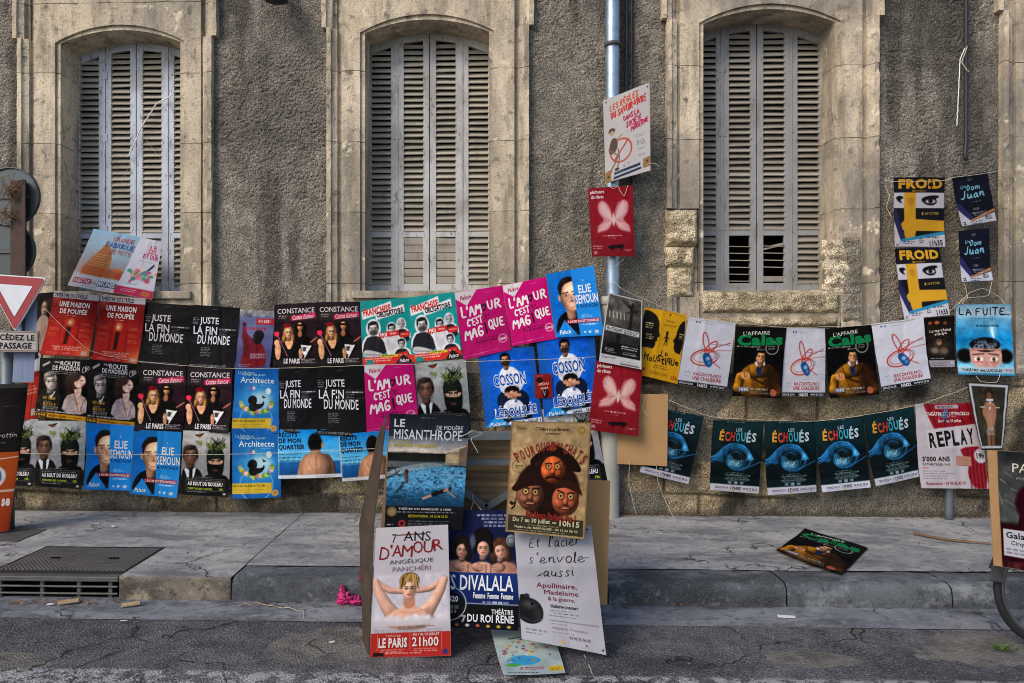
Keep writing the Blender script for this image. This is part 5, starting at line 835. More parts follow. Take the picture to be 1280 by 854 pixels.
def d_puppets():
    a = Art(1.50, '#a68c68', 150); a.mottle(.08, 4, 3); K = '#2a1712'
    a.ell(.5, .59, .40, .26, K, 1, .05)
    a.poly([(.22, .36), (.4, .24), (.52, .19), (.66, .22), (.86, .33), (.93, .44), (.75, .42), (.5, .34), (.36, .42)], '#22120f', 1, None, 2); a.poly([(.3, .36), (.5, .28), (.74, .38), (.7, .42), (.5, .35), (.34, .42)], '#3c211a', .8, None, 2); a.ell(.53, .23, .05, .025, '#7a4a34')
    def pup(cx, cy, r, c, hat, eye):
        col = hx(c); a.ball(cx, cy, r, r*.80, np.clip(col*1.15, 0, 1), 0, .42, .05); a.ball(cx-r*.42, cy+r*.18, r*.36, r*.26, np.clip(col*1.2, 0, 1), 0, .5, .4); a.ball(cx+r*.46, cy+r*.18, r*.34, r*.26, col, 0, .4, .4); a.mottle(.12, 16, int(cx*20))
        for s in (-1, 1): a.ell(cx+s*r*.36, cy-r*.2, r*.26, r*.2, col*.4, .8, .5); a.ell(cx+s*r*.36, cy-r*.2, r*.165, r*.13, '#dcb878'); a.ell(cx+s*r*.36, cy-r*.2, r*.085, r*.07, '#1a0f0c'); a.line([(cx+s*r*.14, cy-r*.36), (cx+s*r*.62, cy-r*.44+eye*s*r*.1)], r*.12, col*.35)
        a.ball(cx+r*.02, cy+r*.10, r*.2, r*.19, np.clip(col*1.25, 0, 1), 0, .3, .2); a.ell(cx+r*.1, cy+r*.26, r*.2, r*.06, col*.35, .7, .6); a.line([(cx-r*.4, cy+r*.42), (cx, cy+r*.48), (cx+r*.4, cy+r*.38)], r*.13, '#5a1f18'); a.line([(cx-r*.25, cy+r*.42), (cx+r*.25, cy+r*.41)], r*.06, '#d8b48a', .8)
    pup(.55, .42, .15, '#bc6034', '', -1); pup(.285, .66, .17, '#8a5a46', '', .5); pup(.73, .68, .17, '#a85c42', '', .5)
    a.line([(.47, .50), (.55, .475), (.63, .50)], .03, '#2a120e'); a.poly([(.03, .615), (.1, .55), (.17, .48), (.32, .46), (.45, .52), (.46, .56), (.25, .575), (.1, .64)], '#2f1913', 1, None, 2); a.poly([(.56, .57), (.62, .51), (.76, .50), (.90, .55), (.95, .64), (.88, .61), (.72, .565), (.6, .59)], '#3a1f18', 1, None, 2)
    a.photo(.02, .18, .97, .82, .22, 1.1)
    a.T('CiThéâtre et Les Barriques', .30, .045, .73, .085, '#2c2117', .015); a.T('présentent', .44, .09, .62, .115, '#2c2117', .01, 0, .2); a.T('Théâtre', .06, .045, .19, .07, '#4a3826', 0, 0, .2)
    R = '#8a2a20'
    for i, ch in enumerate('POURQUOI'): t = i/7; a.T(ch, .068+.063*i, .275-.085*math.sin(t*1.7)-.02*t, .118+.063*i, .375-.095*math.sin(t*1.7)-.03*t, R, .03, -32+34*t)
    a.T('les', .575, .165, .66, .215, R, .02, 5)
    for i, ch in enumerate('CHATS'): t = i/4; a.T(ch, .67+.058*i, .185+.085*t*t, .715+.058*i, .275+.095*t*t, R, .03, 10+26*t)
    a.T('Ne Nous Parlent Pas ?', .24, .795, .87, .865, R, .05, 1.5); a.ell(.885, .065, .055, .037, '#a8844c'); a.ring(.885, .065, .042, .008, '#7d5c30'); a.ring(.12, .405, .085, .008, '#5a4a38', .7); a.words(.07, .40, .18, 2, .02, '#5a4a38', .7, 3); a.line([(.06, .755), (.1, .73), (.09, .77), (.06, .79)], .02, '#15110e'); a.ell(.05, .74, .022, .016, '#15110e'); a.line([(.1, .73), (.11, .69)], .01, '#15110e')
    a.rect(.02, .845, .97, .985, '#3d3829'); W = '#cfc3a4'; a.T('Du 7 au 30 juillet', .08, .86, .55, .91, W, .025); a.T('-', .58, .88, .63, .89, W, .03); a.T('10h15', .67, .858, .92, .908, W, .025); a.words(.27, .922, .74, 1, .014, '#b4a888', .8, 3); a.T('Théâtre des BARRIQUES - 04 13 66 36 52', .10, .933, .90, .957, W, .015); a.words(.14, .972, .86, 1, .014, '#b4a888', .8, 5)
    a.rect(0, 0, .012, 1, '#7d6244'); a.rect(.985, 0, 1, 1, '#7d6244'); a.rect(0, 0, 1, .008, '#8a7050'); return a
def d_steel():
    a = Art(1.62, '#b3b1be', 150); a.mottle(.05, 3, 3); a.ell(.1, .75, .3, .25, '#c6c4d2', .7, .8)
    a.ell(.12, .735, .17, .115, '#1b1a1c', 1, .05); a.poly([(0, .60), (.06, .585), (.13, .61), (.2, .66), (.29, .74), (.28, .80), (.18, .85), (0, .84)], '#1c1b1d', 1, None, 2); a.ell(.12, .68, .08, .035, '#6a6a70', .6, .8); a.ell(.16, .67, .02, .014, '#0c0b0c'); a.ell(.1, .60, .035, .018, '#2a2a2c'); a.ell(.22, .76, .05, .05, '#3a3a3e', .6, .8); a.line([(.02, .80), (.16, .83), (.27, .79)], .012, '#4a4a4e', .7)
    K = '#1d1b20'
    a.K('Et', .17, .08, .33, .165, K, .011, .02, 2, .15, .4); a.K("l'acier", .43, .065, .84, .165, K, .011, .01, 3, .15, .5); a.K("s'envole", .15, .215, .88, .305, K, .011, .02, 4, .15, .5); a.K('aussi', .32, .335, .72, .42, K, .011, .02, 5, .15, .5); a.line([(.3, .41), (.25, .42), (.32, .39)], .006, K); a.line([(.83, .26), (.92, .255)], .006, K); a.line([(.66, .10), (.69, .06)], .006, K)
    P = '#7d2b40'; a.T('Apollinaire,', .23, .475, .73, .53, P, .01); a.T('Madeleine', .32, .535, .74, .575, P, .01); a.T('& la guerre.', .36, .592, .69, .635, P, .01); a.T('théâtre-concert', .38, .655, .72, .685, '#2a282e', .02)
    a.words(.38, .71, .68, 1, .02, '#6a6872', .8, 2); a.words(.42, .73, .78, 1, .02, '#5a5862', .85, 3); a.words(.36, .755, .7, 1, .02, '#6a6872', .8, 4)
    for i in range(26): a.ell(.37+.023*i, .795, .006, .0045, '#55535c')
    a.T('espace Roseau', .38, .838, .80, .868, '#a89aa4', .02); a.words(.37, .82, .6, 1, .018, '#7d7b85', .8, 5); a.words(.38, .89, .7, 1, .018, '#7d7b85', .8, 6); a.T('04 90 25 96 05', .58, .905, .83, .93, '#6a5a6c', .01); a.words(.06, .90, .34, 2, .03, '#6a6872', .8, 7); a.ell(.5, .965, .025, .012, '#c8b04a'); a.ell(.94, .03, .012, .008, '#1b1a1c'); a.ell(.97, .97, .012, .008, '#1b1a1c'); a.ell(.78, .96, .01, .006, '#1b1a1c'); return a
def d_map():
    a = Art(1.46, '#aab8b6', 84); a.mottle(.15, 5, 4); a.ell(.5, .45, .4, .3, '#b9c4b4', .8, .6); a.poly([(.1, .68), (.3, .6), (.6, .64), (.7, .76), (.4, .82), (.15, .80)], '#3fa0c4', 1, None, 2); a.ell(.2, .80, .12, .03, '#5aa84a', 1, .3); r = random.Random(12)
    for i in range(46): a.ell(r.uniform(.1, .9), r.uniform(.12, .74), r.uniform(.015, .035), r.uniform(.01, .022), r.choice(['#c04a3a', '#d88a3a', '#4a7ab8', '#e0d8cc', '#8a4a8a', '#d8c050', '#5a9a58']), .9)
    a.line([(.25, .25), (.7, .18)], .03, '#4a4038'); a.words(.3, .86, .72, 2, .03, '#a8304a', .85, 3, .7); a.rect(.76, .84, .98, .94, '#cfb02c'); a.words(.79, .89, .95, 2, .03, '#5a4a14', .8, 4); a.words(.08, .955, .7, 1, .03, '#2a2c34', .9, 5, .7); a.rect(0, 0, 1, .012, '#c4c8cc'); return a
def d_words():
    a = Art(1.30, '#b9b4c0'); a.grad('#8cb0d0', '#b49a92', y1=.75); a.ell(.6, .3, .4, .2, '#b0cade', .8, .9); a.poly([(.42, .18), (.24, .44), (.14, .62), (.12, .76), (.72, .78), (.66, .62), (.62, .44), (.52, .30)], '#b8703f', 1, None, 1)
    for i in range(9): a.line([(.2, .40+.04*i), (.62, .41+.04*i)], .014, '#d8a878', .7); a.line([(.2, .42+.04*i), (.62, .43+.04*i)], .008, '#7a4424', .5)
    a.rect(.14, .62, .98, .78, '#b85a2c', .8, .03); a.ell(.82, .62, .09, .03, '#d8743c'); a.ell(.9, .72, .08, .05, '#c04a34'); a.rect(0, .78, 1, 1, '#c4c0c8', 1, .01); r = random.Random(5)
    for i in range(12): a.ell(r.uniform(.05, .6), r.uniform(.04, .4), .012, .01, r.choice(['#6a7aa8', '#a86a8a', '#5a8ab0']), .8)
    a.T('LA', .36, .10, .44, .15, '#cdb8c0', .01); a.J('GRANDE', .48, .07, .92, .15, '#b8505a', .01, 2, 5); a.J('FABRIQUE', .38, .17, .97, .26, '#3a5a98', .012, 3, 5); a.J('DE MOTS', .52, .28, .94, .36, '#c87058', .012, 4, 5)
    a.rect(.06, .84, .44, .93, '#b53a4c'); a.T('THÉÂTRE', .08, .85, .42, .92, '#e4d0d4', .02); a.T('des', .46, .86, .54, .91, '#a8803a', .01); a.rect(.56, .84, .97, .93, '#3a4a62'); a.T('BRUNES', .58, .85, .95, .92, '#d4d8e0', .02); a.words(.1, .965, .6, 1, .02, '#7d7a88', .7, 4); a.words(.7, .97, .95, 1, .03, '#a83a6a', .8, 5); return a
def d_bouquet():
    a = Art(1.65, '#c4c0cc', 60); a.J('LE', .55, .10, .85, .17, '#c02a58', .02, 2, 5); a.J('SEL', .5, .18, .92, .25, '#cc5a7a', .02, 3, 5); a.J('ET DUR', .4, .26, .96, .34, '#c02a58', .02, 4, 5); a.words(.35, .38, .9, 2, .025, '#8d8a98', .6, 3)
    r = random.Random(7)
    for i in range(44): a.ell(.52+r.gauss(0, .17), .64+r.gauss(0, .06), r.uniform(.03, .08), r.uniform(.02, .04), r.choice(['#c85a5a', '#d88a88', '#3a8a6a', '#c04a6a', '#2f9a88', '#d8a07a', '#c87a9a']), .9, .3)
    a.line([(.6, .60), (.82, .46)], .06, '#4a8aa8'); a.line([(.72, .52), (.86, .43)], .05, '#2a3038'); a.line([(.45, .6), (.55, .46)], .03, '#d8b890'); a.words(.2, .80, .5, 1, .03, '#3a9a98', .9, 4, .8); a.rect(0, .86, 1, 1, '#a8284e'); a.words(.15, .90, .6, 2, .03, '#e0c0cc', .85, 5); a.ell(.8, .93, .12, .05, '#b8704a', .9, .5); return a
def d_statue():
    a = Art(1.5, '#1d1b1c', 60); a.ell(.7, .18, .2, .14, '#2a1c16'); a.face(.62, .22, .13, '#cfa894', None); a.poly([(.3, .5), (.5, .34), (.8, .34), (1, .5), (1, .9), (.4, .9)], '#c4a898', 1, .02, 2); a.line([(.6, .4), (.7, .8)], .02, '#8a6a5c', .6); return a
def d_band():
    a = Art(1.6, '#b8321f', 48); a.rect(0, 0, 1, .28, '#c3c2cc'); a.words(.1, .5, .9, 3, .05, '#e0b8a8', .8, 3); a.rect(.6, .85, .9, .95, '#c4b8c0'); a.rect(0, .28, 1, .36, '#8a2418'); return a
def d_dark():
    a = Art(1.25, '#151214', 90); a.ell(.45, .45, .2, .28, '#5a3426', .6, .8); a.ell(.35, .4, .3, .3, '#2a1d1a', .6, .9); a.K('Bal Trottin', .42, .68, .94, .74, '#b4b0ae', .01, .03, 3, .2); a.words(.55, .80, .8, 1, .03, '#9a9694', .7, 2); a.rect(0, .93, 1, 1, '#1a1614'); a.T('20h', .35, .935, .52, .985, '#a8b83a', .02); a.words(.7, .3, .95, 1, .02, '#8d8a88', .6, 2); a.rect(0, 0, 1, .06, '#4a4e48', .8); return a
def d_orange():
    a = Art(1.9, '#a84c20', 90); a.grad('#b3561f', '#93391c'); a.ell(.52, .30, .30, .16, '#c9c2c4'); a.ell(.56, .30, .19, .12, '#3a6c9c'); a.ell(.58, .26, .1, .05, '#2a4a74'); a.mottle(.35, 14, 4, .3, .18, .8, .42); a.ell(.6, .41, .08, .04, '#d0ccd0'); a.line([(.5, .1), (1, .06)], .02, '#d8cdc8'); a.rect(.55, .47, 1, .50, '#cfc4c0', .8)
    a.T('ill!', .38, .56, .66, .68, '#d8d4d8', .06); a.T('pad', .40, .71, .75, .82, '#d8d4d8', .06); a.T('se', .78, .58, .95, .68, '#d8d4d8', .04); a.words(.1, .9, .9, 1, .02, '#d8b4a0', .6, 3); return a

# ------------------------------------------------------------------ street
def sheet_flat(name, x0, x1, y0, y1, z, mat, kind='structure'):
    o = mesh_obj(name, [(x0, y0, z), (x1, y0, z), (x1, y1, z), (x0, y1, z)], [(0, 1, 2, 3)], mat); return tag(o, kind=kind)
def flat_grid(name, x0, x1, y0, y1, res, hf, mat):
    nx, ny = int((x1-x0)/res)+1, int((y1-y0)/res)+1; X, Y = np.meshgrid(np.linspace(x0, x1, nx), np.linspace(y0, y1, ny)); Z = hf(X, Y)
    return tag(mesh_obj(name, np.stack([X, Y, Z], -1).reshape(-1, 3), gridf(nx, ny), mat, None, None, True), kind='structure')
sheet_flat('ground', -60, 60, -60, 60, -.03, ASPH)
flat_grid('road', -7, 7, 1.0, 4.16, .02, lambda X, Y: -.004+.010*(fbm(X*2.1, Y*2.1, 3)-.5)+.006*(fbm(X*9, Y*9, 5, 3)-.5)+.0*X, ASPH)
GX1 = at(155, 722, 4.46).x; GX0 = at(-14, 720, 4.46).x; BX1 = at(290, 735, 4.40).x
flat_grid('gutter', -7, 7, 4.10, 4.42, .02, lambda X, Y: .012+.004*(fbm(X*6, Y*6, 9)-.5)-.012*sstep(.0, 1., (4.16-Y)/.06)*1.0, GUT)
# pavement with a hole for the drain and its cover
GY0, GY1 = KERB+.06, 5.05
def walk_h(X, Y): return WALK+.010*(fbm(X*1.5, Y*1.5, 21)-.5)+.004*(fbm(X*8, Y*8, 22, 3)-.5)
for (x0, x1, y0, y1) in ((-9, GX0, 4.66, 6.3), (GX0, GX1, GY1, 6.3), (GX1, BX1-.008, 4.40, 6.3), (BX1, 9, 4.655, 6.3)):
    flat_grid('pavement', x0, x1, y0, y1, .03, walk_h, PAVE)
o = MB().box(-9, GX0, KERB, 4.66, -.02, WALK).build('kerb', BLOCK, bevel=.012); tag(o, kind='structure')
o = MB().box(GX1+.002, BX1-.004, KERB, 4.41, -.02, WALK+.003).build('kerb', BLOCK, bevel=.02); tag(o, kind='structure')
xs = [BX1, at(760, 740, KERB).x, at(983, 740, KERB).x, at(1190, 740, KERB).x, at(1190, 740, KERB).x+1.1, 6.2, 9]
for i in range(len(xs)-1):
    a, b = xs[i]+.004, xs[i+1]-.004; n = int((b-a)/.03)+2
    prof = [(4.66, WALK-.006), (4.58, WALK), (4.47, WALK+.001), (4.425, WALK-.004), (4.402, WALK-.018), (KERB, WALK-.045), (KERB-.004, .06), (KERB-.008, -.02)]
    X = np.linspace(a, b, n); V = []
    for (y, z) in prof:
        q = np.full(n, y); zz = np.full(n, z); dn = fbm(X*7, np.full(n, y*9+z*20), 31+i, 4)-.5; V.append(np.stack([X, q+dn*.014, zz+dn*.010], 1))
    k = mesh_obj('kerb', np.concatenate(V), gridf(n, len(prof)), KRB, None, None, True); tag(k, kind='structure')
# concrete patch in the asphalt, with a broken outline
def blob(pts, n=10, amp=.03, seed=1):
    r = random.Random(seed); out = []
    for i in range(len(pts)):
        a, b = pts[i], pts[(i+1) % len(pts)]
        for k in range(n):
            t = k/n; out.append((a[0]+(b[0]-a[0])*t+r.uniform(-amp, amp), a[1]+(b[1]-a[1])*t+r.uniform(-amp, amp)*.6))
    return out
def patch(name, px, z, mat, amp=.02, seed=1):
    P = blob([tuple(on(x, y, 0))[:2] for x, y in px], 8, amp, seed); me = bpy.data.meshes.new(name); me.from_pydata([(x, y, z) for x, y in P], [], [tuple(range(len(P)))]); me.update()
    if me.polygons[0].normal.z < 0: me.flip_normals()
    me.materials.append(mat); o = bpy.data.objects.new(name, me); COL.objects.link(o); return tag(o, kind='structure')
# drain: cover, throat and bars
t = thing('drain_cover', 'dark cast iron drain with ribbed cover and barred mouth in the pavement edge', 'drain')
b = MB().box(GX0+.01, GX1-.01, GY0+.002, GY1-.01, WALK-.05, WALK-.004)
b.build('frame', RUBBER, t)  # near-black colour paints shade into the gaps between the knobs
b = MB(); nx = 30; ny = 17; dx = (GX1-GX0-.05)/nx; dy = (GY1-GY0-.10)/ny
for i in range(nx):
    for j in range(ny):
        if 10 < i < 26 < j < 11 and not (11 < i < 19 and j % 2 == 0): continue
        x = GX0+.025+i*dx; y = GY0+.07+j*dy; b.box(x+dx*.17, x+dx*.83, y+dy*.2, y+dy*.8, WALK-.004, WALK+.004)
cv = b.build('cover_plate', KNOB, t); 
for x in (.28, .74):
    X = GX0+(GX1-GX0)*x; MB().box(X-.035, X+.035, GY0+.30, GY0+.325, WALK, WALK+.007).build('lifting_slot', VOID, cv)  # raised black bars, their colour stands in for the slot's inner shade
b = MB().box(GX0, GX1, KERB-.003, KERB+.058, WALK-.032, WALK+.002); b.build('lintel', IRON, t, bevel=.006)
MB().box(GX0, GX1, KERB+.16, KERB+.2, -.1, WALK-.04).build('throat', VOID, t)  # black block, painted shade for the depth of the drain mouth
for z in (.042, .088): MB().tube([(GX0, KERB+.012, z), (GX1-.01, KERB+.012, z)], .007, 8).build('bar', IRON, t)
for f in (.12, .43, .70, .93):
    X = GX0+(GX1-GX0)*f; MB().box(X-.012, X+.012, KERB+.02, KERB+.045, -.02, WALK-.03).build('upright', IRON, t)
t = MB(); X0, Y0 = at(-20, 684, 5.15).x, 5.15
o = t.box(X0-.3, at(22, 684, 5.15).x, 5.14, 5.5, WALK-.02, WALK+.006).build('inspection_cover', IRON, bevel=.004); tag(o, 'small flat iron cover in the pavement behind the drain', 'cover')

# ------------------------------------------------------------------ the building
B = thing('building', 'old stone and rough-cast facade with tall arched windows and louvred shutters', 'building')
def wall_grid(name, x0, x1, z0, z1, y, res, hf, cf, parent=B):
    nx, nz = int((x1-x0)/res)+1, int((z1-z0)/res)+1; X, Z = np.meshgrid(np.linspace(x0, x1, nx), np.linspace(z0, z1, nz))
    h, c = hf(X, Z), cf(X, Z); V = np.stack([X, y-h, Z], -1).reshape(-1, 3)
    return mesh_obj(name, V, gridf(nx, nz), MINERAL, parent, c.reshape(-1, 3), True)
def mixc(a, b, m): return a*(1-m[..., None])+b*m[..., None]
PL = 1.42                                     # top of the plinth
def stucco_h(X, Z):
    wx = X+.02*fbm(X*20, Z*20, 71, 2); wz = Z+.02*fbm(X*20, Z*20, 72, 2)
    d = worley(wx/.024, wz/.026, 4); p = np.clip(1-d/.75, 0, 1)**.8; d2 = worley(wx/.013, wz/.013, 8)
    k = .15+1.0*sstep(.35, .6, fbm(X*1.8, Z*1.5, 41, 4)); sm = sstep(2.02, 1.72, Z+.25*(fbm(X*4, Z*4, 47)-.5))*sstep(2.2, 3.2, X)
    sm = np.maximum(sm, sstep(.585, .615, fbm(X*2.3+4, Z*2.3, 53, 5))*sstep(3.2, 2.6, Z))
    return (.0125*p+.003*(1-d2)+.006*(fbm(X*14, Z*14, 12, 3)-.5))*(k+.15)*(1-.85*sm)+.02*(fbm(X*1.1, Z*1.1, 61)-.5)
def stucco_c(X, Z):
    a, b, d = hx('#8b847b'), hx('#736e68'), hx('#4a4744')
    n = fbm(X*1.6, Z*1.1, 43, 5); s = fbm(X*5, Z*.8, 44, 5); c = mixc(np.broadcast_to(a, X.shape+(3,)), b, sstep(.4, .62, n)); c = mixc(c, d, .75*sstep(.5, .68, s))
    c = mixc(c, hx('#8d8470'), .6*sstep(.5, .7, fbm(X*2.2, Z*3, 46, 4))*sstep(3.4, 2.4, Z)); g_ = worley(X/.024, Z/.026, 4); c = mixc(c, hx('#b3a68f'), .6*np.clip(1-g_/.35, 0, 1))
    sm = sstep(.585, .615, fbm(X*2.3+4, Z*2.3, 53, 5))*sstep(3.2, 2.6, Z); sm2 = sstep(2.02, 1.72, Z+.25*(fbm(X*4, Z*4, 47)-.5))*sstep(2.2, 3.2, X)
    return mixc(c, hx('#888072'), .8*np.maximum(sm, sm2))
def plinth_h(X, Z):
    cz = Z/.33+.05*np.sin(X*3); row = np.floor(cz); fx = X/.62+row*.43+.1*h2(row, row, 3); ex = np.minimum(np.abs(fx-np.round(fx))*.62, np.abs(cz-np.round(cz))*.33)
    joint = sstep(.0, .022, ex+.012*(fbm(X*20, Z*20, 77, 2)-.5)); cem = cem_m(X, Z)
    rough = .035*(fbm(X*6, Z*7, 78, 5)-.5)+.012*(fbm(X*28, Z*28, 79, 3)-.5)
    return (1-cem)*(.018*joint+rough)+cem*(.022+.008*(fbm(X*7, Z*7, 80)-.5)+.003*(fbm(X*40, Z*40, 81, 2)-.5))
def cem_m(X, Z):
    return sstep(.50, .53, fbm(X*1.5+7.3, Z*1.9+1.1, 91, 5)+.16*sstep(.42, .2, Z)-.05)
def plinth_c(X, Z):
    cz = Z/.33+.05*np.sin(X*3); row = np.floor(cz); fx = X/.62+row*.43+.1*h2(row, row, 3); col = np.round(fx-.5)
    ex = np.minimum(np.abs(fx-np.round(fx))*.62, np.abs(cz-np.round(cz))*.33); v = h2(row, col, 14)
    c = mixc(np.broadcast_to(hx('#93836b'), X.shape+(3,)), hx('#b5a484'), v); c = mixc(c, hx('#5d5344'), .8*sstep(.5, .7, fbm(X*5, Z*5, 92, 5))); c = mixc(c, hx('#4a4136'), .7*(1-sstep(.004, .02, ex)))
    c = mixc(c, mixc(np.broadcast_to(hx('#68645c'), X.shape+(3,)), hx('#7d776b'), fbm(X*3, Z*3, 94)), cem_m(X, Z)*.92)
    c = mixc(c, hx('#35302a'), .75*sstep(.55, .7, fbm(X*3.2+2, Z*2.2, 95, 5))); return mixc(c, hx('#3a342c'), .55*sstep(.26, .17, Z+.05*fbm(X*9, Z, 96)))
wall_grid('plinth', -6.5, 6.8, WALK-.02, PL, 6.14, .012, plinth_h, plinth_c)

def X_(px): return at(px, 230, STONE).x
def Z_(py): return at(640, py, STONE).z
ZT = 5.7
# window openings measured in the photo: opening edges, outer edges of stone flat, outer edges of moulding, spring, apex
WIN = [dict(o=(68.5, 230), f=(42, 251), m=(24, 266), sp=46, ap=24, mat=PAINT_A, sl=SLAT_A, k=0),
       dict(o=(450, 617), f=(427, 643), m=(409, 661), sp=38, ap=16, mat=PAINT_B, sl=SLAT_A, k=1),
       dict(o=(874, 1051), f=(850, 1078), m=(833, 1097), sp=32, ap=9, mat=PAINT_C, sl=SLAT_C, k=2),
       dict(o=(1292, 1470), f=(1270, 1498), m=(1252, 1516), sp=28, ap=4, mat=PAINT_C, sl=SLAT_C, k=3)]
def arc(w2, xc, zs, za, n=18):
    r = za-zs; R = (w2*w2+r*r)/(2*r); t = math.asin(w2/R)
    return [(xc+R*math.sin(-t+2*t*i/n), za-R+R*math.cos(-t+2*t*i/n)) for i in range(n+1)]
def fillet(mb, xo, sgn, z0, z1, seed):
    prof = [(0, -.06), (0, .072), (.040, .074), (.044, .056), (.092, .040), (.096, .008), (.128, .006)]
    n = max(2, int((z1-z0)/.05)); rr = np.random.RandomState(seed); V = []
    Z = np.linspace(z0, z1, n)
    for i, z in enumerate(Z):
        for j, (a, p) in enumerate(prof):
            jit = rr.uniform(-1, 1, 2)*(.0022 if j else .001)
            chip = .016*max(0, rr.rand()-.88)/.12 if j in (1, 2) else 0
            V.append((xo+sgn*(a+jit[0]), WALL-p+jit[1]+chip, z))
    m = len(prof); fs = []
    for i in range(n-1):
        for j in range(m-1):
            a = i*m+j; f = (a, a+1, a+m+1, a+m); fs.append(f if sgn > 0 else f[::-1])
    fs.append(tuple(range(m)) if sgn < 0 else tuple(reversed(range(m)))); fs.append(tuple((n-1)*m+k for k in range(m)))
    mb.add(V, fs)
def lump(name, x0, x1, z0, z1, y, parent, seed, proud=.05, col=('#c2b294', '#dccbab'), ragged=False):
    """a broken, weathered block of soft stone"""
    nx, nz = max(6, int((x1-x0)/.010)), max(6, int((z1-z0)/.010)); u, v = np.meshgrid(np.linspace(0, 1, nx), np.linspace(0, 1, nz))
    X, Z = x0+(x1-x0)*u, z0+(z1-z0)*v; e = np.minimum(np.minimum(u, 1-u)*(x1-x0), np.minimum(v, 1-v)*(z1-z0))
    edge = sstep(0, .05, e); h = edge*proud*(.75+.5*fbm(X*7+seed, Z*7, seed, 4))+edge*.035*(fbm(X*18, Z*26, seed+2, 4)-.5)-.03*(1-sstep(0, .012, e))
    c = mixc(np.broadcast_to(hx(col[0]), X.shape+(3,)), hx(col[1]), sstep(.35, .65, fbm(X*9, Z*9, seed+5))); c = mixc(c, hx('#857862'), .7*sstep(.54, .68, fbm(X*13, Z*20, seed+6, 4)))
    q = gridf(nx, nz); keep = (e+.07*(fbm(X*11, Z*11, seed+9, 4)-.52) > -.004).ravel() if ragged else np.ones(nx*nz, bool); q = q[keep[q].all(1)]
    return mesh_obj(name, np.stack([X, y-h, Z], -1).reshape(-1, 3), q, MINERAL, parent, c.reshape(-1, 3), True)
ZSILL = at(640, 366, 6.46).z
edges = []
for wi, q in enumerate(WIN):
    x0, x1 = [X_(v) for v in q['o']]; f0, f1 = [X_(v) for v in q['f']]; m0, m1 = X_(q['m'][0]), X_(q['m'][1]); zs, za = Z_(q['sp']), Z_(q['ap'])
    edges.append((m0, m1)); xc, w2 = (x0+x1)/2, (x1-x0)/2; YF = STONE; ZB = PL-.02
    k = q['k']; gap = (Z_(372), Z_(262)) if k == 2 else None
    # --- dressed stone: flat face round the opening
    sb = MB(); A = arc(w2, xc, zs, za)
    def strip(xa, xb, za_, zb_, n=1):
        sb.add([(xa, YF, za_), (xb, YF, za_), (xb, YF, zb_), (xa, YF, zb_)], [(0, 1, 2, 3)])
    if gap: strip(f0, x0, ZB, gap[0]); strip(f0, x0, gap[1], zs)
    else: strip(f0, x0, ZB, zs)
    strip(x1, f1, ZB, zs); strip(f0, x0, zs, ZT); strip(x1, f1, zs, ZT)
    for i in range(len(A)-1):
        a, b = A[i], A[i+1]; sb.add([(a[0], YF, a[1]), (b[0], YF, b[1]), (b[0], YF, ZT), (a[0], YF, ZT)], [(0, 1, 2, 3)])
    # bead and reveal following the opening
    def loop(i, zb): 
        W = w2-i; return [(xc-W, zb)]+arc(W, xc, zs, za-i)+[(xc+W, zb)]
    L0, L1 = loop(0, ZSILL-.05), loop(.042, ZSILL-.05)
    rings = [[(x, YF, z) for x, z in L0], [(x, YF+.022, z) for x, z in L0], [(x, YF+.018, z) for x, z in L1], [(x, YF+.36, z) for x, z in L1]]
    n = len(L0)
    if gap:
        for rg in rings[:3]: rg[0] = (rg[0][0], rg[0][1], rg[0][2])
    vs = [p for rg in rings for p in rg]; fs = [(r*n+i, (r+1)*n+i, (r+1)*n+i+1, r*n+i+1) for r in range(3) for i in range(n-1)]
    sb.add(vs, fs)
    # returns of the flat into the groove beside the mouldings
    for xx, sg in ((f0, -1), (f1, 1)):
        sb.add([(xx, YF, ZB), (xx, YF, ZT), (xx, YF+.06, ZT), (xx, YF+.06, ZB)], [(0, 1, 2, 3) if sg < 0 else (3, 2, 1, 0)])
    sur = sb.build('window_surround', LIME, B)
    ze = zs+.035; ear = .045
    for xo, sg, gp in ((m0, 1, gap), (m1, -1, None)):
        fb = MB()
        if gp: fillet(fb, xo, sg, ZB, gp[0], wi*10+1); fillet(fb, xo, sg, gp[1], ze, wi*10+2)
        else: fillet(fb, xo, sg, ZB, ze, wi*10+3)
        fillet(fb, xo-sg*ear, sg, ze, ZT, wi*10+4); fb.build('moulding', LIME, sur)
    # wall behind the groove
    bk = MB(); bk.add([(m0, WALL+.012, ZB), (x0, WALL+.012, ZB), (x0, WALL+.012, ZT), (m0, WALL+.012, ZT)], [(0, 1, 2, 3)]); bk.add([(x1, WALL+.012, ZB), (m1, WALL+.012, ZB), (m1, WALL+.012, ZT), (x1, WALL+.012, ZT)], [(0, 1, 2, 3)])
    bk.add([(m0-.05, WALL+.014, za+.1), (m1+.05, WALL+.014, za+.1), (m1+.05, WALL+.014, ZT), (m0-.05, WALL+.014, ZT)], [(0, 1, 2, 3)])
    bk.build('core', LIME, sur)
    if gap:
        r = X_(873); lump('broken_stone', m0-.01, r+.005, Z_(309), Z_(262), STONE+.015, sur, 3, .055); lump('broken_stone', m0-.012, r-.02, Z_(336), Z_(308), STONE+.02, sur, 5, .05); lump('broken_stone', m0+.01, r-.03, Z_(374), Z_(333), STONE+.02, sur, 7, .04)
        lump('broken_stone', X_(1030), X_(1066), Z_(372), Z_(300), STONE+.012, sur, 9, .02, ('#dccdb0', '#e8dac0'), True); lump('cement_patch', X_(1050), X_(1080), Z_(406), Z_(296), STONE+.008, sur, 12, .018, ('#8d877b', '#9a9386'), True)
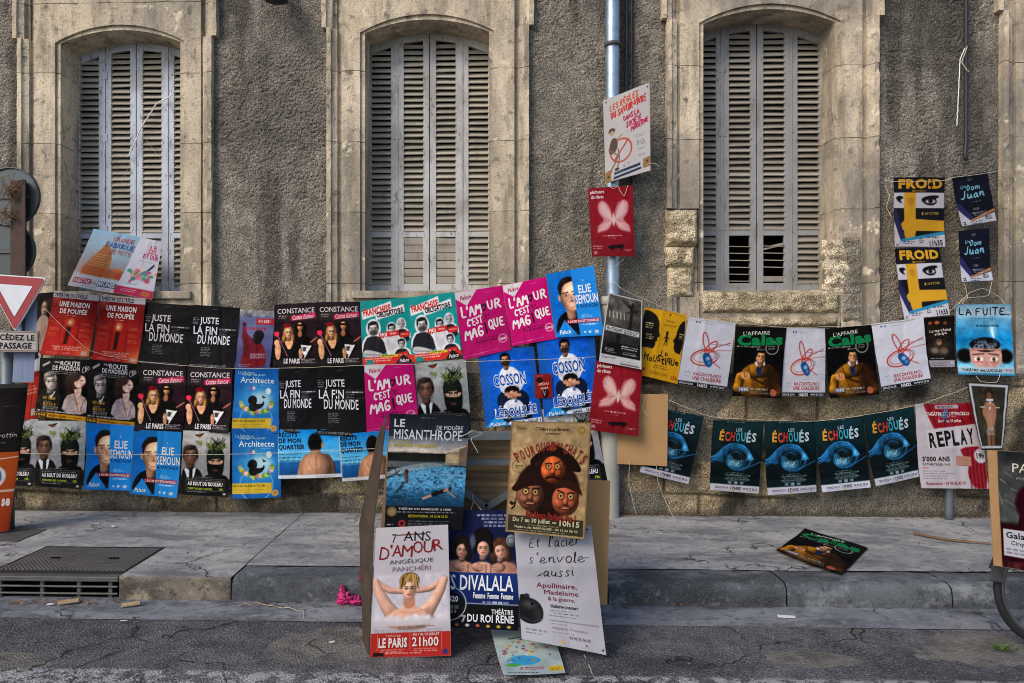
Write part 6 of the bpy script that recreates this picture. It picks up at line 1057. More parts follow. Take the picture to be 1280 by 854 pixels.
    # --- sill and the wall under it
    if k == 2:
        lump('sill', X_(876), X_(1052), Z_(394), ZSILL-.004, STONE+.03, sur, 21, .05, ('#b8a88c', '#cdbd9e')); lump('sill_course', X_(878), X_(1050), Z_(412), Z_(395), STONE+.03, sur, 23, .06, ('#b0a084', '#c6b596'))
        MB().box(x0-.0, x1, STONE+.02, 6.9, PL-.02, ZSILL-.012).build('apron', LIME, sur)
        MB().box(x0+.01, x1-.01, STONE+.03, 6.8, ZSILL-.012, ZSILL-.003).build('sill_bed', LIME, sur)
    else:
        MB().box(x0-.0, x1, STONE+.004, 6.9, PL-.02, ZSILL-.075).build('apron', LIME, sur)
        MB().box(x0-.07, x1+.07, STONE-.035, 6.80, ZSILL-.073, ZSILL-.004).build('sill', LIME, sur, bevel=.008)
    # --- black panel standing in for the unlit room's shade, and four shutter leaves
    MB().box(x0-.3, x1+.3, 6.82, 6.86, ZSILL-.3, za+.4).build('room_shade_panel', VOID, sur)
    YS = YF+.30; lw = (x1-x0+ .02)/4; z0 = ZSILL; tops = lambda x: (lambda R: za-.02-R+math.sqrt(max(R*R-(x-xc)**2, 0)))(((w2)**2+(za-zs)**2)/(2*(za-zs)))
    zm = z0+.56; rr = random.Random(wi*7+3)
    for li in range(4):
        a = x0-.01+li*lw+.004; b = a+lw-.008; st = .058; ia, ib = a+st, b-st; fm = MB(); y0, y1 = YS, YS+.035
        zt = lambda x: tops(x)
        fm.prism([(a, z0), (ia, z0), (ia, zt(ia)), (a, zt(a))], y0, y1); fm.prism([(ib, z0), (b, z0), (b, zt(b)), (ib, zt(ib))], y0, y1)
        topi = lambda x: zt(x)-.085; nseg = 4; xs_ = [ia+(ib-ia)*i/nseg for i in range(nseg+1)]
        fm.prism([(x, topi(x)) for x in xs_]+[(x, zt(x)) for x in reversed(xs_)], y0+.001, y1-.001)
        fm.box(ia, ib, y0+.001, y1-.001, zm-.03, zm+.03); fm.box(ia, ib, y0+.001, y1-.001, z0, z0+.085)
        leaf = fm.build('shutter', q['mat'], sur, bevel=.003)
        if li in (0, 2):  # meeting bead on every other leaf
            MB().box(b-.012, b+.010, y0-.008, y0-.001, z0+.01, min(zt(b)-.02, zt(b))).build('bead', q['mat'], leaf)
        if li == 0:
            for zh in (zm+.02, zm+.9, zm+1.5): MB().box(b-.03, b+.03, y0-.006, y0-.001, zh, zh+.075).build('hinge', q['mat'], leaf)
        sb2 = MB()
        def slat(z, wdt=.072, tl=47, dx=0, roll=0, short=0):
            t = math.radians(tl+rr.uniform(-3, 3)); d = wdt/2; c, s_ = math.cos(t)*d, math.sin(t)*d; h = .004; yc = (y0+y1)/2+.002
            n_ = (math.sin(t)*h, math.cos(t)*h); vs = []
            for xx, dz in ((ia-.004, roll), (ib+.004-short, -roll)):
                for yy, zz in ((yc-c, z-s_), (yc+c, z+s_)):
                    for sg in (-1, 1): vs.append((xx, yy+sg*n_[0]*-1, zz+dz+sg*n_[1]))
            sb2.add(vs, [(0, 1, 3, 2), (4, 6, 7, 5), (0, 4, 5, 1), (2, 3, 7, 6), (1, 5, 7, 3), (0, 2, 6, 4)])
        pitch = .056; z = zm+.05
        while z < max(topi(ia), topi(ib))+.03:
            if z < max(topi(ia), topi(ib))-.005: slat(z, roll=rr.uniform(-.002, .002))
            z += pitch
        sb2.build('louvres', q['sl'], leaf); sb2 = MB()
        z = z0+.105; i = 0
        lowtop = zm-.045
        if k == 1 and li in (1, 2):           # plain boards nailed over the lower louvres
            nb = 6; hb = (zm-.03-(z0+.085))/nb
            for j in range(nb):
                t0 = z0+.085+j*hb; sb2.add([(ia, y0+.014, t0+.004), (ib, y0+.014, t0+.004), (ib, y0+.006, t0+hb-.004-(.02 if (j == nb-1 and li == 2) else 0)), (ia, y0+.006, t0+hb-.004), (ia, y0+.03, t0+.004), (ib, y0+.03, t0+.004), (ib, y0+.03, t0+hb-.004), (ia, y0+.03, t0+hb-.004)], [(0, 1, 2, 3), (7, 6, 5, 4), (0, 4, 5, 1), (2, 6, 7, 3), (0, 3, 7, 4), (1, 5, 6, 2)])
        elif k == 2 and li == 1:
            for j in range(6): slat(z0+.105+j*.065, .05, 8, roll=.002)
        elif k == 2 and li == 2:
            for j in range(4): slat(z0+.235+j*.066, .05, 8, roll=.003)
            slat(z0+.43, .05, 25, roll=-.024); sb2.box(ia, ib, y0+.004, y0+.026, z0+.10, z0+.15)
        elif k == li == 2:
            z = z0+.105
            while z < zm-.16: slat(z); z += pitch
        else:
            while z < lowtop: slat(z, roll=rr.uniform(-.002, .002)); z += pitch
        sb2.build('louvres', q['sl'], leaf)
# rough-cast panels between the stone surrounds
pan = [(-6.5, edges[0][0])]+[(edges[i][1], edges[i+1][0]) for i in range(3)]+[(edges[3][1], 9.0)]
for i, (a, b) in enumerate(pan): wall_grid('rough_cast_panel', a-.05, b+.05, PL-.03, ZT, WALL, .0085 if i not in (0, 4) else .012, stucco_h, stucco_c)
MB().box(-12, -6.5, WALL, WALL+.3, WALK-.02, ZT).build('far_wall', MINERAL if False else LIME, B); MB().box(9.0, 12, WALL, WALL+.3, WALK-.02, ZT).build('far_wall', LIME, B); MB().box(6.8, 9.0, 6.13, 6.3, WALK-.02, PL-.03).build('far_plinth', LIME, B)
MB().box(-12, 12, 6.9, 7.2, WALK-.02, ZT).build('back_wall', LIME, B)

# ------------------------------------------------------------------ pipes and cables on the wall
t = thing('downpipe', 'round zinc rain pipe running down the wall with a painted lower length', 'pipe')
px_u, px_l = at(765.5, 100, 6.06).x, at(762, 500, 6.04).x
MB().tube([(px_u, 6.06, z) for z in (2.02, 3, 4, 5.7)], .062, 20, False).build('zinc_pipe', ZINC, t, True)
MB().tube([(px_l, 6.05, z) for z in (WALK-.01, 1, 2.06)], .085, 20, False).build('lower_pipe', PIPEP, t, True)
MB().tube([(px_l, 6.05, z) for z in (2.02, 2.03, 2.09, 2.10)], [.09, .10, .10, .07], 20).build('collar', PIPEP, t, True)
for z in (1.2, 2.72, 4.3): MB().tube([(px_u if z > 2 else px_l, 6.05, z), (px_u if z > 2 else px_l, 6.05, z+.03)], .07 if z > 2 else .093, 20).build('clamp', IRON, t, True)
def wire(name, pts, r, mat, label, cat, group=None, n=6):
    o = MB().tube(pts, r, n).build(name, mat, None, True); return tag(o, label, cat, group)
CAB = plain('cable_black', '#22242a', .6)
wire('cable', [(at(783, y, 6.17).x+.002*math.sin(y*.05), 6.165, at(783, y, 6.17).z) for y in range(-120, 236, 20)], .014, CAB, 'thin dark cable just right of the zinc rain pipe', 'cable', 'dark cables on the wall')
wire('cable', [(at(789.5, y, 6.18).x, 6.172, at(789.5, y, 6.18).z) for y in range(-120, 300, 20)], .009, CAB, 'thinner dark cable right of the first one by the rain pipe', 'cable', 'dark cables on the wall')
wire('cable', [(at(1207, y, 6.17).x, 6.165, at(1207, y, 6.17).z) for y in range(-120, 182, 20)]+[tuple(at(1206, 190, 6.15)), tuple(at(1208, 200, 6.12))], .016, CAB, 'dark cable ending in a frayed end above the framed eyes posters', 'cable', 'dark cables on the wall')
t = thing('wall_lamp', 'dark lamp fitting on the wall at the top edge between the left windows', 'lamp')
c0 = at(345, -8, 6.0); MB().tube([c0+Vector((0, .2, .06)), c0+Vector((0, 0, .08)), c0+Vector((0, -.06, .04))], .018, 8).build('bracket', CAB, t, True); MB().tube([c0+Vector((0, -.02, .06)), c0+Vector((0, -.02, .03)), c0+Vector((0, -.02, -.06)), c0+Vector((0, -.02, -.07))], [.03, .09, .11, .06], 16).build('lamp_head', CAB, t, True)
wire('wall_post', [tuple(at(1186, y, 6.05)) for y in (560, 600, 640, 652)], .032, GREYM, 'short grey pipe standing at the wall foot under the red curtain poster', 'pipe', None, 12)

# ------------------------------------------------------------------ posters on the wall
AR = dict(candle=d_candle(), end=d_end(), redcoat=d_redcoat(), duo=d_duo(), franchise=d_franchise(), pink=d_pink(), half=d_half(), madison=d_madison(), bowl=d_bowl(), mask=d_mask(), chair=d_chair(), flyer=d_flyer(), back=d_back(), fish=d_fishwing(), wait=d_wait(), prof=d_profiles(), shoe=d_shoe(), green=d_green(), merch=d_merchant(), brain=d_brain(), cold=d_cold(), night=d_night(), wave=d_wave(), replay=d_replay(), tee=d_tee())
GR = dict(candle='red candle posters', end='black posters with white block lettering', duo='posters of two women', franchise='turquoise posters of cut-out figures', pink='pink hand-lettered posters', half='blue half-face posters', madison='dark posters of a man and a woman with a yellow strip', bowl='blue posters with a bowl of colours', mask='posters of a masked man', chair='blue posters of two men and a chair', back='posters of a bare back by the sea', fish='red posters with pink wings', shoe='white posters with a red drawn shoe', green='black posters with green title', cold='yellow and black eye posters', night='dark blue posters with pale blue script', wave='dark posters with a blue wave')
def poster(d, quad, Y, label, **k):
    return sheet('theatre_poster', AR[d], quad, Y, label, 'poster', GR.get(d), **k)
Y0 = 6.045
S = .011
# upper row, left of the middle window
poster('candle', [(68, 363), (125, 369), (112, 446), (52, 443)], Y0-S, 'leftmost red candle poster, hanging beside the yield sign')
poster('candle', [(126, 368), (183, 373), (173, 455), (116, 450)], Y0-S*2, 'red candle poster left of the black block-letter posters, right one of the pair')
poster('end', [(181, 378), (242, 382), (236, 459), (176, 455)], Y0-S, 'black poster with white block title right of the red candle posters')
poster('end', [(242, 381), (300, 385), (294, 461), (237, 459)], Y0-S*2, 'black poster with white block title left of the red-coated figure poster')
poster('redcoat', [(300, 387), (344, 389), (338, 460), (294, 460)], Y0-S*1.5, 'narrow violet poster of a figure in a red coat seen from behind, arm raised')
poster('duo', [(343, 381), (396, 378), (398, 458), (342, 458)], Y0-S*2.4, 'poster of two women right of the violet red-coat poster, in the upper row')
poster('duo', [(395, 378), (450, 377), (453, 457), (397, 458)], Y0-S*3.2, 'poster of two women left of the turquoise posters, in the upper row')
poster('franchise', [(450, 377), (510, 372), (516, 453), (454, 457)], Y0-S*4, 'turquoise cut-out figures poster beside the poster of two women, left of the pair')
poster('franchise', [(510, 372), (568, 365), (578, 447), (516, 453)], Y0-S*5, 'turquoise cut-out figures poster beside the pink poster, right of the pair')
poster('pink', [(568, 366), (628, 357), (639, 437), (580, 450)], Y0-S*6, 'pink hand-lettered poster directly right of the turquoise posters', bulge=.006)
poster('pink', [(628, 357), (684, 346), (697, 423), (640, 433)], Y0-S*7, 'pink hand-lettered poster half tucked under the tilted blue half-face poster', bulge=.006)
poster('half', [(682, 343), (742, 332), (755, 419), (694, 422)], Y0-S*9, 'tilted blue half-face poster up beside the rain pipe')
# middle row
poster('madison', [(50, 447), (114, 450), (108, 527), (46, 519)], Y0-S*2.6, 'dark man and woman poster with yellow bottom strip, under the leftmost candle poster')
poster('madison', [(113, 449), (172, 455), (168, 534), (109, 527)], Y0-S*3.5, 'dark man and woman poster with yellow bottom strip, beside the poster of two women')
poster('duo', [(175, 456), (233, 458), (229, 541), (170, 538)], Y0-S*3.2, 'poster of two women in the middle row, beside the dark man and woman poster')
poster('duo', [(234, 459), (291, 460), (288, 541), (230, 539)], Y0-S*4, 'poster of two women in the middle row, left of the blue bowl poster')
poster('bowl', [(294, 460), (349, 460), (350, 541), (290, 541)], Y0-S*5, 'upper blue poster with a bowl of colours and a yellow strip')
poster('end', [(348, 462), (397, 459), (398, 541), (349, 540)], Y0-S*5.4, 'black block-letter poster right of the upper blue bowl poster')
poster('end', [(396, 459), (456, 458), (460, 546), (397, 543)], Y0-S*6.2, 'black block-letter poster left of the low pink poster')
poster('pink', [(455, 456), (516, 454), (524, 533), (459, 541)], Y0-S*7, 'lowest pink hand-lettered poster, above the dark swimming pool poster')
poster('mask', [(518, 453), (582, 449), (590, 541), (524, 541)], Y0-S*5.2, 'masked man poster half hidden behind the swimming pool poster')
poster('chair', [(597, 438), (667, 433), (678, 527), (607, 534)], Y0-S*6.4, 'blue poster of two men and a chair, left one of the two')
poster('chair', [(670, 421), (743, 415), (749, 513), (680, 521)], Y0-S*7.6, 'blue poster of two men and a chair, right one near the rain pipe')
poster('mask', [(676, 512), (741, 508), (760, 606), (688, 610)], Y0-S*5.4, 'masked man poster mostly hidden behind the brown puppet poster')
o = sheet('small_flyer', AR['flyer'], [(668, 468), (689, 467), (691, 497), (669, 498)], Y0-S*10, 'small dark red flyer between the two blue chair posters', 'flyer', bulge=.003, lift=.004)
# bottom row
poster('mask', [(44, 526), (108, 526), (105, 611), (44, 608)], Y0-S*4.4, 'masked man poster at the left of the bottom row, beside the blue half-face posters')
poster('half', [(108, 528), (168, 532), (165, 613), (107, 611)], Y0-S*5.4, 'lower blue half-face poster beside the left masked man poster')
poster('half', [(167, 537), (227, 540), (223, 622), (163, 617)], Y0-S*6.4, 'lowest blue half-face poster, hanging right of its twin')
poster('mask', [(229, 538), (288, 540), (287, 621), (226, 618)], Y0-S*5.6, 'masked man poster left of the lower blue bowl poster')
poster('bowl', [(290, 540), (350, 538), (352, 621), (291, 623)], Y0-S*6.6, 'lower blue poster with a bowl of colours and a yellow strip')
poster('back', [(347, 538), (424, 536), (428, 596), (349, 598)], Y0-S*7.4, 'whole poster of a bare back by a blue sea')
poster('back', [(424, 543), (492, 537), (496, 596), (428, 602)], Y0-S*8.2, 'poster of a bare back half hidden by the swimming pool poster')
# on the rain pipe and right of it
PB = 5.93
poster('fish', [(735, 236), (791, 232), (793, 321), (740, 321)], PB, 'upper red poster with pink wings, tied to the rain pipe under the white poster', bulge=.02, lift=.01)
poster('fish', [(745, 451), (803, 458), (797, 545), (735, 537)], PB-S*1.5, 'lower red poster with pink wings, above the blank cardboard', bulge=.02)
poster('wait', [(761, 366), (803, 376), (801, 462), (748, 452)], PB-S*3, 'grey moody poster with white border tied over the rain pipe', bulge=.012, lift=.02)
poster('prof', [(805, 384), (859, 393), (846, 480), (797, 468)], Y0-S*7, 'yellow poster with two black profiles facing each other')
poster('shoe', [(861, 396), (920, 404), (908, 489), (845, 480)], Y0-S*6, 'red drawn shoe poster directly right of the yellow profiles poster')
poster('green', [(919, 408), (983, 410), (975, 498), (915, 495)], Y0-S*5, 'green-titled poster of a man in a mustard coat, left one on the wall', lift=.016)
poster('shoe', [(983, 410), (1032, 411), (1030, 496), (975, 496)], Y0-S*4, 'red drawn shoe poster between the two green-titled posters')
poster('green', [(1031, 411), (1090, 406), (1097, 493), (1036, 498)], Y0-S*5, 'green-titled poster of a man in a mustard coat, right one on the wall')
poster('shoe', [(1089, 405), (1154, 397), (1161, 478), (1102, 489)], Y0-S*6, 'red drawn shoe poster at the right end of its row, under the yellow eye posters')
o = poster('merch', [(1151, 399), (1193, 395), (1193, 459), (1160, 459)], Y0-S*2, 'small dark poster with script title left of the blue open-head poster')
o = poster('brain', [(1194, 381), (1263, 380), (1266, 470), (1197, 468)], Y0-S*4, 'blue poster of an open head full of cogs, hung by string')
poster('cold', [(1117, 222), (1181, 222), (1180, 309), (1116, 309)], Y0-S*3, 'upper yellow and black eyes poster', lift=.018)
poster('cold', [(1118, 311), (1174, 310), (1186, 394), (1129, 400)], Y0-S*3, 'lower yellow and black eyes poster, its bottom swung right', lift=.018)
poster('night', [(1189, 222), (1234, 215), (1245, 276), (1200, 284)], Y0-S*2, 'upper dark blue poster with pale blue script, tilted')
poster('night', [(1198, 289), (1236, 285), (1239, 351), (1200, 353)], Y0-S*3, 'lower dark blue poster with pale blue script, right edge curled', lift=.02)
poster('wave', [(819, 508), (880, 521), (860, 605), (799, 590)], Y0-S*2, 'blue wave poster half hidden by the blank cardboard', lift=.01)
poster('wave', [(891, 525), (955, 528), (948, 617), (886, 612)], Y0-S*2, 'blue wave poster second from the left, right of the cardboard one')
poster('wave', [(955, 527), (1019, 526), (1021, 615), (957, 618)], Y0-S*3, 'blue wave poster in the middle of the wave row')
poster('wave', [(1017, 527), (1079, 520), (1087, 609), (1026, 615)], Y0-S*4, 'blue wave poster second from the right of its row')
poster('wave', [(1078, 518), (1142, 508), (1148, 596), (1092, 607)], Y0-S*5, 'blue wave poster next to the red curtain poster')
poster('replay', [(1144, 505), (1224, 503), (1236, 611), (1148, 609)], Y0-S*4, 'creased white poster with red curtains and large black title')
q = sheet('theatre_poster', AR['tee'], [(1208, 477), (1262, 480), (1253, 562), (1223, 562)], Y0-S*9, 'narrow framed poster of a tattooed body hung below the open-head poster', 'poster', bulge=.01)
sheet('theatre_poster', d_statue(), [(38, 368), (70, 365), (54, 447), (36, 450)], Y0, 'pale statue poster peeking out behind the yield sign', 'poster')
sheet('theatre_poster', d_band(), [(30, 446), (52, 440), (48, 522), (28, 526)], Y0-S, 'orange-red poster with a white top behind the sign post', 'poster')
poster('mask', [(-14, 523), (48, 524), (44, 608), (-16, 606)], Y0-S*2.5, 'masked man poster mostly hidden behind the sign post')
# window ledge
sheet('theatre_poster', d_words(), [(117, 286), (177, 297), (144, 368), (86, 358)], (6.20, 6.20, 6.03, 6.03), 'pale poster of an orange tower propped on the left window sill', 'poster', bulge=.01, lift=.02)
sheet('theatre_poster', d_bouquet(), [(176, 297), (203, 303), (190, 375), (143, 368)], (6.19, 6.21, 6.03, 6.02), 'white poster with a bouquet and crimson foot propped on the left window sill', 'poster', bulge=.012, lift=.02)
# white board on the pipe
o = sheet('mounted_poster', d_rules(), [(754, 126), (812, 103), (813, 213), (757, 229)], (5.93, 5.90, 5.90, 5.93), 'white hand-lettered poster on cardboard tied high on the rain pipe', 'poster', bulge=.002, lift=.002)
Q = [at(*p) for p in ((754, 126, 5.937), (813, 102.5, 5.907), (814, 213.5, 5.907), (757, 229.5, 5.937))]
MB().add([q+Vector((0, dy, 0)) for dy in (0.002, .012) for q in Q], [(3, 2, 1, 0), (4, 5, 6, 7), (0, 1, 5, 4), (1, 2, 6, 5), (2, 3, 7, 6), (3, 0, 4, 7)]).build('cardboard_backing', CARD, o)
def board(name, quad, Y, th, mat, label, cat, parent=None):
    Yq = Y if isinstance(Y, (tuple, list)) else (Y,)*4; Q = [at(p[0], p[1], y) for p, y in zip(quad, Yq)]; n = (Q[3]-Q[0]).cross(Q[1]-Q[0]).normalized()
    if n.y < 0: n = -n
    o = MB().add([q+n*d for d in (0, th) for q in Q], [(3, 2, 1, 0), (4, 5, 6, 7), (0, 1, 5, 4), (1, 2, 6, 5), (2, 3, 7, 6), (3, 0, 4, 7)]).build(name, mat, parent, bevel=.0008)
    if label: tag(o, label, cat)
    return o
board('cardboard_sheet', [(772, 492), (835, 493), (834, 583), (771, 580)], 5.985, .006, CARD, 'blank brown cardboard sheet hung on the wall right of the rain pipe', 'cardboard')

# ------------------------------------------------------------------ poster stand at the kerb
t = thing('poster_stand', 'grey steel stand with brown plank back holding posters at the road edge', 'stand')
def P4(px, py, Y=4.02): return at(px, py, Y)
b = MB(); 
for px in (492, 731): b.beam(P4(px, 533), Vector((P4(px, 533).x, 4.02, .0)), .05, .04, (0, 1, 0))
b.build('leg', GREYM, t)
MB().beam(P4(488, 546), P4(736, 543), .06, .045, (0, 0, 1)).build('top_bar', GREYM, t); MB().beam(P4(488, 579), P4(736, 576), .05, .03).build('cross_bar', GREYM, t)
b = MB(); b.beam(P4(560, 598), P4(608, 634), .04, .04); b.beam(P4(608, 634), P4(660, 600), .04, .04); b.build('brace', GREYM, t)
MB().box(P4(495, 600, 4.1).x, P4(733, 600, 4.1).x, 4.09, 4.12, P4(600, 700, 4.1).z, P4(600, 548, 4.1).z).build('plank_back', PLANK, t)
CB = 'cardboard sheets of the poster stand'
o = board('cardboard_panel', [(655, 598), (763, 601), (759, 756), (655, 756)], (3.94, 3.96, 3.90, 3.88), .007, CARD, None, None, t)
o = board('cardboard_panel', [(487, 520), (560, 524), (560, 822), (463, 823)], (3.86, 3.86, 3.70, 3.70), .007, CARDE, None, None, t)
# side flap folded back, seen along its edge
A_, B_, C_, D_ = at(484, 519, 3.87), at(473, 545, 4.0), at(455, 800, 3.84), at(461.5, 824, 3.68); M1, M2 = at(450, 655, 3.98), at(468, 655, 3.79)
fl = MB(); vs = [A_, B_, M1, C_, D_, M2]; nn = Vector((-.006, 0, 0)); fl.add([v for v in vs]+[v+nn for v in vs], [(0, 5, 2, 1), (5, 4, 3, 2), (7, 8, 11, 6), (8, 9, 10, 11), (0, 1, 7, 6), (1, 2, 8, 7), (2, 3, 9, 8), (3, 4, 10, 9), (4, 5, 11, 10), (5, 0, 6, 11)])
o = fl.build('cardboard_flap', FLAP, t)
scr = Art(1.8, '#8a4238', 30).mottle(.3, 5, 3)
sheet3('torn_sheet', scr, [at(452, 668, 3.99), at(468, 640, 3.83), at(463, 735, 3.80), at(449, 726, 3.97)], 'torn reddish sheet stuck to the folded cardboard flap', 'poster', None, .004, .004)
SP = 'big posters on the stand'
sheet('theatre_poster', d_pool(), [(487, 517), (587, 520), (578, 662), (481, 660)], (3.80, 3.80, 3.755, 3.755), 'dark swimming pool poster at the upper left of the stand', 'poster', SP, bulge=.008, lift=.008)
sheet('theatre_poster', d_trio(), [(552, 637), (649, 638), (648, 788), (548, 783)], (3.83, 3.83, 3.74, 3.74), 'navy poster of three women embracing, in the middle of the stand', 'poster', SP, bulge=.006, lift=.008)
sheet('theatre_poster', d_steel(), [(643, 664), (739, 657), (757, 818), (652, 798)], (3.78, 3.78, 3.64, 3.66), 'white poster with handwritten title and dark helmet, lower right of the stand', 'poster', SP, bulge=.008, lift=.014)
sheet('theatre_poster', d_bath(), [(470, 660), (560, 656), (564, 819), (462, 823)], (3.735, 3.735, 3.655, 3.655), 'white poster of a woman in a foam bath with red foot, touching the road', 'poster', SP, bulge=.003, lift=.003)
o = sheet('theatre_poster', d_puppets(), [(640, 527), (739, 529), (731, 674), (632, 664)], (3.72, 3.72, 3.69, 3.69), 'brown poster of three puppet heads on cardboard, upper right of the stand', 'poster', SP, bulge=.003, lift=.003)
board('cardboard_backing', [(639.5, 526.5), (739.5, 528.5), (731.5, 674.5), (631.5, 664.5)], (3.726, 3.726, 3.696, 3.696), .007, CARDE, None, None, o)
mp = d_map()
sheet3('theatre_poster', mp, [on(613, 786, .045), on(690, 785, .035), on(707, 841, .022), on(629, 848, .022)], 'colourful map poster lying on the road below the stand', 'poster', None, .004, .006)
sheet3('theatre_poster', AR['green'], [on(1006, 661, WALK+.012), on(1085, 685, WALK+.012), on(1051, 720, WALK+.012), on(969, 690, WALK+.010)], 'green-titled poster fallen flat on the pavement', 'poster', GR['green'], .004, .010)

# ------------------------------------------------------------------ road sign
t = thing('road_sign', 'yield sign on a rusty post with two round sign backs above and a plate below', 'road sign')
D = 5.50; pc = at(20, 330, D); 
b = MB(); xp = at(26, 330, D).x
b.box(xp-.075, xp+.03, D-.02, D+.03, 1.72, at(20, 226, D).z); b.box(xp+.03, xp+.062, D-.035, D-.02, 1.72, at(20, 226, D).z); b.build('post', RUST, t, bevel=.004)
bx_ = at(9, 450, D).x; MB().tube([(bx_, D+.005, WALK-.02), (bx_, D+.005, 1.75)], .05, 14).build('post_base', GREYM, t, True)
def disc(px, py, r, Y):
    c = at(px, py, Y); n = 40; o = MB().tube([c+Vector((0, dy, 0)) for dy in (0, .004, .02, .026)], [r-.004, r, r, r-.006], n).build('round_plate', SIGNB, t, False, .002)
    rim = MB().tube([c+Vector((math.cos(k*2*math.pi/n)*(r-.006), -.006, math.sin(k*2*math.pi/n)*(r-.006))) for k in range(n)], .007, 6, closed=True).build('rim', SIGNB, o, True)
    MB().box(c.x-.2, c.x+.17, Y-.016, Y-.002, c.z-.018, c.z+.012).build('bracket', IRON, o)
    MB().box(c.x+.10, c.x+.14, Y-.004, Y-.001, c.z-.02, c.z+.03).build('sticker', WHITEP if False else GREYM, o)
disc(13, 246, .245, D+.04); disc(9, 314, .235, D+.05)
def tri(px, py, s, Y, col, zoff=0, rnd=.035):
    c = at(px, py, Y); pts = []
    base = [(-s/2, s*.36), (s/2, s*.36), (0, -s*.50)]
    for i in range(3):
        p, a, d = Vector(base[i]), Vector(base[i-1]), Vector(base[(i+1) % 3]); p1, p2 = p+(a-p).normalized()*rnd, p+(d-p).normalized()*rnd
        for k in range(6): u = k/5; pts.append((p1*(1-u)**2+p*2*u*(1-u)+p2*u*u))
    return [(c.x+q.x+.03*q.y*0, c.z+q.y+.07*q.x*-1) for q in pts]
RED = plain('sign_red', '#8c1424', .45, var=.10); SW = plain('sign_white', '#c9ccd6', .45, var=.06)
f_ = MB().prism(tri(18, 374, .53, 5.40, 0), 5.405, 5.42).build('triangle_plate', SW, t, bevel=.002)
MB().prism(tri(18, 374, .505, 5.40, 0, 0, .032), 5.402, 5.404).build('red_border', RED, f_); MB().prism(tri(18, 373, .30, 5.40, 0, 0, .012), 5.399, 5.401).build('white_field', SW, f_)
pa = Art(.52, '#c6c0bd', 60); pa.mottle(.08, 6, 2); 
for q in (((.02, .05), (.98, .05)), ((.98, .05), (.98, .95)), ((.98, .95), (.02, .95)), ((.02, .95), (.02, .05))): pa.line(q, .02, '#7d6a58')
pa.T('CÉDEZ LE', .14, .10, .92, .45, '#1b1a1e', .03); pa.T('PASSAGE', .14, .55, .86, .85, '#1b1a1e', .03)
sheet3('name_plate', pa, [at(-8, 413, 5.40), at(48, 415, 5.40), at(47, 440, 5.40), at(-8, 440, 5.40)], None, None, None, 0, 0, t)
ps = board('plate_back', [(-8.5, 412.5), (48.5, 414.5), (47.5, 440.5), (-8.5, 440.5)], 5.404, .012, SIGNB, None, None, t)
pl = Art(1.8, '#8f9cb8', 30); sheet('blank_sheet', pl, [(20, 372), (47, 376), (42, 478), (16, 478)], 5.50-.03, 'blank pale blue sheet fixed behind the yield sign', 'sheet', bulge=.004, lift=.004)
wr = lambda amt: (lambda u, v: amt*(np.sin(np.pi*np.clip(u, 0, 1))**.7-.6))
sheet3('theatre_poster', d_dark(), [at(-50, 482, 5.36), at(33, 479, 5.36), at(23, 572, 5.36), at(-46, 572, 5.36)], 'near-black poster wrapped round the sign post', 'poster', None, 0, .004, None, None, wr(.035))
sheet3('theatre_poster', d_orange(), [at(-48, 566, 5.34), at(22, 565, 5.34), at(10, 664, 5.36), at(-36, 668, 5.36)], 'orange poster wrapped round the foot of the sign post', 'poster', None, 0, .004, None, None, wr(.03))

# ------------------------------------------------------------------ bicycle with a poster board
t = thing('bicycle', 'dark bicycle at the right edge standing on the road, mostly out of frame', 'bicycle')
R = .335; wc = on(1318, 802, 0.0); wc = Vector((at(1320, 730, 3.85).x, 3.85, R+.002))
def wheel(c):
    ring = lambda r: [c+Vector((math.cos(k*2*math.pi/48)*r, 0, math.sin(k*2*math.pi/48)*r)) for k in range(48)]
    e = MB().tube(ring(.022), .02, 8, closed=True).build('wheel', CHROME, t, True)
    MB().tube(ring(R-.018), .019, 10, closed=True).build('tyre', RUBBER, e, True); MB().tube(ring(R-.045), .012, 8, closed=True).build('rim', CHROME, e, True)
    s = MB()
    for k in range(28):
        a = k*2*math.pi/28; q = a+(.5 if k % 2 else -.5); s.tube([c+Vector((math.cos(q)*.025, .02*(1 if k % 4 < 2 else -1), math.sin(q)*.025)), c+Vector((math.cos(a)*(R-.05), 0, math.sin(a)*(R-.05)))], .0014, 4)
    s.build('spokes', CHROME, e); return e
wheel(wc); wc2 = wc+Vector((1.06, .02, 0)); wheel(wc2)
hd = wc+Vector((.20, 0, .58)); bb = wc+Vector((.60, 0, -.05)); st_ = wc+Vector((.78, 0, .52))
f = MB()
for s in (-.05, .05): f.tube([wc+Vector((0, s, 0)), wc+Vector((.12, s, .36))], .011, 8); f.tube([bb+Vector((0, s*.5, 0)), wc2+Vector((0, s, 0)), st_+Vector((0, s*.4, 0))], .009, 8)
f.tube([wc+Vector((.12, -.05, .36)), wc+Vector((.12, .05, .36))], .013, 8); f.tube([wc+Vector((.12, 0, .36)), hd+Vector((.02, 0, .06))], .018, 8); f.tube([hd, bb], .017, 8); f.tube([bb, st_], .016, 8); f.tube([hd+Vector((.0, 0, .02)), st_], .014, 8)
f.build('frame', BIKEF, t, True)
MB().tube([hd+Vector((.02, 0, .06)), hd+Vector((.03, 0, .2)), hd+Vector((.03, -.28, .22)), hd+Vector((.15, -.30, .20))], .012, 8).build('handlebar', CHROME, t, True)
MB().tube([st_, st_+Vector((.03, 0, .14))], .012, 8).build('seat_post', CHROME, t, True)
MB().tube([st_+Vector((-.12, 0, .15)), st_+Vector((0, 0, .165)), st_+Vector((.14, 0, .16))], [.025, .05, .085], 12).build('saddle', RUBBER, t, True)
mg = MB(); pts = [wc+Vector((math.cos(a)*(R+.02), 0, math.sin(a)*(R+.02))) for a in [math.radians(d) for d in range(100, 172, 8)]]
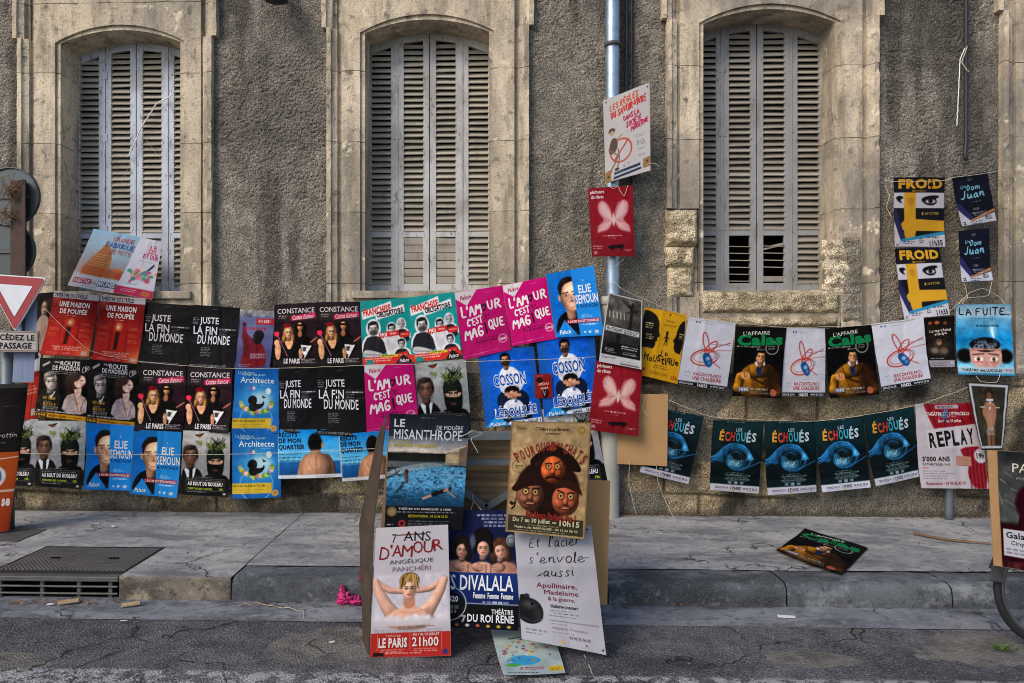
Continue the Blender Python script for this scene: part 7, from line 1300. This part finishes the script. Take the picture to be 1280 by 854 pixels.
for i in range(len(pts)-1): mg.beam(pts[i], pts[i+1], .055, .006, (pts[i]-wc))
mg.build('mudguard', BIKEF, t)
q = at(1247, 718, 3.78); fl2 = MB(); fl2.add([at(1240, 706, 3.78), at(1258, 706, 3.78), at(1253, 729, 3.80), at(1236, 726, 3.80), at(1240, 706, 3.83), at(1258, 706, 3.83), at(1253, 729, 3.83), at(1236, 726, 3.83)], [(3, 2, 1, 0), (4, 5, 6, 7), (0, 1, 5, 4), (1, 2, 6, 5), (2, 3, 7, 6), (3, 0, 4, 7)]).build('mudguard_flap', IRON, t, bevel=.006)
bq = [(1235, 563), (1352, 569), (1352, 726), (1243, 707)]
o = sheet('bicycle_board', d_park(), [(1246, 563.5), (1352, 569), (1352, 726), (1253, 708)], (3.66,)*4, 'grey and maroon poster board hung on the bicycle', 'poster', bulge=.002, lift=.002)
board('cardboard_backing', bq, 3.664, .008, CARD, None, None, o)

# ------------------------------------------------------------------ twine
def sag(a, b, s, n=14):
    a, b = Vector(a), Vector(b); return [a.lerp(b, i/n)-Vector((0, 0, s*4*(i/n)*(1-i/n))) for i in range(n+1)]
def twine(pts, label, r=.0022, s=.01, mat=None):
    P = []
    for i in range(len(pts)-1):
        a, b = at(*pts[i]), at(*pts[i+1]); q = sag(a, b, s); P += q if i == 0 else q[1:]
    for _ in range(3): P = [P[0]]+[(P[i-1]+P[i]*2+P[i+1])/4 for i in range(1, len(P)-1)]+[P[-1]]
    rr = random.Random(len(label)); P = [p+Vector((rr.gauss(0, .0012), rr.gauss(0, .0008), rr.gauss(0, .0012))) for p in P]
    return wire('twine', P, r, mat or TWINE, label, 'twine', 'twine holding the posters', 5)
YT = 5.965
twine([(44, 362, 6.03), (120, 366, 5.99), (182, 374, 6.0)], 'twine along the top of the red candle posters')
twine([(55, 385, 6.0), (110, 438, 5.98), (165, 451, 5.97), (290, 461, 5.955), (450, 457, 5.94), (585, 452, 5.91), (745, 446, 5.90)], 'long twine between the upper and middle poster rows', s=.006)
twine([(14, 566, 5.97), (110, 568, 5.95), (290, 568, 5.93), (482, 560, 5.92)], 'long twine across the lowest row of posters on the left', s=.004)
twine([(768, 352, 5.95), (778, 362, 5.92), (860, 397, 5.95), (985, 410, 5.97), (1090, 406, 5.97), (1160, 396, 5.98)], 'twine from the rain pipe to the red drawn shoe posters', s=.004)
twine([(836, 500, 5.99), (890, 522, 6.0), (1018, 527, 5.99), (1080, 519, 5.98), (1150, 506, 5.98), (1226, 478, 5.96)], 'twine holding the row of blue wave posters', s=.004)
twine([(1104, 225, 6.1), (1117, 227, 6.0), (1181, 226, 6.0), (1190, 222, 6.0), (1236, 216, 6.0), (1252, 212, 6.08), (1300, 214, 6.1)], 'twine along the top of the yellow eyes posters', s=.002)
twine([(1106, 232, 6.02), (1112, 245, 6.0), (1108, 260, 6.01), (1114, 272, 6.0)], 'loose white twine end left of the upper eyes poster', s=-.006)
twine([(1247, 211, 6.02), (1262, 214, 6.0), (1270, 224, 6.0), (1267, 232, 6.0), (1276, 238, 6.0)], 'loose twine end at the knot right of the script posters', s=.008)
twine([(1198, 381, 5.98), (1212, 366, 6.0), (1230, 361, 6.0), (1250, 372, 6.0), (1256, 381, 5.98)], 'looped twine above the open-head poster', s=-.006)
twine([(1186, 390, 5.98), (1205, 372, 5.99), (1236, 370, 5.99), (1240, 352, 6.0)], 'twine between the lower script poster and the open-head poster', s=.004)
twine([(1205, 353, 6.0), (1210, 372, 5.99), (1202, 378, 5.99), (1209, 383, 5.98)], 'short twine tail under the lower script poster', s=.004)
twine([(1220, 470, 5.97), (1226, 477, 5.94), (1246, 478, 5.94), (1250, 468, 5.97)], 'short twine above the narrow framed poster', s=.006)
twine([(798, 487, 5.96), (806, 500, 5.96), (802, 510, 5.96), (810, 520, 5.96)], 'curled twine at the top of the blank cardboard', s=.01)
twine([(787, 578, 5.97), (786, 600, 6.0), (790, 622, 6.0), (795, 642, 6.02)], 'left twine dangling below the blank cardboard', s=.004)
twine([(820, 578, 5.97), (822, 600, 6.0), (830, 622, 6.0), (846, 655, 5.9)], 'right twine dangling below the blank cardboard', s=.006)
twine([(578, 545, 3.78), (590, 538, 3.80), (604, 541, 3.85), (588, 548, 3.80), (598, 566, 3.80)], 'knotted twine tying the swimming pool poster to the grey bar', s=.004)
twine([(588, 640, 3.84), (592, 626, 3.95), (590, 616, 4.0)], 'short twine above the three women poster', s=.0); twine([(592, 626, 3.95), (602, 638, 3.84)], 'very short twine right above the three women poster', s=.0)
twine([(757, 228, 5.92), (766, 236, 5.9), (772, 232, 5.9), (780, 246, 5.9), (785, 232, 5.92)], 'twine between the white mounted poster and the red wing poster', s=.004)
twine([(752, 130, 5.92), (757, 122, 5.96), (772, 121, 6.0)], 'twine tying the top left of the white mounted poster', s=.002); twine([(800, 104, 5.90), (812, 102, 5.89), (822, 101, 5.9)], 'twine end at the top right of the white mounted poster', s=-.002)
twine([(808, 206, 5.89), (818, 204, 5.9), (824, 209, 5.9)], 'twine end at the lower right of the white mounted poster', s=-.003)
twine([(748, 316, 5.93), (768, 334, 5.95), (786, 318, 5.93)], 'twine under the upper red wing poster', s=.003)
twine([(160, 196, 6.42), (176, 160, 6.42), (196, 128, 6.42), (216, 118, 6.42)], 'white ribbon caught on the left window shutters', r=.006, s=.01, mat=WHITEP)
twine([(150, 232, 6.43), (166, 196, 6.43), (178, 168, 6.43), (200, 198, 6.43)], 'thin thread on the left window shutters', r=.0015, s=.003)
twine([(1206, 60, 6.13), (1200, 74, 6.13), (1198, 118, 6.13), (1196, 158, 6.14)], 'white cord dangling beside the cable near the right edge', r=.0045, s=.004, mat=WHITEP)
twine([(1209, 58, 6.12), (1202, 78, 6.12), (1211, 90, 6.12)], 'short frayed cord tail beside the right cable', r=.004, s=.004)
twine([(730, 819, 3.7), (735, 828, 3.65), (740, 842, 3.45)], 'twine end hanging under the handwritten poster onto the road', s=.0)
for lab, pts in (('loose twine lying in the gutter left of the stand', [(298, 757), (306, 755), (314, 756), (320, 752.5), (330, 756), (341, 757.5), (352, 760), (362, 760), (371, 763), (379, 763), (380, 768), (379, 773)]),):
    wire('twine', [on(x, y, .019)+Vector((0, 0, .002*(i % 2))) for i, (x, y) in enumerate(pts)], .002, TWINE, lab, 'twine', 'twine holding the posters', 5)
r = random.Random(5)
for px, py, lab in ((14, 236, 'tangle of twine and dry stems on the upper round sign'), (6, 268, 'tangle of twine and dry stems between the round signs')):
    m = MB(); c = at(px, py, D-.05)
    for i in range(16):
        p = [c+Vector((r.gauss(0, .045), r.gauss(0, .015), r.gauss(0, .05))) for _ in range(4)]; m.tube(p, .0022, 4)
    tag(m.build('twine_tangle', DRY, None, True), lab, 'twine')
m = MB(); c = at(1180, 516, 6.0)
for i in range(14): m.tube([c+Vector((r.gauss(0, .02), r.gauss(0, .01), r.uniform(-.10, .05))) for _ in range(3)], .006, 5)
tag(m.build('knotted_cloth', plain('blue_cloth', '#3a567e', .9), None, True), 'blue knotted cloth strip tied to the twine above the red curtain poster', 'cloth')

# ------------------------------------------------------------------ weeds, litter
def weed(px, py, z, h, n, lab, seed, mat=LEAF, cat='weed'):
    rr = random.Random(seed); m = MB(); c = on(px, py, z)
    for i in range(n):
        a = rr.uniform(0, 6.28); L = h*rr.uniform(.5, 1.2); b = c+Vector((rr.gauss(0, h*.55), rr.gauss(0, h*.22), -.004)); d = Vector((math.cos(a)*.7, math.sin(a)*.7, rr.uniform(.5, 1.2))).normalized(); s = d.cross(Vector((rr.uniform(-1, 1), rr.uniform(-1, 1), .3))).normalized()*L*rr.uniform(.10, .2)
        p1, p2 = b+d*L*.5, b+d*L*.95-Vector((0, 0, L*.2)); m.add([b, p1-s, p2, p1+s], [(0, 1, 2, 3)])
    return tag(m.build('weed', mat), lab, cat, 'weeds at the wall foot')
for a in ((932, 641, WALK, .05, 44, 'green weed at the wall foot under the second wave poster', 1), (1060, 643, WALK, .04, 40, 'green weed at the wall foot under the wave posters, middle one', 2), (1121, 641, WALK, .055, 60, 'green weed at the wall foot below the last wave poster', 3), (1010, 645, WALK, .022, 22, 'tiny weed between two larger weeds at the wall foot', 4), (1255, 812, .004, .045, 70, 'flat green weed growing in the road near the bicycle wheel', 5)): weed(*a)
m = MB(); rr = random.Random(8); c = at(790, 562, 6.02)
for i in range(60):
    b = c+Vector((rr.gauss(0, .03)+.02, rr.uniform(-.02, .03), rr.gauss(0, .045))); d = Vector((rr.uniform(-1, 1), rr.uniform(-1, .2), rr.uniform(-.6, .8))).normalized()*.03; s = d.cross(Vector((0, 1, .3))).normalized()*.011; m.add([b, b+d*.5-s, b+d, b+d*.5+s], [(0, 1, 2, 3)])
tag(m.build('wall_plant', LEAF), 'small green plant growing out of the wall beside the rain pipe', 'plant')
def litter(name, x0, x1, ya, yb, n, mat, seed, lab, cat, size=.012, z=WALK):
    rr = random.Random(seed); m = MB()
    for i in range(n):
        px = rr.uniform(x0, x1); b = on(px, rr.uniform(ya, yb), z); b.z += rr.uniform(.002, .012); a = rr.uniform(0, 6.28); L = size*rr.uniform(.5, 1.6); d = Vector((math.cos(a), math.sin(a), rr.uniform(-.2, .5)))*L; s = Vector((-math.sin(a), math.cos(a), rr.uniform(-.4, .4)))*L*.45
        m.add([b-d, b-s, b+d, b+s+Vector((0, 0, .004))], [(0, 1, 2, 3)])
    o = m.build(name, mat); o['kind'] = 'stuff'; o['label'] = lab; o['category'] = cat; return o
litter('leaf_litter', 785, 885, 640, 645, 240, DRY, 3, 'brown dry leaf litter along the wall foot below the blank cardboard', 'leaves', .016)
litter('leaf_litter', 1130, 1240, 643, 649, 120, DRY, 4, 'dry leaf litter along the wall foot below the red curtain poster', 'leaves', .013)
litter('leaf_litter', 830, 1250, 756.5, 759.5, 150, DRY, 6, 'dry crumbs of leaf along the gutter at the right kerb', 'leaves', .010, .016)
litter('leaf_litter', 5, 150, 752, 756, 60, DRY, 7, 'dry leaf crumbs in the gutter before the drain mouth', 'leaves', .014, .018)
litter('grit', 20, 1230, 770, 846, 240, PATCH, 9, 'pale grit scattered over the asphalt', 'grit', .006, .004)
litter('leaf_litter', 40, 1230, 645, 712, 130, RUBBER, 12, 'dark crumbs and gum spots scattered over the pavement', 'crumbs', .008, WALK+.004)
litter('leaf_litter', 300, 820, 756.5, 760, 120, DRY, 13, 'dry crumbs in the gutter behind the stand', 'leaves', .009, .016)
PAPER = plain('paper_scrap', '#c4c4c8', .8, var=.1)
def scrap(px, py, w_, h_, rot, lab, z=.02, seed=1, mat=PAPER):
    c = on(px, py, z); q = math.radians(rot); rr = random.Random(seed); P = [Vector((x*math.cos(q)-y*math.sin(q), x*math.sin(q)+y*math.cos(q), rr.uniform(0, .006))) for x, y in ((-w_, -h_), (w_, -h_), (w_, h_), (-w_, h_))]
    tag(MB().add([c+p for p in P]+[c+p+Vector((0, 0, -.003)) for p in P], [(0, 1, 2, 3), (7, 6, 5, 4), (0, 4, 5, 1), (1, 5, 6, 2), (2, 6, 7, 3), (3, 7, 4, 0)]).build('paper_scrap', mat), lab, 'paper scrap', 'paper scraps on the ground')
scrap(983, 771, .05, .018, -14, 'white paper strip in the gutter below the fallen poster', .018)
scrap(120, 655, .022, .012, 20, 'small white paper scrap on the pavement near the wall left', WALK+.012, 2); scrap(142, 658, .012, .02, 50, 'tiny white paper scrap right of another on the left pavement', WALK+.012, 3)
scrap(63, 755, .02, .01, 10, 'small pale scrap at the drain mouth', .024, 4); scrap(415, 803, .014, .008, 30, 'tiny white scrap on the asphalt left of the stand', .01, 5); scrap(155, 776, .02, .006, 5, 'pale sliver of paper at the gutter edge on the left', .015, 6)
def chip(px, py, L, rot, lab, z=.02):
    c = on(px, py, z); d = Vector((math.cos(math.radians(rot)), math.sin(math.radians(rot)), .05)); tag(MB().beam(c-d*L, c+d*L, .035, .016).build('wood_chip', WOOD, None, False, .002), lab, 'wood chip', 'wood chips by the drain')
chip(164, 755, .055, 18, 'pale wood chip in the gutter right of the drain', .03); chip(86, 752, .06, 20, 'thin wood stick across the drain mouth', .03)
m = MB(); pts = [on(x, y, WALK+.014) for x, y in ((1142, 666), (1165, 671), (1190, 675), (1212, 677), (1238, 679))]
for i in range(4): m.beam(pts[i], pts[i+1], .035 if i < 3 else .02, .006)
tag(m.build('bark_strip', DRY), 'long brown strip of bark on the pavement left of the bicycle', 'bark')
# crumpled bright pink cloth
def crumple(name, c, sx, sy, sz, mat, seed):
    nu, nv = 26, 16; u, v = np.meshgrid(np.linspace(0, 2*np.pi, nu), np.linspace(.02, np.pi-.02, nv)); uu = np.minimum(u, 2*np.pi-u); rr_ = 1+1.5*(fbm(uu*2.2+seed, v*2.4, seed, 3)-.5)+.9*(fbm(uu*5, v*6, seed+1, 2)-.5)
    V = np.stack([c.x+sx*rr_*np.cos(u)*np.sin(v), c.y+sy*rr_*np.sin(u)*np.sin(v), c.z+sz*(1+rr_*np.cos(v))], -1).reshape(-1, 3); V[:, 2] = np.maximum(V[:, 2], c.z); return V, gridf(nu, nv)
g = G('pink_cloth'); w_ = g.noise(14, 4, (1, 1, 1), .6, 1.5)
g.col(g.mix(g.ramp(w_, (.30, 1.), (.36, 0.)), g.mix(g.ramp(w_, (.56, 0.), (.62, 1.)), '#b31468', '#2c1a4a'), '#c9b8cc')); g.bump(g.noise(26, 4), .02, 1.); g.rough(.6); MAG = g.m
V1, F1 = crumple('x', on(431, 755, .014), .048, .035, .034, MAG, 3); V2, F2 = crumple('x', on(446, 756, .014), .040, .03, .024, MAG, 8); V3, F3 = crumple('x', on(428, 748, .04), .020, .02, .038, MAG, 12)
o = mesh_obj('crumpled_cloth', np.concatenate([V1, V2, V3]), np.concatenate([F1, F2+len(V1), F3+len(V1)+len(V2)]), MAG, None, None, True); tag(o, 'crumpled bright pink cloth in the gutter at the foot of the stand', 'cloth')
patch('paint_stain', [(1176, 662), (1200, 655), (1262, 652), (1300, 660), (1295, 672), (1240, 668), (1205, 668)], WALK+.0, PAVE) if False else None
